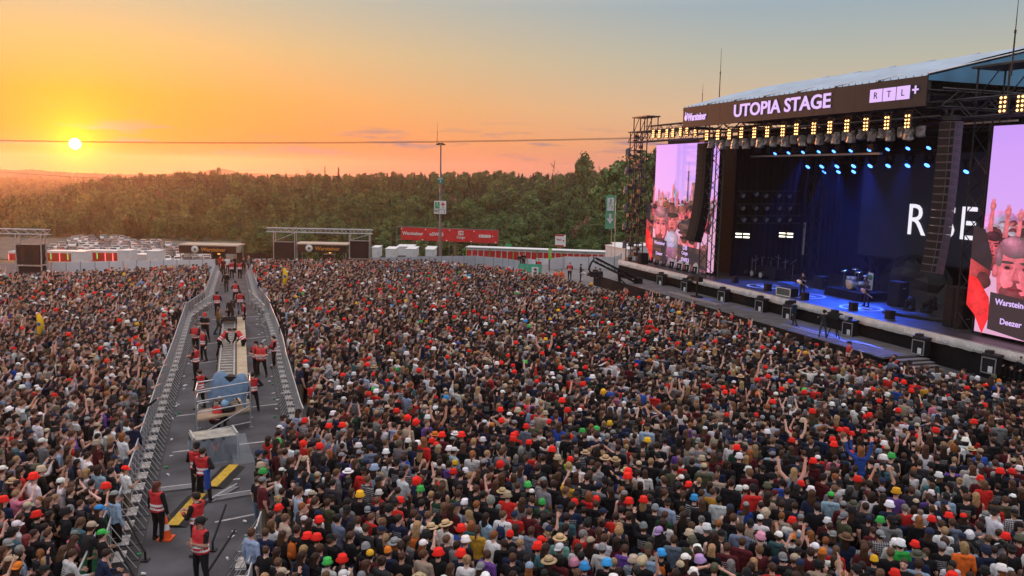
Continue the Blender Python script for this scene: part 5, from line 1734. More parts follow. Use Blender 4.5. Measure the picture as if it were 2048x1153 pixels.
tag(mb.build('overhead_cable', M_DSTEEL), 'thin lower cable crossing the woods below the sun', 'cable')
# ------------------------------------------------------------------ perimeter: towers, fences, cabins, bars, cars, mast
M_RED = mat('red_paint', (0.50, 0.022, 0.02), .5, var=.12)
M_REDB = mat('red_banner', (0.62, 0.030, 0.035), .6, var=.15, scale=1.0, bump=.3, bscale=1.0)
M_WPANEL = mat('white_panel', (0.62, 0.63, 0.66), .5, var=.06, scale=1)
M_GPANEL = mat('grey_panel', (0.40, 0.42, 0.47), .55, var=.08, scale=1)
M_BROWN = mat('brown_fascia', (0.035, 0.016, 0.012), .6)
M_GOLDT = mat('gold_lettering', (0.62, 0.26, 0.05), .5)
M_SPK = mat('speaker_cover', (0.030, 0.019, 0.017), .75, var=.2)
M_GREEN = mat('exit_green', (0.05, 0.34, 0.14), .55)
M_GREENF = mat('flag_green_cloth', (0.13, 0.40, 0.24), .7, var=.12, bump=.3)

def pa_tower(label, px0, px1, ytop, boxes, Y, beam_label):
    """truss goal post carrying cloth-covered speaker boxes"""
    a, b = AT(px0, ytop, Y), AT(px1, ytop, Y)
    t = thing('truss_gantry', beam_label, 'truss', (a.x, Y, 0))
    L = b.x - a.x
    zt = (a.z + b.z) / 2
    mb = MB(); truss(mb, (0, 0, zt), (L, 0, zt), .42, .035, .42); mb.build('top_beam', M_ALU, t)
    for bx0, bx1, by0, by1 in boxes:
        p, q = AT(bx0, by0, Y), AT(bx1, by1, Y)
        x0, x1, z1, z0 = p.x - a.x, q.x - a.x, p.z, q.z
        mb = MB()
        for x in (x0 - .1, x1 + .1):
            for y in (-.5, .6):
                mb.tube((x, y, 0), (x, y * .6, zt - .2), .05, n=5)
        mb.bar((x0, -.5, z1 + .12), (x1 + .1, -.3, zt - .25), .06); mb.bar((x0 - .1, -.5, z0 - .1), (x1 + .1, -.5, z0 - .1), .07); mb.bar((x0 - .1, -.5, z1 + .06), (x1 + .1, -.5, z1 + .06), .06)
        mb.build('leg_frame', M_ALU, t)
        mb = MB(); mb.box(((x0 + x1) / 2, 0, (z0 + z1) / 2), (x1 - x0, .9, z1 - z0)); mb.build('speaker_box', M_SPK, t)
        mb = MB(); mb.box(((x0 + x1) / 2, .1, (z0 - .15) / 2), (x1 - x0, .8, max(z0 - .15, .1))); mb.build('base_skirt', M_SPK, t)
pa_tower('', 533, 745, 462, [(551, 590, 484, 519), (702, 738, 482, 516)], 86.0, 'long truss gantry with two dark speaker boxes behind the crowd')
pa_tower('', -70, 99, 463, [(38, 86, 489, 529)], 72.0, 'truss gantry with one dark speaker box at the left picture edge')

# fences: rows of upright panels, each a part
def fence(label, pts, h, pw, m, post=M_STEEL, group=None, gap=.03, name='panel_fence'):
    pts = [Vector(p) for p in pts]
    t = thing(name, label, 'fence', pts[0], group=group)
    pm_ = None
    for a, b in zip(pts[:-1], pts[1:]):
        d = b - a; L = Vector((d.x, d.y, 0)).length
        n = max(1, round(L / pw)); ang = math.atan2(d.y, d.x)
        mb = MB(); mb.box((0, 0, h / 2), (L / n - gap, .05, h)); me = mb.mesh('panel', [m])
        mb = MB(); mb.box((0, 0, h / 2 + .02), (.06, .09, h + .06)); mb.box((0, .5, .04), (.5, 1.0, .06)); mp = mb.mesh('post', [post])
        for i in range(n):
            c = a + d * ((i + .5) / n) - pts[0]
            obj('panel', me, t, c, (0, 0, ang)); obj('post', mp, t, a + d * (i / n) - pts[0], (0, 0, ang))
        obj('post', mp, t, b - pts[0], (0, 0, ang))
    return t
def GP(px, py, Y, h):
    p = AT(px, py, Y); return Vector((p.x, Y, p.z - h))
fence('pale grey panel fence behind the crowd left of the camera aisle', [GP(102, 525, 74, 2.0), GP(430, 519, 81, 2.0)], 2.0, 1.15, M_WPANEL)
fence('short pale panel behind the crowd between aisle and truss gantry', [GP(505, 518, 84, 2.0), GP(545, 518, 84.5, 2.0)], 2.0, 2.0, M_WPANEL)
fence('grey panel fence behind the crowd below the light mast', [GP(742, 516, 90, 2.0), GP(860, 513, 93, 2.0), GP(950, 512, 95, 2.0), GP(1006, 517, 93, 2.0), GP(1040, 522, 90, 2.0)], 2.0, 1.2, M_GPANEL)
fence('wide white board fence beside the stage under the toilet row', [GP(1098, 518, 92, 1.9), GP(1128, 514, 94, 1.9), GP(1178, 514, 94, 1.9), GP(1229, 514, 94, 1.9), GP(1243, 508, 98, 1.9)], 1.9, 2.9, M_WPANEL)
fence('white angled boards at the gap in front of the red cabins', [GP(1040, 516, 98, 1.6), GP(1072, 520, 95, 1.6)], 1.6, 1.6, M_WPANEL)
fence('white rear boards behind the gap beside the exit banner', [GP(1046, 524, 97, 1.3), GP(1098, 516, 97, 1.5)], 1.5, 1.6, M_WPANEL)

# toilet rows: white units with red doors
def toilet_row(label, p0, p1, h, nd, gstrip=4, neon=None):
    p0, p1 = Vector(p0), Vector(p1)
    d = p1 - p0; L = d.length; ang = math.atan2(d.y, d.x)
    t = thing('toilet_cabins', label, 'toilets', p0, ang)
    mb = MB(); mb.box((L / 2, 1.2, h / 2), (L, 2.3, h)); mb.build('cabin_body', M_WPANEL, t)
    mb = MB(); mb.box((L / 2, 1.1, h + .05), (L + .1, 2.7, .1)); mb.build('roof', M_WHITE, t)
    w = L / nd
    mb = MB(); mb.box((0, 0, h * .40), (w * .80, .06, h * .74)); mb.box((w * .25, -.04, h * .36), (.08, .05, .05), 1); me = mb.mesh('door', [M_RED, M_STEEL])
    for i in range(nd):
        obj('door', me, t, (w * (i + .5), 0, .02))
    if gstrip:
        for i in range(0, nd, gstrip):
            mb = MB(); mb.box((w * i + .02, -.06, h / 2), (.10, .05, h * .95)); mb.build('marker_strip', M_GREEN if (i // gstrip) % 2 else mat('green_lime', (.30, .5, .12), .6), t)
    return t
a = AT(932, 517, 132); b = AT(1233, 516, 128)
toilet_row('long white toilet cabin row with red doors below the woods', (a.x, 132, a.z), (b.x, 128, b.z), 1.75, 25)
# container ends left of that row
def container(name, label, px0, px1, ytop, ybot, Y, depth, m=M_WPANEL, side=None, cat='container', group=None, rz=0.0):
    a, b = AT(px0, ytop, Y), AT(px1, ybot, Y)
    w, h = b.x - a.x, a.z - b.z
    t = thing(name, label, cat, (a.x, Y, b.z), rz, group)
    mb = MB(); mb.box((w / 2, depth / 2, h / 2), (w, depth, h)); mb.build('body', m, t)
    mb = MB(); mb.box((w / 2, depth / 2, h + .04), (w + .16, depth + .16, .08)); mb.build('roof', M_WHITE, t)
    mb = MB(); mb.box((w / 2, -.02, h * .45), (w * .86, .04, h * .84)); mb.build('door', M_WPANEL, t)
    mb = MB(); mb.box((w * .85, -.06, h * .45), (.05, .06, .25)); mb.build('handle', M_STEEL, t)
    if side:
        mb = MB(); mb.box((-.02, depth * .3, h * .6), (.04, depth * .3, h * .45)); mb.build('side_sign', side, t)
    return t
container('white_container', 'white cabin end with small red sign left of the toilet row', 852, 868, 500, 516, 120, 4.0, side=M_RED)
container('white_container', 'white cabin beside the light mast foot', 851, 869, 498, 514, 126, 4.0)
container('white_container', 'white cabin with red sign left of the light mast', 812, 831, 499, 516, 124, 4.5, side=M_RED)
container('white_container', 'white cabin nearest the right speaker box of the gantry', 771, 790, 499, 517, 122, 4.0)
container('white_container', 'small white cabin right behind the gantry speaker box', 744, 757, 496, 516, 125, 3.5)
container('white_container', 'low white cabin behind the one left of the mast', 794, 826, 494, 512, 135, 4.0)
container('white_container', 'large white container standing between fence and stage tower', 1256, 1284, 500, 533, 98, 6.0, rz=.35)
container('white_container', 'long white trailer behind the stage side container', 1233, 1300, 492, 524, 110, 5.0)
# left red and white cabins with glowing tubes
NEONR = emat('neon_red', (1.0, .20, .20), 1.6); NEONG = emat('neon_green', (.15, 1.0, .20), .9)
def red_unit(label, px0, px1, ytop, ybot, Y, tubes, group='red and white cabins with light tubes'):
    a, b = AT(px0, ytop, Y), AT(px1, ybot, Y)
    w, h = b.x - a.x, a.z - b.z
    t = thing('red_cabin', label, 'cabin', (a.x, Y, b.z), 0, group)
    mb = MB(); mb.box((w / 2, 1.2, h / 2), (w, 2.4, h)); mb.build('body', M_WPANEL, t)
    mb = MB(); mb.box((w / 2, -.03, h * .42), (w * .98, .05, h * .82)); mb.build('red_front', M_RED, t)
    for f, c in tubes:
        mb = MB(); mb.tube((w * f, -.14, h * .12 if c == 'r' else h * .3), (w * f, -.14, h * .80), .08, n=6); mb.build('light_tube', NEONR if c == 'r' else NEONG, t)
for i, (args) in enumerate(((16, 38, 503, 528, ((.08, 'r'), (.85, 'r')), 'red cabin with two red light tubes left of the dark speaker box'),
                            (92, 143, 502, 527, ((.2, 'g'), (.55, 'r'), (.88, 'g')), 'red cabin with one red and two green tubes right of speaker box'),
                            (177, 236, 501, 526, ((.02, 'r'), (.30, 'g'), (.58, 'r'), (.84, 'r')), 'red cabin with three red tubes and one green tube'))):
    red_unit(args[5], args[0], args[1], args[2], args[3], 150, args[4])
container('white_container', 'white container between the two red cabins with tubes', 143, 168, 504, 525, 145, 3)
container('white_container', 'white container at the right end of the red tube cabins', 236, 260, 502, 524, 145, 3)
container('white_container', 'white container standing alone in front of the parked cars', 293, 317, 503, 523, 146, 3)
container('cream_container', 'low cream container between two white ones before the cars', 268, 292, 510, 524, 150, 3, m=mat('cream_paint', (.62, .50, .42), .6))

# bars with dark fascia
def bar_stand(label, px0, px1, ytop, Y, tx):
    a, b = AT(px0, ytop, Y), AT(px1, ytop, Y)
    w = b.x - a.x; zg = float(terrain((a.x + b.x) / 2, Y)); zt = a.z - zg
    t = thing('bar_stand', label, 'bar', (a.x, Y, zg))
    mb = MB(); mb.box((w / 2, 1.5, zt), (w + .3, 3.4, .14)); mb.build('roof', mat('bar_roof', (.45, .36, .28), .6), t)
    fs = MB(); fs.box((w / 2, -.2, zt - .58), (w, .08, 1.0)); fo = fs.build('fascia', M_BROWN, t)
    f = (tx - px0) / (px1 - px0)
    text('lettering', 'Warsteiner', .72, M_GOLDT, fo, (w * f + 1.75, -.27, zt - .58), depth=.03, bold=True)
    mb = MB(); mb.lathe([(.16, -.02), (.50, -.02), (.50, .02), (.16, .02)], 14, (w * f - .75, -.28, zt - .55), rot=Matrix.Rotation(PI / 2, 3, 'X')); mb.build('round_emblem', mat('emblem_white', (.7, .68, .64), .5), fo)
    mb = MB()
    for x in (.1, w - .1):
        for y in (0, 2.9): mb.tube((x, y, 0), (x, y, zt), .07, n=5)
    mb.build('posts', M_STEEL, t)
    mb = MB(); mb.box((w / 2, .4, .55), (w * .8, .5, 1.1)); mb.build('counter', mat('bar_wood', (.14, .05, .02), .6), t)
    for x in (w * .55, w * .66):
        mb = MB(); mb.box((x, 1.6, 1.0), (.9, .8, 2.0)); mb.build('fridge', mat('fridge_dark', (.06, .05, .05), .4), t)
    mb = MB(); mb.tube((w * .62, 1.0, zt - 1.2), (w * .66, 1.0, zt - 1.2), .10, n=6); mb.build('lamp', emat('bar_lamp', (1, .45, .1), 3.0), t)
bar_stand('dark-fronted drinks bar before the parked cars, left of the aisle end', 359, 473, 490, 112, 402)
bar_stand('dark-fronted drinks bar between the two gantry speaker boxes', 592, 693, 488, 112, 630)
mb = MB(); a, b = AT(473, 506, 118), AT(533, 506, 118); zg = float(terrain(a.x, 118))
mb.box(((a.x + b.x) / 2, 118, zg + (a.z - zg) / 2), (b.x - a.x, .1, a.z - zg)); o = mb.build('dark_screen_fence', M_SPK)
tag(o, 'dark cloth fence behind the far end of the aisle', 'fence')
for i, px in enumerate((300, 480, 506, 522, 538)):
    pass

# red sponsor board on posts
a, b = AT(802, 455, 150), AT(996, 456, 146)
d = b - a; L = d.length; ang = math.atan2(d.y, d.x)
t = thing('sponsor_board', 'long red sponsor banner of four panels on posts behind cabins', 'billboard', (a.x, a.y, a.z), ang)
for i, s_ in enumerate(('Warsteiner', '»SWR3', 'DB', 'RTL+')):
    w = L / 4
    mb = MB(); n = 6
    for k in range(n):
        mb.box((w * i + w * (k + .5) / n, .02 * math.sin(k * 2), -1.12), (w / n, .06, 2.25))
    p = mb.build('banner_panel', M_REDB, t)
    cx, cz = w * (i + .5), -1.05
    if s_ == 'DB':
        mb = MB(); mb.box((cx, -.08, cz + .4), (.95, .04, .75)); mb.build('logo_tile', M_WHITE, p)
        text('lettering', 'DB', .6, M_REDB, p, (cx, -.12, cz + .39), depth=.02, bold=True)
        text('lettering', 'Cargo', .62, M_WHITE, p, (cx, -.08, cz - .38), depth=.02, bold=True)
    elif s_ == 'RTL+':
        for q, ch in enumerate('RTL'):
            mb = MB(); mb.box((cx - .85 + q * .74, -.08, cz), (.70, .04, .5)); lt = mb.build('logo_tile', M_WHITE, p)
            text('lettering', ch, .4, M_REDB, p, (cx - .85 + q * .74, -.12, cz), depth=.02, bold=True)
        text('lettering', '+', .6, M_WHITE, p, (cx + 1.35, -.08, cz), depth=.02, bold=True)
    else:
        text('lettering', s_, .85, M_WHITE, p, (cx, -.08, cz), depth=.02, bold=True)
    mb = MB(); mb.box((w * i + w * .92, -.1, -2.1), (.22, .05, .22)); mb.box((w * i + w * .04, -.1, -.25), (.2, .05, .2)); mb.build('flood_lamp', M_WHITE, p)
mb = MB()
for x in (-.9, 0, L * .25, L * .27, L * .5, L * .73, L): mb.tube((x, .3, -6.5), (x, .3, .12), .05, n=4)
mb.bar((-.9, .3, .1), (L, .3, .1), .08); mb.bar((-.9, .3, -2.3), (0, .3, -2.3), .06)
mb.build('post_frame', M_STEEL, t)
mb = MB()
for x in (L * .12, L * .41, L * .56, L * .87): mb.box((x, .5, -4.2), (.38, .3, 4.0))
mb.build('support_columns', mat('brown_post', (.22, .12, .09), .7), t)

# light mast with signs
Y = 112.0
a, b = AT(880, 516, Y), AT(881.5, 290, Y)
t = thing('light_mast', 'tall grey light mast with exit and toilet signs', 'light mast', (a.x, Y, a.z - 1.5))
hh = b.z - a.z + 1.5; dx = b.x - a.x
mb = MB(); mb.tube((0, 0, 0), (dx, 0, hh), .19, .10, 10); mb.build('pole', mat('mast_grey', (.20, .20, .22), .5, .4), t)
mb = MB(); mb.bar((dx - .62, 0, hh), (dx + .62, 0, hh), .10); mb.box((dx - .40, -.1, hh + .03), (.40, .5, .14)); mb.box((dx + .40, -.1, hh + .03), (.40, .5, .14)); mb.box((dx, -.05, hh + .16), (.75, .6, .14)); mb.build('lamp_head', M_DSTEEL, t)
def board(zpx0, zpx1, w, m):
    p0, p1 = AT(880, zpx0, Y).z - (a.z - 1.5), AT(880, zpx1, Y).z - (a.z - 1.5)
    return (p0 + p1) / 2, abs(p0 - p1)
zc, h_ = board(355, 367, 1, None)
mb = MB(); mb.box((dx * .6, -.24, zc), (.74, .05, h_)); sg = mb.build('lot_sign', mat('sign_teal', (.03, .23, .19), .5), t)
text('lettering', 'LOT', .34, M_WHITE, sg, (dx * .6, -.28, zc + .19), depth=.01, bold=True); text('lettering', '3', .36, M_WHITE, sg, (dx * .6, -.28, zc - .17), depth=.01, bold=True)
zc, h_ = board(402, 428, 1, None)
mb = MB(); mb.box((dx * .4, -.24, zc), (1.62, .05, h_)); sg = mb.build('direction_sign', M_WHITE, t)
y_ = -.275
mb = MB(); mb.box((-.40, y_, zc + .28), (.62, .02, .86)); g_ = mb.build('exit_panel', M_GREEN, sg)
def runner(parent, cx, cz, s, y, m):
    mb = MB(); mb.lathe([(.001, -.005), (.07 * s, -.005), (.07 * s, .005), (.001, .005)], 8, (cx, y, cz + .30 * s), rot=Matrix.Rotation(PI / 2, 3, 'X'))
    for p, q in (((0, .2), (-.03, -.02)), ((0, .18), (.16, .08)), ((0, .18), (-.15, .1)), ((-.15, .1), (-.2, .0)), ((-.03, -.02), (.12, -.12)), ((.12, -.12), (.10, -.30)), ((-.03, -.02), (-.10, -.16)), ((-.10, -.16), (-.26, -.2))):
        mb.bar((cx + p[0] * s, y, cz + p[1] * s), (cx + q[0] * s, y, cz + q[1] * s), .055 * s, .02)
    return mb.build('running_figure', m, parent)
runner(g_, -.40, zc + .30, 1.0, y_ - .02, M_WHITE)
mb = MB(); mb.box((.36, y_, zc + .42), (.50, .02, .15)); mb.box((.36, y_ - .004, zc + .42), (.15, .02, .50)); mb.build('red_cross', M_RED, sg)
mb = MB(); mb.bar((.20, y_, zc - .02), (.52, y_, zc - .02), .07, .02); mb.bar((.52, y_, zc - .02), (.40, y_, zc + .10), .06, .02); mb.bar((.52, y_, zc - .02), (.40, y_, zc - .14), .06, .02); mb.box((0, y_, zc - .25), (1.4, .02, .04)); mb.build('arrow', M_BLACK, sg)
text('lettering', 'WC', .44, M_BLACK, sg, (-.42, y_ - .01, zc - .55), depth=.01, bold=True)
mb = MB(); mb.bar((.55, y_, zc - .35), (.55, y_, zc - .72), .07, .02); mb.bar((.55, y_, zc - .74), (.45, y_, zc - .60), .05, .02); mb.bar((.55, y_, zc - .74), (.65, y_, zc - .60), .05, .02); mb.bar((.15, y_, zc - .4), (.25, y_, zc - .7), .04, .02); mb.build('arrow_down', M_BLACK, sg)
# emergency exit flag
Y = 97.0
a = AT(1229, 520, Y); b = AT(1232, 391, Y)
t = thing('exit_flag', 'tall green exit flag with running figure and arrow by stage', 'flag', (a.x, Y, a.z))
H_ = b.z - a.z; dx = b.x - a.x
mb = MB(); mb.tube((0, 0, 0), (dx, 0, H_), .05, .04, 6); mb.tube((-.42, .2, 0), (-.40 + dx * .5, .2, H_ * .5), .03, n=5); mb.build('pole', M_ALU, t)
zt = H_ - .02; zb = zt - 3.9; n = 10
mb = MB(); vs = []
for i in range(n + 1):
    for j in range(6):
        x = dx - .04 - 1.12 * j / 5; vs.append((x + (.05 * math.sin(i * 1.3) if j == 5 else 0), -.06 * math.sin(i * .9 + j * .8) * j / 5, zb + (zt - zb) * i / n))
mb.add(vs, [(i * 6 + j, i * 6 + j + 1, (i + 1) * 6 + j + 1, (i + 1) * 6 + j) for i in range(n) for j in range(5)], 0, True)
mb.add([(v[0], v[1] + .012, v[2]) for v in vs], [(i * 6 + j, (i + 1) * 6 + j, (i + 1) * 6 + j + 1, i * 6 + j + 1) for i in range(n) for j in range(5)], 0, True)
fl = mb.build('flag_cloth', M_GREENF, t)
mb = MB(); mb.box((dx - .60, -.10, zt - 1.05), (.78, .02, 1.5)); g_ = mb.build('figure_panel', M_WHITE, fl)
runner(g_, dx - .60, zt - 1.05, 1.7, -.125, M_GREENF)
mb = MB(); mb.box((dx - .60, -.10, zt - 2.45), (.26, .02, .6)); mb.add([(dx - 1.02, -.11, zt - 2.7), (dx - .18, -.11, zt - 2.7), (dx - .60, -.11, zt - 3.35)], [(0, 2, 1)]); mb.build('arrow', M_WHITE, fl)
# red and white picture board above the toilet row
a = AT(1110, 493, 138); b = AT(1132, 470, 138)
t = thing('promo_board', 'small white and red advertising board above the toilet row', 'sign', (a.x, 138, a.z), -.2)
w, h = b.x - a.x, b.z - a.z
mb = MB(); mb.box((w / 2, 0, h / 2), (w, .12, h)); p = mb.build('board', M_WHITE, t)
mb = MB(); mb.box((w * .42, -.08, h * .94), (w * .84, .04, h * .12)); mb.box((w * .42, -.08, h * .06), (w * .84, .04, h * .12)); mb.box((w * .8, -.08, h * .5), (w * .12, .04, h * .12)); mb.build('red_bands', M_RED, p)
text('lettering', 'Vodafone'[:3], .5, M_RED, p, (w * .36, -.09, h * .58), depth=.02, bold=True)
mb = MB(); mb.tube((w * .5, .1, -3), (w * .5, .1, 0), .08, n=5); mb.build('post', M_STEEL, t)
# small green exit pole sign and green exit banner on the fence
a = AT(1099, 545, 90); b = AT(1100, 497, 90)
t = thing('exit_pole_sign', 'slim green exit pennant on a pole in front of white fence', 'sign', (a.x, 90, 0))
mb = MB(); mb.tube((0, 0, 0), (0, 0, b.z), .035, n=5); mb.build('pole', M_DSTEEL, t)
mb = MB(); mb.box((0, -.05, b.z - .62), (.36, .03, 1.2)); p = mb.build('pennant', mat('lime_green', (.22, .55, .05), .6), t)
runner(p, 0, b.z - .55, .9, -.08, M_WHITE)
a, b = GP(1037, 530, 86, 1.1), GP(1083, 534, 86, 1.1)
d = b - a; L = d.length
t = thing('exit_banner', 'green exit banner with white arrow hung on fence at crowd edge', 'banner', a, math.atan2(d.y, d.x))
mb = MB(); mb.box((L / 2, 0, .55), (L, .05, 1.3)); p = mb.build('banner_cloth', mat('mint_green', (.08, .42, .27), .6), t)
mb = MB(); mb.bar((.9, -.04, .3), (.3, -.04, .8), .3, .02); mb.box((L * .72, -.04, .5), (.7, .03, .8)); mb.build('arrow_print', M_WHITE, p)
mb = MB(); mb.tube((0, .1, 0), (0, .1, 1.2), .03, n=5); mb.tube((L, .1, 0), (L, .1, 1.2), .03, n=5); mb.build('posts', M_STEEL, t)
a = AT(1010, 488, 140); b = AT(1024, 497, 140)
t = thing('green_sign', 'small green roadside sign above the toilet row', 'sign', (a.x, 140, b.z))
mb = MB(); mb.box(((b.x - a.x) / 2, 0, (a.z - b.z) / 2), (b.x - a.x, .1, a.z - b.z)); mb.build('plate', M_GREEN, t)
mb = MB(); mb.tube(((b.x - a.x) / 2, .1, -2), ((b.x - a.x) / 2, .1, 0), .06, n=5); mb.build('post', M_STEEL, t)

# ---- parked cars
def car_meshes():
    prof = [(-2.15, .35), (-2.18, .75), (-2.05, .95), (-1.55, 1.02), (-.95, 1.42), (.55, 1.46), (1.35, 1.02), (2.0, .86), (2.16, .62), (2.12, .32)]
    mb = MB(); n = len(prof); vs = []
    for y, sc_ in ((-.86, 1), (.86, 1)):
        for x, z in prof:
            vs.append((x, y * (.80 if z > 1.2 else 1.0), z))
    mb.add(vs, [tuple(range(n)), tuple(range(2 * n - 1, n - 1, -1))] + [((i + 1) % n, i, n + i, n + (i + 1) % n) for i in range(n)])
    body = mb
    gl = MB()
    for s in (-1, 1):
        p = [(-1.38, s * .83, 1.06), (.95, s * .83, 1.06), (.50, s * .715, 1.39), (-.88, s * .715, 1.37)]
        gl.add(p, [(0, 1, 2, 3) if s < 0 else (3, 2, 1, 0)])
    gl.add([(1.33, -.74, 1.05), (1.33, .74, 1.05), (.62, .64, 1.44), (.62, -.64, 1.44)], [(0, 1, 2, 3)])
    gl.add([(-1.58, -.74, 1.05), (-1.58, .74, 1.05), (-1.02, .64, 1.40), (-1.02, -.64, 1.40)], [(3, 2, 1, 0)])
    glm = gl.mesh('windows', [mat('car_glass', (.015, .017, .02), .12, spec=.6)])
    wh = MB(); wh.lathe([(.001, -.11), (.20, -.11), (.32, -.09), (.32, .09), (.20, .11), (.001, .11)], 12, rot=Matrix.Rotation(PI / 2, 3, 'X'))
    whm = wh.mesh('wheel', [mat('tyre', (.02, .02, .02), .8)])
    hl = MB(); hl.box((2.08, -.6, .72), (.12, .34, .13)); hl.box((2.08, .6, .72), (.12, .34, .13))
    hlm = hl.mesh('headlights', [M_WHITE])
    return body, glm, whm, hlm
_cb, _cg, _cw, _ch = car_meshes()
# nudge glass out of the body plane
_cg.transform(Matrix.Scale(1.015, 4, (0, 1, 0)) @ Matrix.Translation((0, 0, .012)))
CARC = [('white', (.66, .66, .66)), ('silver', (.42, .43, .45)), ('pale grey', (.30, .31, .33)), ('black', (.02, .02, .022)), ('dark blue', (.025, .04, .10)), ('red', (.30, .03, .025)), ('dark grey', (.08, .08, .085))]
CAR_ME = [_cb.mesh('body', [mat('car_paint_' + n.replace(' ', '_'), c, .28, .25, var=.04, spec=.5)]) for n, c in CARC]
ri = 0
rowsY = np.linspace(176, 238, 11)
for r_i, Y in enumerate(rowsY):
    cnt = 0
    for k in range(30):
        px = 40 + k * (620 / 30) * (1.0 + .0 * r_i) + (r_i % 2) * 7
        p = AT(px, 500, Y)
        limit = {0: 450, 1: 450, 2: 445, 3: 430, 4: 420, 5: 405, 6: 380, 7: 350, 8: 310, 9: 270, 10: 255}[r_i]
        left = {0: 90, 1: 90, 2: 92, 3: 92, 4: 96, 5: 100, 6: 110, 7: 130, 8: 140, 9: 150, 10: 160}[r_i]
        if px > limit or px < left or random.random() < .05: continue
        ci = random.choices(range(7), [6, 5, 4, 2, 1, .6, 2])[0]
        t = thing('parked_car', '%s car, %s from the left in the %s row of the lot' % (CARC[ci][0], ordinal(cnt + 1), ORD[r_i]), 'car', (p.x + random.uniform(-.3, .3), Y + random.uniform(-.3, .3), float(terrain(p.x, Y)) + .42), R(118 + random.uniform(-3, 3) + (180 if random.random() < .3 else 0)) - PI, 'cars in the car park')
        obj('body', CAR_ME[ci], t); obj('windows', _cg, t); obj('headlights', _ch, t)
        for x in (-1.35, 1.35):
            for y in (-.80, .80): obj('wheel', _cw, t, (x, y, .32))
        cnt += 1
# street lamp by the lot
a = AT(322, 498, 190); b = AT(322, 480, 190)
t = thing('street_lamp', 'small white-headed lamp post beside the parked cars', 'lamp post', (a.x, 190, a.z - 2))
mb = MB(); mb.tube((0, 0, 0), (0, 0, b.z - a.z + 2), .08, n=5); mb.build('post', M_STEEL, t)
mb = MB(); mb.box((-.25, 0, b.z - a.z + 2), (.9, .3, .14), 0, Matrix.Rotation(.3, 3, 'Y')); mb.build('lamp_head', M_WHITE, t)
# camera crane beside the stage
base = G(1240, 580, 0)
t = thing('camera_crane', 'black camera crane with long raised arm at the far stage corner', 'camera crane', base)
tip = AT(1188, 519, base.y - 3) - base; piv = Vector((-.2, 0, 2.0)); tail = Vector((1.8, 1.0, .7))
mb = MB(); truss(mb, tail, tip, .36, .05, .5); mb.build('arm', M_BLACK, t)
mb = MB(); mb.tube((0, 0, 0), piv, .14, n=8)
for an in (0, 2.1, 4.2): mb.tube((math.cos(an) * 1.0, math.sin(an) * 1.0, .1), (0, 0, 1.0), .06, n=5)
mb.build('tripod', M_BLACK, t)
mb = MB(); mb.box(tail, (.8, .6, .7)); mb.box(tail + Vector((.1, 0, -.5)), (.6, .5, .4)); mb.build('counterweight', M_BLACK, t)
mb = MB(); mb.path([tip, tip + Vector((-.25, 0, -.35)), tip + Vector((-.45, -.1, -.9)), tip + Vector((-.2, -.1, -1.35))], .09, 6); mb.box(tip + Vector((.05, -.1, -1.35)), (.75, .45, .45)); mb.build('camera_head', M_BLACK, t)
mb = MB(); mb.tube(tip + Vector((-.3, -.1, -1.35)), tip + Vector((-.6, -.2, -1.35)), .16, n=8); mb.build('lens', M_DSTEEL, t)
# inflatable bananas held above the crowd
M_YEL = mat('inflatable_yellow', (0.85, 0.52, 0.02), .35, var=.05)
for i, (px, y0, y1) in enumerate(((78, 636, 668), (568, 543, 569))):
    Yb = G(px, y1 + 6, 1.7).y
    a, b = AT(px, y1, Yb), AT(px, y0, Yb)
    L = (b.z - a.z) * 1.25
    t = thing('inflatable_banana', ['big yellow inflatable banana held up in the left crowd', 'yellow inflatable banana held up right of the camera aisle'][i], 'inflatable', a)
    pts = [Vector((L * .10 * math.sin(PI * k / 10) , 0, L * k / 10)) for k in range(11)]
    rr = [L * .155 * math.sin(PI * (.08 + .84 * k / 10)) ** .6 for k in range(11)]
    mb = MB()
    for k in range(10): mb.tube(pts[k], pts[k + 1], rr[k], rr[k + 1], 10, cap=(k in (0, 9)))
    bo = mb.build('banana_body', M_YEL, t)
    mb = MB(); mb.lathe([(.001, .02), (L * .09, 0)], 10, (L * .10, -L * .145, L * .5), rot=Matrix.Rotation(PI / 2, 3, 'X')); mb.build('blue_sticker', mat('sticker_blue', (.03, .12, .4), .5), bo)
    mb = MB(); mb.tube((0, 0, -.15), (0, 0, .08), .05, .07, 6); mb.build('stem', mat('stem_brown', (.15, .10, .03), .7), t)
# ------------------------------------------------------------------ camera aisle between the crowds
LEFT_E = [(-8.1, 15.0)] + [tuple(G(x, y).xy) for x, y in ((280, 1153), (292, 1091), (322, 962), (335, 899), (357, 800), (378, 720), (386, 684), (396, 640), (432, 611), (437, 592), (445, 560), (450, 545))]   # inner edge, left
RIGHT_E = [tuple(G(x, y).xy) for x, y in ((570, 885), (563, 864), (551, 800), (542, 753), (538, 715), (528, 675), (517, 638), (497, 606), (492, 592), (486, 560), (484, 545))]
RIGHT_N = [(-6.2, 15.5), (-7.45, 20.2), (-8.2, 25.0), (-8.6, 28.5)]
def xat(E, y):
    return float(np.interp(y, [p[1] for p in E], [p[0] for p in E]))
# painted joints across the asphalt
M_LINE = mat('line_paint', (0.42, 0.41, 0.40), .7, var=.35, scale=4)
for k, (xa, ya, xb, yb) in enumerate(((430, 1045, 545, 1022), (300, 978, 480, 958), (345, 905, 560, 880), (352, 833, 575, 806), (382, 730, 560, 702), (400, 690, 545, 672), (425, 640, 535, 632))):
    a, b = G(xa, ya), G(xb, yb)
    mb = MB(); mb.bar(a + Vector((0, 0, .004)), b + Vector((0, 0, .004)), .10, .004)
    tag(mb.build('painted_line', M_LINE), 'pale line painted across the asphalt of the aisle', kind='structure')
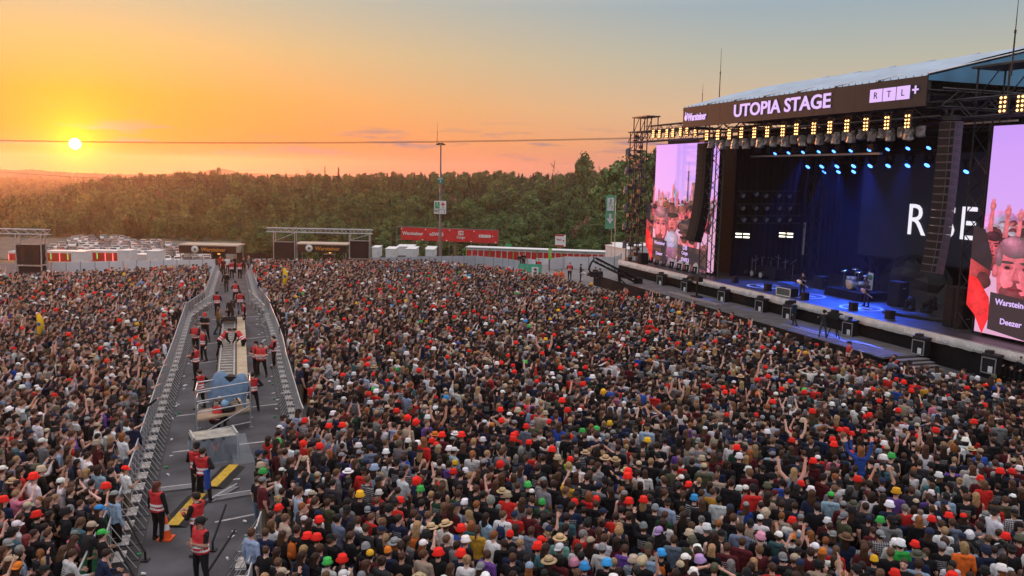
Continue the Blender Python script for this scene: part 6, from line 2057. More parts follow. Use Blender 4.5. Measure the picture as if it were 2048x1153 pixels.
# crowd barriers: one metre units
M_BAR = mat('barrier_aluminium', (0.54, 0.54, 0.55), .45, .4, var=.25, scale=3)
M_TREAD = mat('tread_plate', (0.50, 0.47, 0.44), .5, .4, var=.3, scale=5)
bw = 1.0
f = MB()
for x in (-.48,): f.tube((x, 0, 0), (x, 0, 1.14), .02, n=4)
f.tube((-.48, 0, .06), (.48, 0, .06), .022, n=4)
for k in range(2): f.tube((-.16 + .32 * k, 0, .06), (-.16 + .32 * k, 0, 1.12), .010, n=3)
BAR_F = f.mesh('front_frame', [M_BAR])
f = MB(); f.tube((-.5, 0, 1.14), (.5, 0, 1.14), .026, n=6); BAR_T = f.mesh('top_rail', [M_BAR])
f = MB(); f.tube((0, 0, 1.1), (0, -.66, .05), .013, n=4); f.tube((0, 0, .5), (0, -.45, .5), .014, n=4); BAR_B = f.mesh('brace', [M_BAR])
f = MB(); f.box((0, -.28, .42), (.62, .28, .03)); BAR_S = f.mesh('step_plate', [M_TREAD])
f = MB(); f.box((0, -.35, .02), (.96, .70, .03)); BAR_P = f.mesh('floor_plate', [mat('base_plate_dark', (.05, .05, .055), .6, .3)])
def barrier(p, ang, label, group):
    t = thing('crowd_barrier', label, 'barrier', p, ang, group)
    obj('front_frame', BAR_F, t); obj('top_rail', BAR_T, t)
    
    for q in (-.48, .02): obj('brace', BAR_B, t, (q, 0, 0))
    obj('step_plate', BAR_S, t); obj('floor_plate', BAR_P, t)
def barrier_run(E, side, off, y0, y1, label, group):
    """row of units along an aisle edge; braces and steps point into the aisle"""
    y = y0; cnt = 0
    P = lambda yy: Vector((xat(E, yy), yy, 0))
    d = (P(y1) - P(y0)); 
    while y < y1:
        a = P(y); q = P(y + .5) - P(y - .5); q.normalize()
        nrm = Vector((q.y, -q.x, 0)) * side      # towards the crowd
        c = a + nrm * off
        ang = math.atan2(q.y, q.x) if side < 0 else math.atan2(-q.y, -q.x)
        cnt += 1
        barrier(c, ang, ordinal(cnt) + ' ' + label, group)
        y += abs(q.y) * 1.01
barrier_run(LEFT_E, -1, .78, 20.5, 82, 'barrier unit from the near end along the left aisle edge', 'barriers on the left of the aisle')
barrier_run(RIGHT_E, 1, .78, 31.9, 57.5, 'barrier unit from the near end along the wide right aisle edge', 'barriers on the right of the aisle')
barrier_run(RIGHT_E, 1, .9, 58.5, 82, 'barrier unit from the near end at the narrow far right aisle', 'barriers at the far right of the aisle')
for i, (a_, b_) in enumerate(((tuple(G(389, 645).xy), tuple(G(430, 615).xy)), (tuple(G(497, 608).xy), tuple(G(532, 645).xy)))):
    a, b = Vector((*a_, 0)), Vector((*b_, 0)); d = b - a; n = 5
    for k in range(n):
        barrier(a + d * ((k + .5) / n), math.atan2(d.y, d.x) + PI, ordinal(k + 1) + [' barrier unit of the angled gate left of the camera dolly', ' barrier unit of the angled gate right of the camera dolly'][i], ['left angled gate', 'right angled gate'][i])
# cross barrier in the right crowd and the near sides
for k in range(6):
    a, b = G(600, 700), G(663, 697); barrier(a.lerp(b, (k + .5) / 6) + Vector((0, 0, .3)), PI, ordinal(k + 1) + ' barrier unit from the left of the short row inside right crowd', 'short barrier row in the right crowd')
for k in range(6):
    y = 16.2 + k * 1.0; P = Vector((xat(RIGHT_N, y) + .9, y, 0)); barrier(P, math.atan2(1, -.18) + PI, ordinal(k + 1) + ' barrier unit from the near end at the near right of the aisle', 'barriers at the near right of the aisle')
# black guard rails leaning on the near barriers
M_RAILK = mat('black_rail', (.012, .012, .013), .5)
for i, (p, q) in enumerate((((252, 1035), (290, 1105)), ((235, 1095), (275, 1165)), ((452, 1010), (425, 1085)), ((470, 1060), (412, 1150)))):
    a, b = G(*p, .95), G(*q, .25)
    t = thing('guard_rail', ['upper', 'lower', 'upper', 'lower'][i] + ' black guard rail against the near %s barrier' % ['left', 'left', 'right', 'right'][i], 'railing', b)
    mb = MB(); mb.tube((0, 0, 0), a - b, .035, n=6); mb.build('rails', M_RAILK, t)
    mb = MB(); mb.tube((0, 0, -.24), (0, 0, 0), .03, n=5); mb.box((0, 0, -.22), (.2, .2, .03)); mb.build('posts', M_RAILK, t)
# green cloth on the left near barrier
a, b = G(240, 1040, 0), G(248, 1130, 0)
a = Vector((xat(LEFT_E, 21.5) - 1.0, 21.5, 0)); b = Vector((xat(LEFT_E, 17.5) - 1.0, 17.5, 0))
t = thing('green_fence_cloth', 'green mesh cloth hung on the near left barrier', 'fence', a)
d = b - a; mb = MB(); n = 8; vs = []
for i in range(n + 1):
    for z in (.05, .6, 1.15): vs.append(tuple(d * (i / n) + Vector((.05 * math.sin(i * 2 + z * 3), 0, z))))
mb.add(vs, [(i * 3 + j, i * 3 + 3 + j, i * 3 + 4 + j, i * 3 + 1 + j) for i in range(n) for j in range(2)], 0, True); mb.build('cloth', mat('green_mesh', (.02, .16, .06), .7, var=.25, bump=.4), t)
mb = MB(); mb.tube((0, 0, 1.17), d + Vector((0, 0, 1.17)), .03, n=5); mb.build('top_tube', M_BAR, t)
# yellow topped cable ramps
M_YRAMP = mat('ramp_yellow', (0.60, 0.38, 0.03), .55, var=.25, scale=8, bump=.4, bscale=60)
M_RUB = mat('ramp_rubber', (.02, .02, .02), .8)
def cable_ramp(p, q, n, label):
    a, b = G(*p), G(*q); d = b - a; L = d.length; ang = math.atan2(d.y, d.x)
    for k in range(n):
        t = thing('cable_ramp', label % ORD[k], 'cable ramp', a + d * ((k + .5) / n), ang, 'yellow cable ramps across the aisle')
        w = L / n - .02
        mb = MB(); mb.add([(-w / 2, -.42, 0), (w / 2, -.42, 0), (w / 2, -.20, .07), (-w / 2, -.20, .07), (-w / 2, .20, .07), (w / 2, .20, .07), (w / 2, .42, 0), (-w / 2, .42, 0)], [(0, 1, 2, 3), (3, 2, 5, 4), (4, 5, 6, 7), (0, 3, 4, 7), (1, 6, 5, 2)]); mb.build('rubber_base', M_RUB, t)
        mb = MB(); mb.box((0, 0, .078), (w, .34, .02)); mb.build('yellow_lid', M_YRAMP, t)
cable_ramp((345, 1056), (402, 992), 4, '%s yellow-lidded cable ramp from the traffic cone on the aisle')
cable_ramp((424, 978), (468, 934), 2, '%s yellow-lidded cable ramp beyond the two security guards')
# long grey cable covers near the ramps
for i, (p, q) in enumerate((((418, 1005), (470, 975)), ((300, 985), (412, 972)), ((430, 1000), (520, 985)))):
    a, b = G(*p), G(*q); t = thing('cable_cover', ORD[i] + ' flat grey cable cover near the yellow ramps', 'cable cover', a, 0, 'grey cable covers')
    d = b - a; mb = MB(); mb.bar((0, 0, .03), d + Vector((0, 0, .03)), .34, .04); mb.build('cover', mat('cover_grey', (.16, .16, .17), .7), t)
    mb = MB(); mb.bar((0, .19, .035), d + Vector((0, .19, .035)), .05, .05); mb.build('edge_strip', M_ALU, t)
# traffic cone
t = thing('traffic_cone', 'orange traffic cone with white collar beside the long-haired guard', 'traffic cone', G(332, 1078))
M_CONE = mat('cone_orange', (.72, .10, .02), .5)
mb = MB(); mb.lathe([(.16, .04), (.11, .28)], 16); mb.lathe([(.08, .46), (.045, .66), (.001, .67)], 16); mb.build('cone', M_CONE, t)
mb = MB(); mb.lathe([(.112, .28), (.082, .46)], 16); mb.build('collar', M_WHITE, t)
mb = MB(); mb.prism([(-.2, -.2), (.2, -.2), (.2, .2), (-.2, .2)], 0, .045); mb.build('base', M_CONE, t)
# wrapped flight case
a, b = G(384, 932), G(482, 918)
d = b - a; ang = math.atan2(d.y, d.x); L = d.length
t = thing('flight_case', 'dark flight case with red mark under clear plastic sheet', 'flight case', a, ang)
mb = MB(); mb.box((L / 2, .5, .45), (L * .94, 1.0, .9)); cs = mb.build('case', mat('case_blue_grey', (.045, .055, .075), .6), t)
mb = MB(); mb.box((L / 2, .5, .915), (L * .96, 1.02, .03)); mb.build('lid', mat('case_lid', (.36, .33, .28), .35, .2, var=.35, scale=3, bump=.4), t)
mb = MB(); mb.bar((L * .40, -.02, .72), (L * .48, -.02, .45), .06, .02); mb.bar((L * .48, -.02, .45), (L * .56, -.02, .72), .06, .02); mb.build('red_mark', mat('mark_red', (.6, .06, .05), .5), cs)
for x in (.06, .94):
    mb = MB(); mb.box((L * x, .5, .5), (.06, 1.03, 1.02)); mb.build('edge_trim', M_ALU, cs)
m, nt, bb = nodemat('clear_sheet'); bb.inputs['Base Color'].default_value = (.62, .72, .82, 1); bb.inputs['Roughness'].default_value = .25; bb.inputs['Alpha'].default_value = .17
MATS['clear_sheet'] = m
mb = MB(); r_ = random.Random(4); vs = []; n = 26
for j in range(4):
    for i in range(n + 1):
        x = -.12 + (L + .3) * i / n; zz = (.95, .66, .32, .03)[j]; yy = (.02, -.10, -.18, -.30)[j]
        vs.append((x + r_.uniform(-.03, .03) + (.15 * j / 3 if i > n * .8 else 0), yy + r_.uniform(-.06, .06) - (.35 * j / 3 if i > n * .7 else 0), zz))
mb.add(vs, [(j * (n + 1) + i, j * (n + 1) + i + 1, (j + 1) * (n + 1) + i + 1, (j + 1) * (n + 1) + i)[::-1] for j in range(3) for i in range(n)], 0, False)
mb.build('plastic_sheet', m, t)
# scaffold camera platform
g_ = [G(392, 866), G(505, 850), G(496, 775), G(384, 788)]
fl_, fr_ = G(394, 879), G(502, 856)
bk_ = Vector((-.42, 1.30, 0))
g_ = [fl_, fr_, fr_ + bk_, fl_ + bk_]
t = thing('camera_platform', 'small scaffold camera platform with plywood deck on the aisle', 'scaffold', g_[0])
o_ = g_[0]; gl = [p - o_ for p in g_]
for i, p in enumerate(gl):
    mb = MB(); mb.tube(p, p + Vector((0, 0, 1.98)), .034, n=6); mb.tube(p, p + Vector((0, 0, .05)), .09, n=6); mb.build('standard', M_ALU, t)
for z in (1.05, 1.5, 1.93):
    for i in range(4):
        if z == 1.15 and i == 5: continue
        mb = MB(); mb.tube(gl[i] + Vector((0, 0, z)), gl[(i + 1) % 4] + Vector((0, 0, z)), .03, n=5); mb.build('rail', M_ALU, t)
mb = MB(); mb.prism([(p.x, p.y) for p in gl], .70, .78); mb.build('deck', mat('plywood', (.42, .30, .20), .6, var=.15, scale=2), t)
for i in (0, 1):
    mb = MB(); mb.tube(gl[i] + Vector((0, 0, .1)), gl[i + 1] + Vector((0, 0, .95)), .026, n=5); mb.build('diagonal_brace', M_ALU, t)
mb = MB(); mb.tube(gl[0] + Vector((0, 0, .25)), gl[1] + Vector((0, 0, .25)), .028, n=5); mb.tube(gl[1] + Vector((0, 0, .25)), gl[2] + Vector((0, 0, .25)), .028, n=5); mb.build('foot_rail', M_ALU, t)
# tripod and camera under a blue cover on that platform
tp = (g_[2] + g_[3]) / 2 + (g_[1] - g_[0]) * .12 + Vector((.05, -.25, .78))
tp_k = (AT(462, 743, tp.y).z - .78) / 1.66
t = thing('covered_camera', 'broadcast camera on tripod under blue rain cover', 'camera', tp)
t.scale = (tp_k, tp_k, tp_k)
for k in range(3):
    an = k * 2.1 + .4; mb = MB(); mb.tube((math.cos(an) * .45, math.sin(an) * .45, 0), (0, 0, .95), .035, .025, 6); mb.build('tripod_leg', M_BLACK, t)
mb = MB(); mb.box((0, 0, 1.25), (.9, .45, .4)); mb.build('camera_body', M_BLACK, t)
mb = MB(); r_ = random.Random(6); nu, nv_ = 22, 12; vs = []
for j in range(nv_ + 1):
    for i in range(nu + 1):
        x = -.95 + 1.9 * i / nu; y = -.62 + 1.24 * j / nv_
        # two supports hold the cloth up; it sags between and hangs in folds outside
        hgt = max(1.62 - 1.1 * max(0, abs(x + .42) - .12) ** 1.25 - 1.0 * max(0, abs(y) - .12), 1.55 - 1.0 * max(0, abs(x - .55) - .10) ** 1.2 - 1.0 * max(0, abs(y) - .12), 1.18 - .5 * abs(y))
        edge = max(0, abs(y) - .34) * 1.9 + max(0, abs(x) - .72) * 1.5
        z = hgt - edge + .05 * math.sin(9 * x + 5 * y) * (.3 + edge) + .04 * math.sin(17 * x + 2) * edge
        vs.append((x * (1 - .12 * edge), y * (1 - .30 * edge), z + r_.uniform(-.012, .012)))
mb.add(vs, [(j * (nu + 1) + i, j * (nu + 1) + i + 1, (j + 1) * (nu + 1) + i + 1, (j + 1) * (nu + 1) + i) for j in range(nv_) for i in range(nu)], 0, True)
mb.build('rain_cover', mat('cover_blue', (.13, .22, .34), .7, var=.2, scale=3, bump=.7, bscale=5), t)
t = thing('bundle', 'black cable bundle with blue bag on the platform deck', 'cable', tp + Vector((.15, -.75, 0)))
mb = MB(); mb.lathe([(.30, .02), (.34, .10), (.22, .22), (.02, .25)], 12); mb.build('coil', M_BLACK, t); mb = MB(); mb.lathe([(.02, 0), (.16, .03), (.15, .2), (.02, .26)], 8, (-.1, -.05, .2)); mb.build('bag', mat('bag_blue', (.25, .45, .65), .5), t)
# dolly track
ra, rb = Vector((-12.1, 34.4, 0)), Vector((-18.9, 54.8, 0))
d = (rb - ra); L = d.length; ang = math.atan2(d.y, d.x)
t = thing('dolly_track', 'long raised pale dolly track with rungs along the aisle', 'track', ra, ang)
M_TRK = mat('track_plywood', (.46, .36, .24), .6, var=.18, scale=1.5)
mb = MB(); mb.box((L / 2, -.62, .55), (L, .50, .06)); mb.build('side_plank', M_TRK, t)
mb = MB(); mb.box((L / 2, .10, .42), (L, .95, .08)); mb.build('track_bed', mat('track_bed', (.22, .18, .13), .7), t)
for y in (-.24, .46):
    mb = MB(); mb.tube((0, y, .66), (L, y, .66), .045, n=6); mb.build('rail', M_ALU, t)
k = .2
while k < L:
    mb = MB(); mb.box((k, .11, .60), (.12, .66, .05)); mb.build('rung', M_ALU, t); k += .62
k = .3
while k < L:
    mb = MB(); mb.box((k, .1, .19), (.25, 1.1, .36)); mb.build('trestle', M_BLACK, t); k += 2.0
# camera dolly at the far end
dl = ra + d * .905
t = thing('camera_dolly', 'wheeled camera dolly at the far end of the track', 'camera dolly', dl + Vector((0, 0, .66)), ang)
mb = MB(); mb.box((.1, .1, .16), (1.3, .9, .12)); mb.box((-.55, .1, .3), (.3, .8, .25)); mb.build('chassis', M_DSTEEL, t)
for x in (-.45, .6):
    for y in (-.34, .56):
        mb = MB(); mb.lathe([(.02, -.05), (.15, -.05), (.15, .05), (.02, .05)], 10, (x, y, .10), rot=Matrix.Rotation(PI / 2, 3, 'X')); mb.build('wheel', M_RUB, t)
mb = MB(); mb.box((.75, .1, .55), (.45, .5, .1)); mb.tube((.75, .1, .2), (.75, .1, .55), .06, n=6); mb.build('seat', M_BLACK, t)
mb = MB(); mb.tube((.1, -.1, .2), (.1, -.1, 1.05), .08, n=8); mb.build('column', M_DSTEEL, t)
mb = MB(); mb.box((.05, -.15, 1.22), (.75, .32, .32)); mb.box((.35, -.3, 1.3), (.2, .2, .25)); cmb = mb.build('camera', M_BLACK, t)
mb = MB(); mb.tube((-.33, -.15, 1.22), (-.62, -.15, 1.22), .11, .13, 8); mb.build('lens', M_DSTEEL, cmb)
mb = MB(); mb.box((.2, -.55, 1.0), (.5, .06, .65), 0, Matrix.Rotation(.2, 3, 'X')); mb.build('hanging_cover', mat('cover_blue', (.13, .22, .34)), t)
# pedestal camera on the catwalk
u_, v_ = g3(1384, 596, CW)
t = sthing('pedestal_camera', 'broadcast camera on pedestal on the far part of the catwalk', 'camera', u_, -1.6, CW)
mb = MB(); mb.tube((0, 0, 0), (0, 0, 1.35), .09, n=8); mb.box((0, 0, .08), (.9, .7, .14)); mb.build('pedestal', M_BLACK, t)
mb = MB(); mb.box((0, 0, 1.6), (1.1, .4, .42)); mb.box((-.8, -.1, 1.6), (.5, .3, .3)); mb.build('camera_body', M_BLACK, t)
mb = MB(); mb.tube((-.9, -.1, 1.6), (-1.25, -.15, 1.6), .14, n=8); mb.build('lens', M_DSTEEL, t)

# trodden litter along the barriers: cups and paper
lv, lf = [], []
lr = random.Random(12)
lm = MB()
for k in range(150):
    y = lr.uniform(18, 60); side = lr.random() < .5
    x = xat(LEFT_E, y) - lr.uniform(-.3, .7) if side else xat(RIGHT_E if y > 31 else RIGHT_N, y) + lr.uniform(-.3, .7)
    if lr.random() < .6:
        an = lr.uniform(0, 6.28); c = Vector((x, y, .04)); d_ = Vector((math.cos(an), math.sin(an), 0)) * .06
        lm.tube(c - d_, c + d_, .032, .042, 6, lr.choice([0, 0, 1]))
    else:
        lm.box((x, y, .012), (lr.uniform(.08, .2), lr.uniform(.06, .15), .006), 0, Matrix.Rotation(lr.uniform(0, 3), 3, 'Z'))
tag(lm.build('litter', [M_WHITE, mat('cup_green', (.05, .30, .12), .5)]), 'scattered cups and paper scraps lying along the barriers', kind='stuff')
# ------------------------------------------------------------------ the people
prng = random.Random(77)
TOPS = {'black': (.010, .010, .012), 'charcoal': (.030, .030, .034), 'navy': (.012, .020, .050), 'grey': (.16, .165, .175), 'white': (.66, .66, .68), 'light blue': (.27, .37, .50), 'maroon': (.085, .012, .016), 'red': (.50, .022, .018),
        'dark green': (.015, .055, .030), 'olive': (.070, .072, .040), 'beige': (.36, .29, .22), 'blue': (.025, .070, .33), 'purple': (.12, .055, .26), 'bright green': (.035, .36, .06), 'mustard': (.50, .27, .03), 'mint': (.16, .36, .30), 'pale green': (.30, .40, .36),
        'grey-blue': (.14, .18, .25), 'teal': (.045, .13, .15), 'lime': (.35, .60, .05), 'orange': (.62, .13, .02), 'pink': (.55, .16, .24)}
TOPW = [('black', 44), ('charcoal', 8), ('navy', 9), ('grey', 5.5), ('white', 9.5), ('light blue', 2.5), ('maroon', 8), ('red', 4), ('dark green', 1.6), ('olive', 1.2), ('beige', 3.2), ('blue', 1.2), ('purple', .6), ('grey-blue', 3), ('teal', 1), ('mustard', .4), ('pink', .4)]
LEGC = [('dark', (.018, .018, .022)), ('denim', (.05, .075, .13)), ('pale denim', (.12, .17, .24)), ('khaki', (.16, .13, .09)), ('black', (.010, .010, .011))]
HAIRC = {'dark brown': (.028, .013, .008), 'brown': (.070, .032, .017), 'light brown': (.13, .066, .034), 'blonde': (.34, .21, .10), 'ginger': (.25, .085, .025), 'black': (.012, .010, .009), 'grey': (.22, .21, .20), 'red-dyed': (.20, .03, .03)}
HAIRW = [('dark brown', 34), ('brown', 30), ('light brown', 9), ('blonde', 7), ('ginger', 4), ('black', 10), ('grey', 3)]
HATC = {'red': (.78, .022, .014), 'white': (.72, .72, .72), 'black': (.013, .013, .014), 'navy': (.015, .025, .06), 'grey': (.20, .21, .22), 'beige': (.42, .34, .24), 'straw': (.50, .36, .20), 'green': (.05, .42, .08), 'yellow': (.72, .40, .02), 'blue': (.04, .30, .70), 'pink': (.62, .25, .36), 'olive': (.085, .085, .055), 'orange': (.60, .17, .02), 'lilac': (.42, .28, .55), 'pale blue': (.26, .36, .48), 'maroon': (.10, .015, .02), 'brown': (.14, .075, .04), 'mint': (.16, .36, .30)}
SKINS = [(.68, .38, .29), (.60, .33, .25), (.72, .45, .36), (.46, .25, .17), (.22, .12, .08)]
SKW = [5, 5, 4, 2, .6]

def wpick(L):
    return prng.choices([a for a, _ in L], [b for _, b in L])[0]

# figures in a range of poses
BODIES = {}
def B(key, **k):
    BODIES[key] = make_body(**k)
B('idle', sleeve='short'); B('idle_l', sleeve='long', head_yaw=.25); B('idle_f', sleeve='short', build='f', head_yaw=-.2); B('idle_fl', sleeve='long', build='f'); B('idle_h', sleeve='short', build='h', head_yaw=.15); B('idle_hl', sleeve='long', build='h')
B('turn', sleeve='short', arm_r='front', head_yaw=-.7); B('turn_l', sleeve='long', arm_l='front', head_yaw=.8); B('cross', sleeve='long', arm_r='cross', arm_l='cross'); B('cross_s', sleeve='short', arm_r='cross', arm_l='cross', head_pitch=-.15)
B('drink', sleeve='short', arm_r='front', head_yaw=.2); B('drink_f', sleeve='none', build='f', arm_r='front', arm_l='front')
B('fist', sleeve='short', arm_r='fist'); B('fist_l', sleeve='long', arm_l='fist', head_yaw=.1); B('both', sleeve='short', arm_r='clap', arm_l='clap'); B('both_f', sleeve='none', build='f', arm_r='fist', arm_l='wave')
B('phone', sleeve='short', arm_r='phone', arm_l='phone', head_pitch=.1); B('phone_l', sleeve='long', build='f', arm_r='phone', arm_l='phone', head_pitch=.1); B('point', sleeve='long', arm_r='point', arm_l='point', lean=.15); B('point1', sleeve='short', arm_r='point'); B('headhands', sleeve='long', arm_r='head', arm_l='head'); B('headhands_s', sleeve='short', arm_r='head', arm_l='head')
B('rail', sleeve='long', arm_r='rail', arm_l='rail', lean=.3); B('rail_s', sleeve='short', arm_r='rail', arm_l='rail', lean=.25, head_yaw=.3); B('wave', sleeve='short', arm_l='wave'); B('down', sleeve='short', head_pitch=-.45, arm_r='front')
STILL = ['idle', 'idle_l', 'idle_f', 'idle_fl', 'idle_h', 'idle_hl', 'turn', 'turn_l', 'cross', 'cross_s', 'drink', 'drink_f', 'down']
LIVELY = ['fist', 'fist_l', 'both', 'both_f', 'phone', 'phone_l', 'point1', 'headhands_s', 'wave']
POSE_TXT = {'fist': 'one fist raised', 'fist_l': 'one fist raised', 'both': 'clapping overhead', 'both_f': 'both arms raised', 'phone': 'holding a phone up', 'phone_l': 'holding a phone up', 'point': 'both arms stretched forward', 'point1': 'one arm stretched forward', 'headhands': 'hands on head', 'headhands_s': 'hands on head', 'cross': 'arms crossed', 'cross_s': 'arms crossed', 'wave': 'one arm waving', 'turn': 'looking aside', 'turn_l': 'looking aside', 'drink': 'one hand before chest', 'drink_f': 'hands before chest', 'down': 'head bowed', 'rail': 'leaning on the barrier', 'rail_s': 'leaning on the barrier'}
HAIRS = {k: hair_mesh(k) for k in ('short', 'buzz', 'curly', 'long', 'mid', 'tail', 'bun')}
HATS = {k: hat_mesh(k) for k in ('bucket', 'cap', 'capback', 'beanie', 'straw', 'hood')}
BAG = bag_mesh()
gm = MB(); 
for s in (1, -1): gm.box((s * .036, .112, 1.640), (.052, .012, .036))
gm.box((0, .116, 1.648), (.03, .008, .008)); gm.box((.078, .05, 1.646), (.006, .12, .008)); gm.box((-.078, .05, 1.646), (.006, .12, .008))
SHADES = gm.mesh('sunglasses', [mat('shades', (.012, .012, .013), .15, spec=.6)])
ph = MB(); ph.box((0, 0, 0), (.075, .012, .15)); PHONE = ph.mesh('phone', [M_BLACK])
HAIRK = [('short', 46), ('buzz', 9), ('curly', 6), ('long', 18), ('mid', 7), ('tail', 7), ('bun', 4)]
HATW = [(None, 66), (('cap', 'black'), 8), (('cap', 'navy'), 4.5), (('cap', 'grey'), 2.5), (('cap', 'beige'), 1.6), (('cap', 'white'), 1.6), (('capback', 'black'), 2.5), (('capback', 'grey'), 1), (('bucket', 'red'), 4.4), (('bucket', 'white'), 2.4), (('bucket', 'black'), 1.6), (('bucket', 'olive'), 1.2), (('bucket', 'beige'), 1), (('bucket', 'green'), .2), (('bucket', 'yellow'), .2), (('bucket', 'blue'), .2), (('beanie', 'black'), 1.2), (('beanie', 'grey'), .8), (('beanie', 'orange'), .3), (('straw', 'straw'), .6), (('hood', 'grey'), .6), (('cap', 'red'), .6)]

def jitter(c, a=.15):
    q = 1 + prng.uniform(-a, a)
    return tuple(max(.004, v * q * (1 + prng.uniform(-a, a) * .3)) for v in c)

def random_look(lively=.12):
    d = {}
    d['pose'] = prng.choice(LIVELY) if prng.random() < lively else prng.choice(STILL)
    d['topn'] = wpick(TOPW); d['hairn'] = wpick(HAIRW); d['hairk'] = wpick(HAIRK); d['hat'] = wpick(HATW)
    if BODIES[d['pose']] and d['pose'] in ('idle_f', 'idle_fl', 'drink_f', 'both_f', 'phone_l'):
        d['hairk'] = prng.choice(['long', 'long', 'mid', 'tail', 'bun', 'long'])
    elif d['hairk'] in ('long', 'tail', 'bun', 'mid') and d['pose'] in ('idle_h', 'idle_hl', 'fist', 'cross'):
        d['hairk'] = 'short'
    if d['hat'] and d['hairk'] in ('curly', 'bun'): d['hairk'] = 'short'
    return d

def cols_for(d):
    top = jitter(TOPS[d['topn']], .2)
    pat = d.get('pattern')
    if pat is None:
        pat = 1.0 if (d['topn'] in ('black', 'charcoal', 'navy', 'dark green', 'white', 'maroon') and prng.random() < .14) else (2.0 if prng.random() < .015 else (3.0 if prng.random() < .014 else 0.0))
    return dict(skin=jitter(prng.choices(SKINS, SKW)[0], .1), top=top, legs=jitter(prng.choice(LEGC)[1]), hair=jitter(HAIRC[d['hairn']], .2), hat=jitter(HATC[d['hat'][1]], .22) if d['hat'] else (.1, .1, .1), pattern=float(pat),
                print_col=(.34, .34, .35) if d['topn'] != 'white' else (.12, .12, .14))

def setcols(o, c):
    for k, v in c.items():
        o[k] = v

def build_person(d, loc, rz, scale, label, group=None, cat='person', bag=None, extra=None):
    c = cols_for(d); c.update(d.get('cols', {}))
    b = BODIES[d['pose']]
    o = obj('person', body_mesh(b), None, loc, (0, 0, rz))
    o.scale = (scale * d.get('wide', 1), scale * d.get('wide', 1), scale)
    tag(o, label, cat, group); setcols(o, c)
    if d['hairk'] and not (d['hat'] and d['hat'][0] == 'hood'):
        h = obj('hair', HAIRS[d['hairk']], o, mw=b.Mh.copy()); setcols(h, c)
        if d['hat']: h.scale = (.985, .985, .985); h.location.z += .004
    if d['hat']:
        tl = Matrix.Translation(HEAD_C) @ Matrix.Rotation(prng.gauss(0, .10), 4, 'X') @ Matrix.Rotation(prng.gauss(0, .09), 4, 'Y') @ Matrix.Rotation(prng.gauss(0, .25), 4, 'Z') @ Matrix.Scale(prng.uniform(.97, 1.08), 4) @ Matrix.Translation(-HEAD_C)
        h = obj('hat', HATS[d['hat'][0]], o, mw=b.Mh @ tl); setcols(h, c)
        h['hat'] = c['hat']
    if bag:
        h = obj('backpack', BAG, o, mw=b.Mu.copy()); setcols(h, c); h['hat'] = bag
    if d.get('shades'):
        obj('sunglasses', SHADES, o, mw=b.Mh.copy())
    if d['pose'].startswith('phone'):
        p = obj('phone', PHONE, o); a = b.arms[1]; q = Vector(a[3]); q.x = 0; p.location = b.Mu @ (q + Vector((0, .03, .08)))
    return o

# ---- where the crowd stands
STAGE_C = SP(25.5, 2, 1.6)
TAKEN = []
CELL = {}
def free(x, y, r):
    i, j = int(x // 1), int(y // 1)
    for a in (-1, 0, 1):
        for b in (-1, 0, 1):
            for q in CELL.get((i + a, j + b), ()):
                if (q[0] - x) ** 2 + (q[1] - y) ** 2 < r * r: return False
    return True
def take(x, y):
    CELL.setdefault((int(x // 1), int(y // 1)), []).append((x, y))
def in_crowd(x, y):
    if y < 15.2: return False
    xl = xat(LEFT_E, y) - 1.02
    if x < xl:
        # left block: far edge follows the pale fence
        far = np.interp(x, [-60, -43, -35, -29], [58, 65.5, 71.0, 76.2])
        return y < far and x > -47 - (0) and x > -y * .70 - 3
    if y < 22.3: xr = xat(RIGHT_N, y) + 1.25
    elif y < 29.6: xr = xat(RIGHT_N, y) + .35
    else: xr = xat(RIGHT_E, y) + 1.05
    if x < xr: return False
    far = np.interp(x, [-30, -27, -16.3, -8.5, -1.2, 3.8, 6.4, 9.3], [79, 81, 83.5, 84.5, 79.2, 74, 67.5, 62])
    if y > far: return False
    # front of stage pit
    p = Vector((x, y, 0)) - SO
    if p.dot(SVV) > np.interp(p.dot(SU), [4, 18, 44, 52], [-7.6, -8.6, -8.4, -4.6]) and p.dot(SU) > 4: return False
    if x > y * .72 + 3.5: return False
    return True
def facing(x, y):
    return math.atan2(STAGE_C.y - y, STAGE_C.x - x) - PI / 2 + prng.gauss(0, .22) + (prng.uniform(-2.5, 2.5) if prng.random() < .05 else 0)

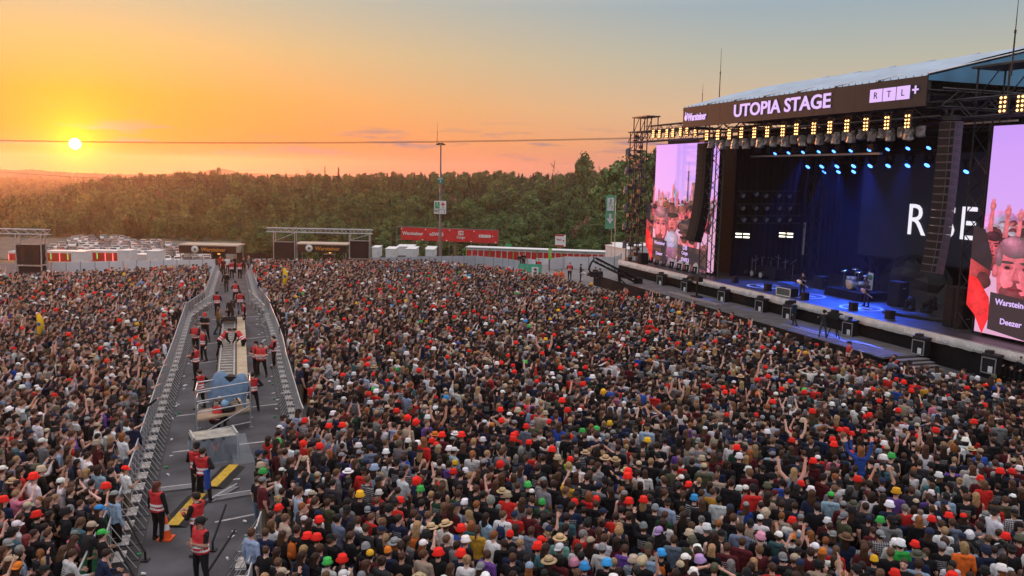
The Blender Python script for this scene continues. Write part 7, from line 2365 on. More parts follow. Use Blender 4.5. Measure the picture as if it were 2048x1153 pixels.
# people one can pick out in the photograph: head pixel, top, (hat) or hair, pose
NOTE = [
 (1790, 1142, 'black', ('bucket', 'red')), (1800, 1090, 'bright green', ('bucket', 'white'), 'idle_hl'), (1928, 1099, 'orange', 'blonde', 'idle_l', 'mid'), (1836, 1108, 'navy', ('straw', 'olive'), 'idle_hl'), (1884, 1094, 'black', ('cap', 'grey')), (2012, 1070, 'white', ('bucket', 'red'), 'idle'),
 (1976, 1071, 'charcoal', 'light brown', 'headhands', 'short'), (1972, 1100, 'navy', ('bucket', 'navy')), (2039, 1080, 'maroon', ('bucket', 'olive')), (2023, 1103, 'black', ('capback', 'black')), (1790, 1063, 'white', ('beanie', 'black'), 'idle_l'), (1905, 1043, 'grey-blue', 'brown', 'idle_l', 'short'), (1899, 1027, 'black', ('bucket', 'red'), 'phone'),
 (1865, 1014, 'white', 'brown', 'idle', 'short'), (1838, 1043, 'black', 'ginger', 'idle_fl', 'long'), (1895, 985, 'black', ('bucket', 'white')), (1863, 974, 'black', ('bucket', 'white'), 'idle_f', 'long'), (1815, 970, 'black', ('cap', 'navy'), 'idle_h'), (1878, 949, 'black', ('bucket', 'white')), (1961, 955, 'maroon', ('bucket', 'red')), (2000, 948, 'black', ('bucket', 'red')),
 (1989, 1040, 'white', ('capback', 'black'), 'idle'), (2043, 1040, 'white', 'ginger', 'idle', 'short'), (1952, 994, 'maroon', 'blonde', 'drink_f', 'long'), (2011, 1000, 'olive', 'brown', 'idle_hl', 'short'),
 (1749, 1116, 'charcoal', ('beanie', 'yellow'), 'idle_l'), (1521, 1077, 'black', ('bucket', 'pink')), (1558, 1070, 'teal', ('cap', 'white'), 'idle_l'), (1564, 1023, 'beige', 'ginger', 'cross', 'short'), (1591, 1051, 'grey-blue', 'brown', 'idle_l', 'short'), (1621, 1066, 'black', 'ginger', 'idle_fl', 'long'), (1631, 1090, 'black', ('cap', 'white')), (1508, 1117, 'black', 'blonde', 'idle_fl', 'long'), (1637, 1125, 'beige', ('bucket', 'black'), 'idle_l'),
 (1600, 1127, 'charcoal', ('cap', 'navy'), 'idle'), (1678, 1128, 'light blue', 'blonde', 'idle_fl', 'bun'), (1545, 1134, 'red', 'brown', 'idle_l', 'short'), (1602, 964, 'black', ('bucket', 'red')), (1622, 978, 'black', ('bucket', 'white')), (1491, 978, 'light blue', ('cap', 'white')), (1550, 979, 'olive', ('capback', 'maroon')), (1715, 962, 'grey', ('bucket', 'red')), (1662, 990, 'light blue', ('cap', 'green'), 'idle_l'), (1692, 1077, 'navy', ('straw', 'brown')),
 (1761, 1037, 'black', ('bucket', 'green')), (1760, 1067, 'black', ('capback', 'grey')), (1736, 986, 'grey-blue', ('cap', 'maroon'), 'idle_l'), (1707, 1006, 'charcoal', ('straw', 'olive'), 'idle_hl'),
 (1193, 985, 'black', ('bucket', 'red')), (1178, 990, 'red', 'ginger', 'drink_f', 'short'), (1258, 1004, 'black', ('bucket', 'red')), (1287, 1003, 'black', ('bucket', 'red')), (1378, 964, 'black', ('bucket', 'red')), (1256, 960, 'black', ('bucket', 'red'), 'both'), (1426, 981, 'mustard', 'brown', 'turn', 'short'), (1389, 995, 'black', ('bucket', 'blue')), (1403, 1001, 'blue', 'dark brown', 'idle', 'short'), (1413, 1058, 'black', ('bucket', 'white')), (1379, 1064, 'black', ('bucket', 'beige')), (1319, 1064, 'black', ('capback', 'lilac')),
 (1330, 1025, 'dark green', 'brown', 'idle', 'short'), (1238, 1064, 'black', 'blonde', 'idle_fl', 'curly'), (1323, 1101, 'black', ('bucket', 'blue')), (1348, 1077, 'grey-blue', 'brown', 'idle_l', 'short'), (1297, 1092, 'pale green', ('beanie', 'olive'), 'idle_hl'), (1250, 1095, 'purple', 'brown', 'idle_l', 'short'), (1205, 1092, 'white', ('beanie', 'grey'), 'idle_l'), (1395, 1096, 'black', ('bucket', 'white')), (1400, 1121, 'black', ('bucket', 'lilac')), (1387, 1143, 'bright green', ('bucket', 'white')), (1429, 1134, 'black', ('cap', 'olive'), 'headhands_s'), (1424, 1095, 'black', 'blonde', 'idle_fl', 'long'),
 (877, 1105, 'black', ('bucket', 'red')), (922, 1104, 'navy', ('bucket', 'red')), (1076, 1092, 'charcoal', ('bucket', 'red')), (1082, 1076, 'black', ('cap', 'red')), (922, 1058, 'blue', ('bucket', 'red')), (931, 1079, 'black', ('bucket', 'white')), (892, 1051, 'white', ('straw', 'straw')), (862, 1056, 'beige', ('straw', 'straw')), (1120, 1072, 'mint', ('straw', 'straw'), 'idle_l'), (1098, 1126, 'black', ('straw', 'straw')), (1119, 1101, 'black', ('capback', 'white')), (1059, 1130, 'black', ('cap', 'pale blue')), (975, 1106, 'purple', 'brown', 'turn_l', 'short'), (988, 1071, 'white', 'ginger', 'idle', 'short'), (1020, 1064, 'black', ('beanie', 'red')), (1063, 1058, 'grey-blue', 'brown', 'idle_l', 'short'), (1092, 1049, 'black', ('beanie', 'grey'), 'fist'), (1056, 963, 'black', ('bucket', 'green')), (1085, 1005, 'dark green', ('beanie', 'green')), (1149, 997, 'black', ('bucket', 'red')), (1006, 1027, 'white', 'light brown', 'turn', 'short'), (953, 1010, 'black', 'ginger', 'headhands_s', 'curly'), (846, 1084, 'black', ('cap', 'white'), 'fist'), (1149, 1119, 'black', ('bucket', 'pink')),
 (655, 1119, 'white', ('bucket', 'green')), (615, 1073, 'black', ('bucket', 'red')), (634, 1079, 'black', ('bucket', 'red')), (638, 1040, 'black', ('bucket', 'red')), (559, 1007, 'charcoal', ('bucket', 'red')), (572, 1003, 'maroon', ('bucket', 'red')), (720, 995, 'black', ('bucket', 'yellow')), (526, 941, 'black', ('bucket', 'green')), (556, 883, 'black', ('bucket', 'green')), (696, 936, 'black', ('straw', 'white'), 'fist'), (772, 900, 'charcoal', ('bucket', 'white'), 'idle_l'), (740, 1109, 'maroon', ('cap', 'yellow')), (776, 1098, 'navy', ('beanie', 'orange'), 'cross'), (790, 1079, 'grey-blue', ('straw', 'grey'), 'idle_l'), (532, 1094, 'black', 'brown', 'idle_h', 'buzz'), (503, 1068, 'light blue', 'brown', 'idle_l', 'short'), (607, 1096, 'black', 'blonde', 'idle_fl', 'long'), (716, 1038, 'white', 'brown', 'turn_l', 'short'), (630, 934, 'teal', 'dark brown', 'down', 'short'), (749, 944, 'light blue', ('bucket', 'pale blue'), 'idle_hl'), (683, 916, 'navy', ('cap', 'grey'), 'idle_l'), (728, 893, 'light blue', 'dark brown', 'idle_l', 'short'),
 (68, 970, 'white', ('bucket', 'red')), (33, 1045, 'white', ('cap', 'white')), (53, 1075, 'black', 'red-dyed', 'idle_f', 'mid'), (92, 1117, 'black', 'blonde', 'idle_fl', 'long'), (35, 1133, 'black', ('capback', 'orange')), (199, 1027, 'black', ('cap', 'blue'), 'idle_f', 'long'), (229, 996, 'light blue', ('cap', 'grey'), 'point'), (132, 955, 'black', ('cap', 'grey')), (152, 950, 'grey', ('bucket', 'white')), (160, 1001, 'charcoal', 'brown', 'idle_l', 'buzz'), (189, 1007, 'black', 'ginger', 'idle', 'short'), (204, 1067, 'black', ('cap', 'green')), (219, 1062, 'white', ('beanie', 'yellow')), (193, 1108, 'navy', 'dark brown', 'rail', 'short'), (250, 935, 'white', ('cap', 'red'), 'rail'),
 (835, 846, 'black', ('bucket', 'red')), (850, 847, 'black', ('bucket', 'red')), (1001, 821, 'black', ('bucket', 'red')), (1003, 843, 'black', ('bucket', 'red')), (1050, 805, 'red', ('bucket', 'red')), (1124, 811, 'black', ('bucket', 'red')), (1099, 837, 'black', ('bucket', 'red')), (884, 876, 'maroon', ('bucket', 'red')), (864, 878, 'black', ('bucket', 'red')), (923, 878, 'black', ('bucket', 'red')), (1027, 873, 'black', ('bucket', 'red')), (1032, 863, 'red', ('bucket', 'red')), (1058, 878, 'grey', ('bucket', 'red')), (1141, 864, 'black', ('bucket', 'red')), (907, 938, 'black', ('bucket', 'red')), (1104, 904, 'black', ('bucket', 'red')), (1118, 904, 'black', ('bucket', 'red')), (1141, 907, 'lime', ('bucket', 'red')), (1003, 929, 'black', ('bucket', 'red')), (801, 993, 'black', ('bucket', 'red')),
 (1165, 857, 'black', ('bucket', 'green')), (1193, 852, 'black', ('bucket', 'green')), (841, 974, 'black', ('bucket', 'green')), (1110, 889, 'bright green', 'brown', 'idle_l', 'short'), (717, 887, 'black', ('bucket', 'white')), (911, 858, 'black', ('straw', 'white')), (1171, 896, 'navy', ('straw', 'straw')), (1211, 919, 'black', ('straw', 'straw')), (1231, 916, 'black', ('straw', 'straw')), (1252, 939, 'blue', ('straw', 'straw')), (870, 866, 'black', ('straw', 'orange')),
 (1252, 959, 'blue', 'brown', 'idle_hl', 'short'), (1720, 890, 'blue', 'ginger', 'fist_l', 'long')]

people = []
for e in NOTE:
    px, py, topn = e[0], e[1], e[2]
    p = G(px, py, 1.66)
    if not free(p.x, p.y, .30): continue
    d = random_look(0)
    d['topn'] = topn
    d['pose'] = e[4] if len(e) > 4 else prng.choice(['idle', 'idle_l', 'cross', 'drink', 'idle_h', 'idle_f'])
    if isinstance(e[3], tuple):
        d['hat'] = e[3]; d['hairk'] = e[5] if len(e) > 5 else prng.choice(['short', 'short', 'long', 'short'])
    else:
        d['hat'] = None; d['hairn'] = e[3]; d['hairk'] = e[5] if len(e) > 5 else 'short'
    if topn not in ('black', 'navy', 'white', 'dark green'): d['pattern'] = 0.0
    take(p.x, p.y)
    people.append([p.x, p.y, d, True])
y = 15.3
while y < 85:
    x = -62.0
    while x < 26:
        sp = .39 + .09 * prng.random()
        xx = x + prng.uniform(-.2, .2); yy = y + prng.uniform(-.22, .22)
        x += sp
        dens = .90 + .10 * math.sin(xx * .9 + 1.3 * math.sin(yy * .5)) * math.sin(yy * .8 + xx * .2)
        if in_crowd(xx, yy) and prng.random() < dens and free(xx, yy, .305):
            ds = (Vector((xx, yy, 0)) - STAGE_C).length
            lively = .045 + .13 * max(0, 1 - ds / 30.0) + (.05 if xx < xat(LEFT_E, yy) else 0)
            d = random_look(lively)
            cl_ = math.sin(xx * .55 + 2 * math.sin(yy * .31)) * math.sin(yy * .47 + 1.7 * math.sin(xx * .23))
            if d['hat'] == ('bucket', 'red') and cl_ < -.05 and prng.random() < .7: d['hat'] = None
            elif d['hat'] is None and cl_ > .62 and prng.random() < .10: d['hat'] = ('bucket', 'red')
            xe = xat(LEFT_E, yy) - 1.02
            if -.55 < xx - xe < 0:
                d['pose'] = prng.choice(['rail', 'rail_s', 'rail', 'idle_l', 'point'] if prng.random() < .8 else ['point', 'fist'])
            take(xx, yy)
            people.append([xx, yy, d, False])
    y += .43
people.sort(key=lambda q: q[1] * 1.0 + abs(q[0]) * .08)

def visible(x, y):
    v = Vector((x, y, 1.7 - CAM_H)); w = v.dot(_fw)
    if w <= 1: return False
    px = 1024 + FPX * v.dot(_rt) / w; py = 576.5 - FPX * v.dot(_up) / w
    return -30 < px < 2080 and py < 1185
near_p, far_p = [], []
for q in people:
    if len(near_p) < 300 and visible(q[0], q[1]): near_p.append(q)
    else: far_p.append(q)

# labels: look first, then pose, then neighbours
def look_txt(d):
    pat = d.get('pattern')
    garment = {True: 'hoodie', False: 't-shirt'}[BODY_SLEEVE[d['pose']] == 'long']
    if BODY_SLEEVE[d['pose']] == 'none': garment = 'vest top'
    if d['hat']:
        hk, hc = d['hat']
        hn = {'bucket': hc + ' bucket hat', 'cap': hc + ' cap', 'capback': hc + ' cap worn backwards', 'beanie': hc + ' beanie', 'straw': ('straw hat' if hc == 'straw' else hc + ' wide-brimmed hat'), 'hood': hc + ' hood up'}[hk]
    else:
        hn = {'short': 'short %s hair', 'buzz': 'cropped %s hair', 'curly': 'curly %s hair', 'long': 'long %s hair', 'mid': 'chin-length %s hair', 'tail': '%s ponytail', 'bun': '%s hair bun'}[d['hairk']] % d['hairn']
    return d['topn'], garment, hn
BODY_SLEEVE = {'idle': 'short', 'idle_l': 'long', 'idle_f': 'short', 'idle_fl': 'long', 'idle_h': 'short', 'idle_hl': 'long', 'turn': 'short', 'turn_l': 'long', 'cross': 'long', 'cross_s': 'short', 'drink': 'short', 'drink_f': 'none', 'fist': 'short', 'fist_l': 'long', 'both': 'short', 'both_f': 'none', 'phone': 'short', 'phone_l': 'long', 'point': 'long', 'point1': 'short', 'headhands': 'long', 'headhands_s': 'short', 'rail': 'long', 'rail_s': 'short', 'wave': 'short', 'down': 'short'}
labels = []
for q in near_p:
    t, g, h = look_txt(q[2])
    pz = POSE_TXT.get(q[2]['pose'], '')
    labels.append('%s %s and %s%s' % (t, g, h, ', ' + pz if pz else ''))
from collections import Counter
cnt = Counter(labels)
short_h = [look_txt(q[2]) for q in near_p]
final = []
seen = set()
uniq = [i for i, l in enumerate(labels) if cnt[l] == 1]
def px_of(x, y):
    v = Vector((x, y, 1.66 - CAM_H)); w = v.dot(_fw)
    return 1024 + FPX * v.dot(_rt) / w, 576.5 - FPX * v.dot(_up) / w
for i, q in enumerate(near_p):
    base = 'person in ' + labels[i]
    if cnt[labels[i]] > 1:
        # describe by the nearest neighbour whose look is unique
        t, g, h = short_h[i]
        cand = sorted((j for j in uniq if j != i), key=lambda j: (near_p[j][0] - q[0]) ** 2 + (near_p[j][1] - q[1]) ** 2)
        for j in cand[:12]:
            t2, g2, h2 = short_h[j]
            a, b = px_of(q[0], q[1]), px_of(near_p[j][0], near_p[j][1])
            rel = ('left of' if a[0] < b[0] else 'right of') if abs(a[0] - b[0]) > abs(a[1] - b[1]) else ('behind' if a[1] < b[1] else 'in front of')
            s = 'person in %s %s, %s, %s %s with %s' % (t, g, h, rel, t2 + ' ' + g2, h2)
            if s not in seen and len(s.split()) <= 16: base = s; break
    seen.add(base)
    final.append(base)
CROWD_GROUP = 'festival crowd, nearest rows'
for q, lab in zip(near_p, final):
    x, y, d, fixed = q
    bag = None
    if prng.random() < .09: bag = prng.choice([(.012, .012, .014), (.02, .03, .08), (.5, .12, .02), (.05, .06, .04)])
    if prng.random() < .22 and not d['pose'].startswith('phone'): d['shades'] = True
    rz = facing(x, y)
    if fixed: rz = math.atan2(STAGE_C.y - y, STAGE_C.x - x) - PI / 2 + prng.gauss(0, .15)
    hs = prng.gauss(.975, .045) if not fixed else prng.gauss(.985, .02)
    build_person(d, (x, y, 0), rz, max(.9, min(1.1, hs)), lab, CROWD_GROUP, bag=bag)

# the rest of the crowd as one mass
head_styles = [('hair', k) for k in ('short', 'short', 'buzz', 'curly', 'long', 'long', 'mid', 'tail', 'bun')] + [('hat', 'bucket', 'short'), ('hat', 'bucket', 'long'), ('hat', 'cap', 'short'), ('hat', 'cap', 'long'), ('hat', 'capback', 'short'), ('hat', 'beanie', 'short'), ('hat', 'straw', 'short'), ('hat', 'hood', None)]
MATL = BODY_MATS + [M_HAT, M_BAND]
def joined_person(pose, hairk, hatk):
    b = BODIES[pose]
    bm = bmesh.new(); bm.from_mesh(body_mesh(b))
    def addm(me, M, remap):
        n = len(bm.faces); nv = len(bm.verts)
        bm.from_mesh(me)
        bm.verts.ensure_lookup_table(); bm.faces.ensure_lookup_table()
        for v in bm.verts[nv:]: v.co = M @ v.co
        for f in bm.faces[n:]: f.material_index = remap[f.material_index]
    if hairk: addm(HAIRS[hairk], b.Mh, {0: 5})
    if hatk: addm(HATS[hatk], b.Mh, {0: 7, 1: 8})
    me = bpy.data.meshes.new('crowd_person')
    bm.to_mesh(me); bm.free()
    for m in MATL: me.materials.append(m)
    return me
pcache = {}
plist = []
def proto(pose, hairk, hatk):
    k = (pose, hairk, hatk)
    if k not in pcache:
        pcache[k] = len(plist); plist.append(joined_person(pose, hairk, hatk))
    return pcache[k]
A = {k: [] for k in ('variant', 'turn', 'size', 'skin', 'top', 'legs', 'hair', 'hat', 'pattern', 'print_col')}
cp = []
POOL = {}
for x, y, d, fixed in far_p:
    hairk = d['hairk']; hatk = d['hat'][0] if d['hat'] else None
    if hatk == 'hood': hairk = None
    key = (d['pose'], hairk, hatk)
    if key not in pcache and len(plist) >= 120:
        # fall back on a figure already in the pool with the same headgear
        same = [k for k in pcache if k[2] == hatk and (k[0] in LIVELY) == (d['pose'] in LIVELY)] or [k for k in pcache if k[2] == hatk] or list(pcache)
        key = prng.choice(same)
    c = cols_for(d)
    A['variant'].append(proto(*key)); A['turn'].append((0, 0, facing(x, y)))
    s = max(.87, min(1.13, prng.gauss(.97, .06))); A['size'].append((s, s, s))
    for k in ('skin', 'top', 'legs', 'hair', 'hat', 'print_col'): A[k].append((*c[k], 1.0))
    A['pattern'].append(c['pattern'])
    cp.append((x, y, 0))
print('crowd', len(near_p), len(far_p), 'figures', len(plist))
types = dict(variant='INT', turn='FLOAT_VECTOR', size='FLOAT_VECTOR', pattern='FLOAT')
scatter_object('crowd', cp, plist, {k: (types.get(k, 'FLOAT_COLOR'), v) for k, v in A.items()}, 'dense festival crowd filling the infield up to the stage')
# ------------------------------------------------------------------ security, crew, band
M_VEST = mat('vest_red', (0.55, 0.030, 0.035), .6, var=.15, scale=10, bump=.2)
M_REFL = mat('reflective_tape', (0.78, 0.78, 0.78), .35, var=.05)
B('guard', sleeve='long', arm_r='hold', arm_l='hold'); B('guard2', sleeve='long', arm_r='hips', arm_l='down', legs='wide'); B('guard3', sleeve='short', arm_r='cross', arm_l='cross', legs='wide', build='h'); B('bend', sleeve='long', arm_r='push', arm_l='push', lean=.75, legs='step')
B('walk', sleeve='long', arm_r='front', arm_l='hang', legs='walk', lean=.1); B('sitcam', sleeve='long', arm_r='rail', arm_l='rail', legs='sit', lean=.25); B('camop', sleeve='long', arm_r='shoulder', arm_l='rail', legs='wide'); B('guitar', sleeve='short', arm_r='strum', arm_l='fret', legs='wide'); B('sitdrum', sleeve='short', arm_r='push', arm_l='push', legs='sit', lean=.1); B('crouch', sleeve='long', arm_r='push', arm_l='push', legs='sit', lean=.6)
B('womanguard', sleeve='long', build='h', arm_r='hang', arm_l='hang')

def vest_mesh(b):
    """red vest over the torso: body faces of the torso pushed outwards, plus reflective bands"""
    Mi = b.Mu.inverted()
    U = np.array(b.V) @ np.array(Mi)[:3, :3].T + np.array(Mi)[:3, 3]
    C = U[b.Q].mean(1)
    sh = np.array([b.arms[s][0] for s in (1, -1)])
    keep = (b.reg == 1) & (C[:, 2] > .86) & (C[:, 2] < 1.475)
    # leave the arms out
    for s in (1, -1):
        a, e = np.array(b.arms[s][0]), np.array(b.arms[s][1])
        w_ = np.array(b.arms[s][2])
        for p, q, r in ((a, e, .075), (e, w_, .07)):
            d = q - p; t = np.clip(((C - p) @ d) / (d @ d), 0, 1)
            dist = np.sqrt(((C - p - t[:, None] * d) ** 2).sum(1))
            keep &= ~((dist < r) & (np.abs(C[:, 0]) > abs(a[0]) - .015))
    Q = b.Q[keep]
    used, inv = np.unique(Q, return_inverse=True)
    Vv = b.V[used].copy()
    cen = np.zeros_like(Vv); 
    Uu = U[used]
    dirv = np.stack([Uu[:, 0], Uu[:, 1], np.zeros(len(Uu))], 1); dirv /= np.maximum(np.linalg.norm(dirv, axis=1), 1e-6)[:, None]
    up = (Uu[:, 2] > 1.42)
    dirv[up, 2] = .9
    Vv = Vv + (dirv * .016) @ np.array(b.Mu)[:3, :3].T
    Q2 = inv.reshape(-1, 4)
    z = C[keep][:, 2]; x = np.abs(C[keep][:, 0])
    mi = np.where(((z > .965) & (z < 1.015)) | ((z > 1.075) & (z < 1.125)), 1, 0)
    return np_mesh('vest', Vv, Q2, mi, [M_VEST, M_REFL])
VESTS = {}
def staff(px, py, z, pose, face, label, vest=True, hair=('short', 'dark brown'), hat=None, top='black', legs=(.012, .012, .014), scale=1.0, group=None, loc=None, cols=None, skin=None):
    p = G(px, py, z) if loc is None else Vector(loc)
    d = dict(pose=pose, topn=top, hairn=hair[1], hairk=hair[0], hat=hat, pattern=0.0, wide=1.12 if vest else 1.04, cols={'legs': legs})
    if cols: d['cols'].update(cols)
    o = build_person(d, p, face, scale, label, group)
    if vest:
        if pose not in VESTS: VESTS[pose] = vest_mesh(BODIES[pose])
        obj('vest', VESTS[pose], o)
    return o
SG = 'security staff in red vests'
E_, W_, N_, S_ = -PI / 2, PI / 2, 0.0, PI      # facing +x, -x, away from camera, towards camera
staff(318, 1080, 0, 'womanguard', -.5, 'guard with long red-brown hair in red vest beside the traffic cone', hair=('long', 'ginger'), group=SG, cols={'hair': (.09, .025, .015)}, scale=.98)
staff(396, 1112, 0, 'guard', W_ - .3, 'guard with short dark hair and red vest behind guard with sunglasses', hair=('short', 'dark brown'), group=SG, scale=1.03)
o = staff(404, 1172, 0, 'guard3', 2.5, 'heavy guard with sunglasses and crossed arms in red vest, nearest of all', hat=('capback', 'black'), group=SG, scale=1.03)
obj('sunglasses', SHADES, o, mw=BODIES['guard3'].Mh.copy())
staff(396, 990, 0, 'guard', .3, 'guard in red vest and black cap before the wrapped case, left of pair', hat=('cap', 'black'), group=SG)
o = staff(408, 1003, 0, 'guard2', -.2, 'guard in red vest with blue cloth on hip before the wrapped case', group=SG)
mb = MB(); mb.box((.17, -.08, .78), (.10, .16, .62)); mb.build('blue_cloth', mat('cloth_blue', (.02, .07, .35), .8, bump=.4), o)
staff(393, 760, 0, 'guard', W_ - .2, 'guard in red vest facing the left crowd, upper one by the platform', group=SG)
staff(401, 818, 0, 'guard2', W_ - .4, 'guard in red vest facing the left crowd beside the camera platform', group=SG)
staff(428, 866, 0, 'crouch', -.4, 'guard in red vest crouching behind the camera platform', group=SG)
staff(506, 823, 0, 'guard2', .3, 'guard in red vest standing right of the blue-covered camera', group=SG)
staff(513, 750, 0, 'guard', 2.7, 'guard in red vest in the open aisle, rear one of pair', group=SG, hat=('cap', 'black'))
staff(523, 754, 0, 'guard3', 3.3, 'broad guard in red vest in the open aisle, front one of pair', group=SG)
staff(548, 737, 0, 'guard', W_ + .5, 'guard in red vest against the right barrier of the aisle', group=SG)
staff(440, 713, 0, 'bend', E_ + .5, 'guard in red vest bending over the track from the left', group=SG)
staff(488, 712, 0, 'bend', W_ - .2, 'guard in red vest bending over the track from the right', group=SG)
staff(392, 708, 0, 'guard', 3.0, 'guard in red vest by the left barrier, left one of two', group=SG)
staff(408, 722, 0, 'guard2', W_ + .9, 'guard in red vest by the left barrier, right one of two', group=SG)
staff(411, 684, 0, 'guard3', 3.2, 'stagehand in black jacket and red cap left of the track', vest=False, hat=('cap', 'red'))
staff(437, 670, 0, 'walk', E_ + .3, 'stagehand in mustard jacket pushing the camera dolly', vest=False, top='mustard', legs=(.03, .04, .05), hair=('mid', 'light brown'), cols={'top': (.16, .09, .025)})
staff(489, 657, 0, 'guard2', W_ + .4, 'guard in red vest standing right of the camera dolly', group=SG)
staff(481, 630, 0, 'guard', .2, 'guard in red vest seen from behind beyond the camera dolly', group=SG)
staff(435, 632, 0, 'guard', .0, 'guard in red vest left of the camera dolly', group=SG)
staff(472, 607, 0, 'guard2', 2.9, 'guard in red vest in the far narrow aisle facing the camera', group=SG, hat=('cap', 'black'))
staff(453, 585, 0, 'walk', .3, 'dark-dressed guard walking in the far narrow aisle', vest=False)
staff(464, 558, 0, 'guard', .1, 'guard in red vest at the aisle mouth, left of two', group=SG)
staff(480, 558, 0, 'guard', -.1, 'guard in red vest at the aisle mouth, right of two', group=SG)
for i, (x, y) in enumerate(((447, 552), (455, 548), (488, 549), (470, 546), (498, 546), (441, 545))):
    staff(x, y, 0, ['idle', 'idle_l', 'idle_f'][i % 3], 3.0 + i * .5, '%s visitor from the left at the far mouth of the aisle' % ORD[i], vest=False, top=['maroon', 'white', 'charcoal', 'black', 'grey', 'red'][i], hair=('short', ['brown', 'blonde', 'black'][i % 3]), group='visitors at the aisle mouth')
# camera operator on the dolly
staff(0, 0, 0, 'sitcam', math.atan2(ra.y - rb.y, ra.x - rb.x) - PI / 2, 'camera operator in dark jacket seated on the dolly', vest=False, top='charcoal', hair=('short', 'grey'), loc=dl + (rb - ra).normalized() * .75 + Vector((0, 0, .78)))
# guards in the pit before the stage
for i, (x, y) in enumerate(((1255, 585), (1294, 590), (1329, 602), (1353, 608), (1387, 612), (1414, 626), (1438, 628), (1464, 634), (1500, 647), (1545, 665), (1699, 695), (1789, 722), (1926, 752))):
    p = G(x, y, 1.55)
    f_ = math.atan2(-SVV.y, -SVV.x) - PI / 2
    staff(0, 0, 0, ['guard', 'guard2', 'guard3'][i % 3], f_ + .3 * math.sin(i * 2.3), '%s guard in red vest from the far end of the stage pit' % ORD[i], group='guards in the stage pit', loc=(p.x, p.y, .12), hair=('short', ['dark brown', 'brown', 'black'][i % 3]), hat=('cap', 'black') if i in (10,) else None)
# crew and band
def guitar(o, b, col, name='guitar', bass=False):
    t = b.Mu
    mb = MB(); r3 = Matrix.Rotation(-.35, 3, 'Y')
    c = Vector((.08, .19, 1.04)); L = 1.05 if not bass else 1.2
    for q, (rr, dx) in enumerate(((.155, -.0), (.125, -.19))):
        mb.lathe([(.001, -.025), (rr, -.022), (rr, .022), (.001, .025)], 14, c + r3 @ Vector((-dx, 0, 0)), rot=Matrix.Rotation(PI / 2, 3, 'X'))
    g = mb.build(name, mat('guitar_' + name, col, .3), o)
    mb = MB(); mb.bar(c + r3 @ Vector((-.1, -.0, 0)), c + r3 @ Vector((-.1 - L * .62, 0, 0)), .045, .03); mb.box(c + r3 @ Vector((-.1 - L * .66, 0, 0)), (.14, .02, .07), 0, r3); mb.build('neck', mat('maple', (.38, .22, .10), .4), g)
f_ = math.atan2(-SVV.y, -SVV.x) - PI / 2
o = staff(1604, 593, DW, 'guitar', f_ + .1, 'guitarist in black shirt standing at the deck edge', vest=False, legs=(.02, .025, .04), hair=('short', 'brown'), scale=1.02); guitar(o, BODIES['guitar'], (.75, .72, .65), 'white_guitar')
o = staff(1732, 613, DW, 'guitar', f_ - .1, 'bassist in black shirt with pale bass on the ring emblem', vest=False, legs=(.02, .025, .05), hair=('buzz', 'dark brown'), scale=1.03, hat=None); guitar(o, BODIES['guitar'], (.55, .38, .22), 'wooden_bass', True); o['pattern'] = 0.0
u_, v_ = g3(1718, 578, DW + .6)
staff(0, 0, 0, 'sitdrum', f_ + .5, 'drummer in black shirt sitting behind the drum kit', vest=False, loc=SP(26.9, 7.7, DW + .6), hair=('short', 'dark brown'))
staff(1598, 548, DW, 'idle', f_, 'stage technician in black shirt and jeans behind the guitarist', vest=False, legs=(.07, .11, .20), loc=SP(*g3(1598, 548), DW))
o = staff(1588, 652, CW, 'walk', f_ - 1.1, 'camera operator in dark blue jacket and shorts walking on the catwalk', vest=False, top='navy', cols={'top': (.012, .03, .06), 'legs': (.03, .03, .035)}, hat=('beanie', 'black'))
mb = MB(); mb.box((.05, .30, 1.62), (.26, .42, .24)); mb.tube((.05, .5, 1.62), (.05, .72, 1.62), .07, n=8); mb.build('shoulder_camera', M_BLACK, o)
o = staff(1645, 674, CW, 'camop', f_ - 1.9, 'camera operator in black jacket and jeans behind a tripod camera', vest=False, top='charcoal', legs=(.06, .075, .095), hat=('cap', 'black'))
u_, v_ = g3(1668, 678, CW)
t = sthing('tripod_camera', 'large broadcast camera on tripod beside the operator in jeans', 'camera', u_, v_, CW)
mb = MB(); mb.box((0, 0, 1.5), (.95, .36, .40)); mb.box((-.1, 0, 1.78), (.4, .3, .18)); mb.build('camera_body', M_BLACK, t)
mb = MB(); mb.tube((.45, 0, 1.5), (.95, 0, 1.52), .14, .17, 10); mb.build('lens', mat('lens_grey', (.30, .33, .38), .3), t)
for k in range(3):
    an = k * 2.1; mb = MB(); mb.tube((math.cos(an) * .5, math.sin(an) * .5, 0), (0, 0, 1.3), .045, .03, 6); mb.build('tripod_leg', M_BLACK, t)
for i, (x, y) in enumerate(((2024, 755), (2042, 762))):
    staff(x, y, .35, 'sitcam', f_ + .2, ['left', 'right'][i] + ' crew member in black sitting below the near stage edge', vest=False, group='crew sitting at the stage corner')
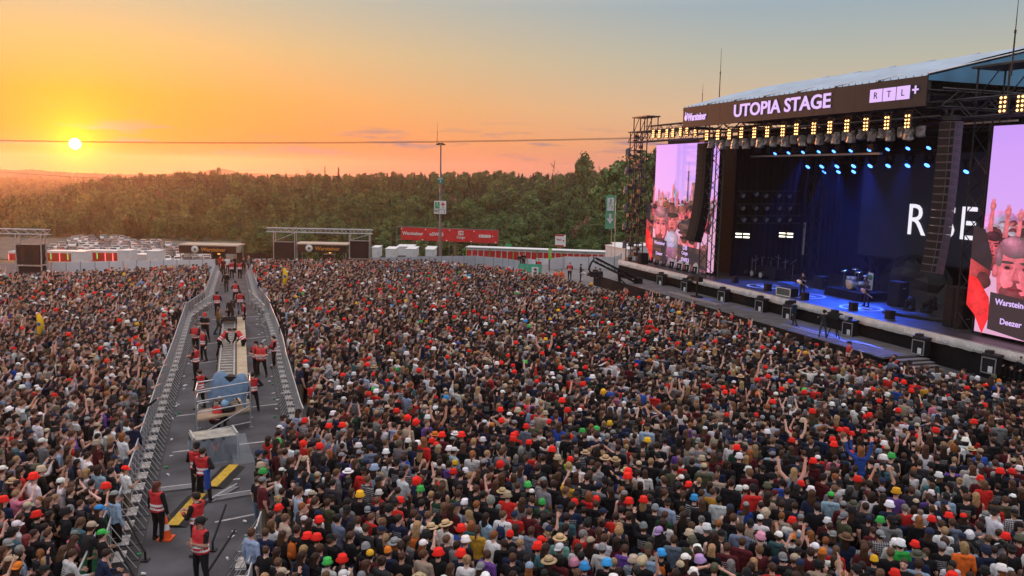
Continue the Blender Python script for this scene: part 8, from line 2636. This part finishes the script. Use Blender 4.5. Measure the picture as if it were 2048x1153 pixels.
# people on the paving and at the fence gap
for i, (x, y, top_, vest_, lab) in enumerate(((1161, 563, 'charcoal', False, 'technician in dark jacket at the small trolley on the paving'), (1190, 570, 'black', False, 'technician in black with red trousers left of the camera crane'), (1199, 573, 'charcoal', False, 'technician in black jacket with pale belt left of the camera crane'), (1139, 560, 'black', True, 'guard in red vest on the paving at the crowd edge'))):
    staff(x, y, 0, ['guard', 'idle_l', 'idle_hl', 'guard'][i], [E_, 3.0, .4, 3.0][i], lab, vest=vest_, top=top_, legs=(.30, .02, .02) if i == 1 else (.012, .012, .014))
for i, (x, y) in enumerate(((1112, 548), (1117, 550), (1123, 547))):
    p = G(x, y, 1.4)
    staff(0, 0, 0, 'idle_l', 3.0, '%s medic from the left in bright orange jacket before the white fence' % ORD[i], vest=False, top='orange', cols={'top': (.85, .10, .02), 'legs': (.7, .08, .02)}, loc=(p.x, p.y, 0), group='medics in orange')
for i, (x, y) in enumerate(((1040, 523), (1047, 521), (1076, 529))):
    p = AT(x, y, 96.5)
    staff(0, 0, 0, 'guard', 3.2, ['left person in dark jacket standing in the fence gap', 'right person in dark jacket standing in the fence gap', 'guard in red vest at the white boards by the exit banner'][i], vest=(i == 2), loc=(p.x, 96.5 if i < 2 else 94, p.z - .9))
t = thing('equipment_trolley', 'small pale trolley beside the technician on the paving', 'trolley', G(1172, 566))
mb = MB(); mb.box((0, 0, .95), (1.1, .6, .06)); mb.build('tray', M_ALU, t)
for x in (-.5, .5):
    mb = MB(); mb.tube((x, -.25, 0), (x * .6, .2, .95), .03, n=5); mb.tube((x, .25, 0), (x * .6, -.2, .95), .03, n=5); mb.build('leg', M_ALU, t)

# the one riding on shoulders in the right crowd
B('shoulders', sleeve='long', build='f', arm_r='fist', arm_l='wave', legs='sit')
p = G(1722, 905, 2.2)
staff(0, 0, 0, 'shoulders', math.atan2(STAGE_C.y - p.y, STAGE_C.x - p.x) - PI / 2, 'person in blue with long ginger hair riding on shoulders, arm up', vest=False, top='blue', hair=('long', 'ginger'), legs=(.02, .04, .2), loc=(p.x, p.y, 1.02))
# ------------------------------------------------------------------ evening haze
m, nt, b_ = nodemat('haze'); nt.nodes.remove(b_)
pv = nt.nodes.new('ShaderNodeVolumePrincipled')
pv.inputs['Color'].default_value = (.92, .72, .60, 1); pv.inputs['Density'].default_value = .00021; pv.inputs['Anisotropy'].default_value = .76
link(nt, pv.outputs[0], nt.nodes['Material Output'].inputs['Volume'])
mb = MB(); mb.box((0, 800, -21), (3600, 1800, 104))
tag(mb.build('haze', m), 'thin evening haze over the whole festival ground', kind='stuff')
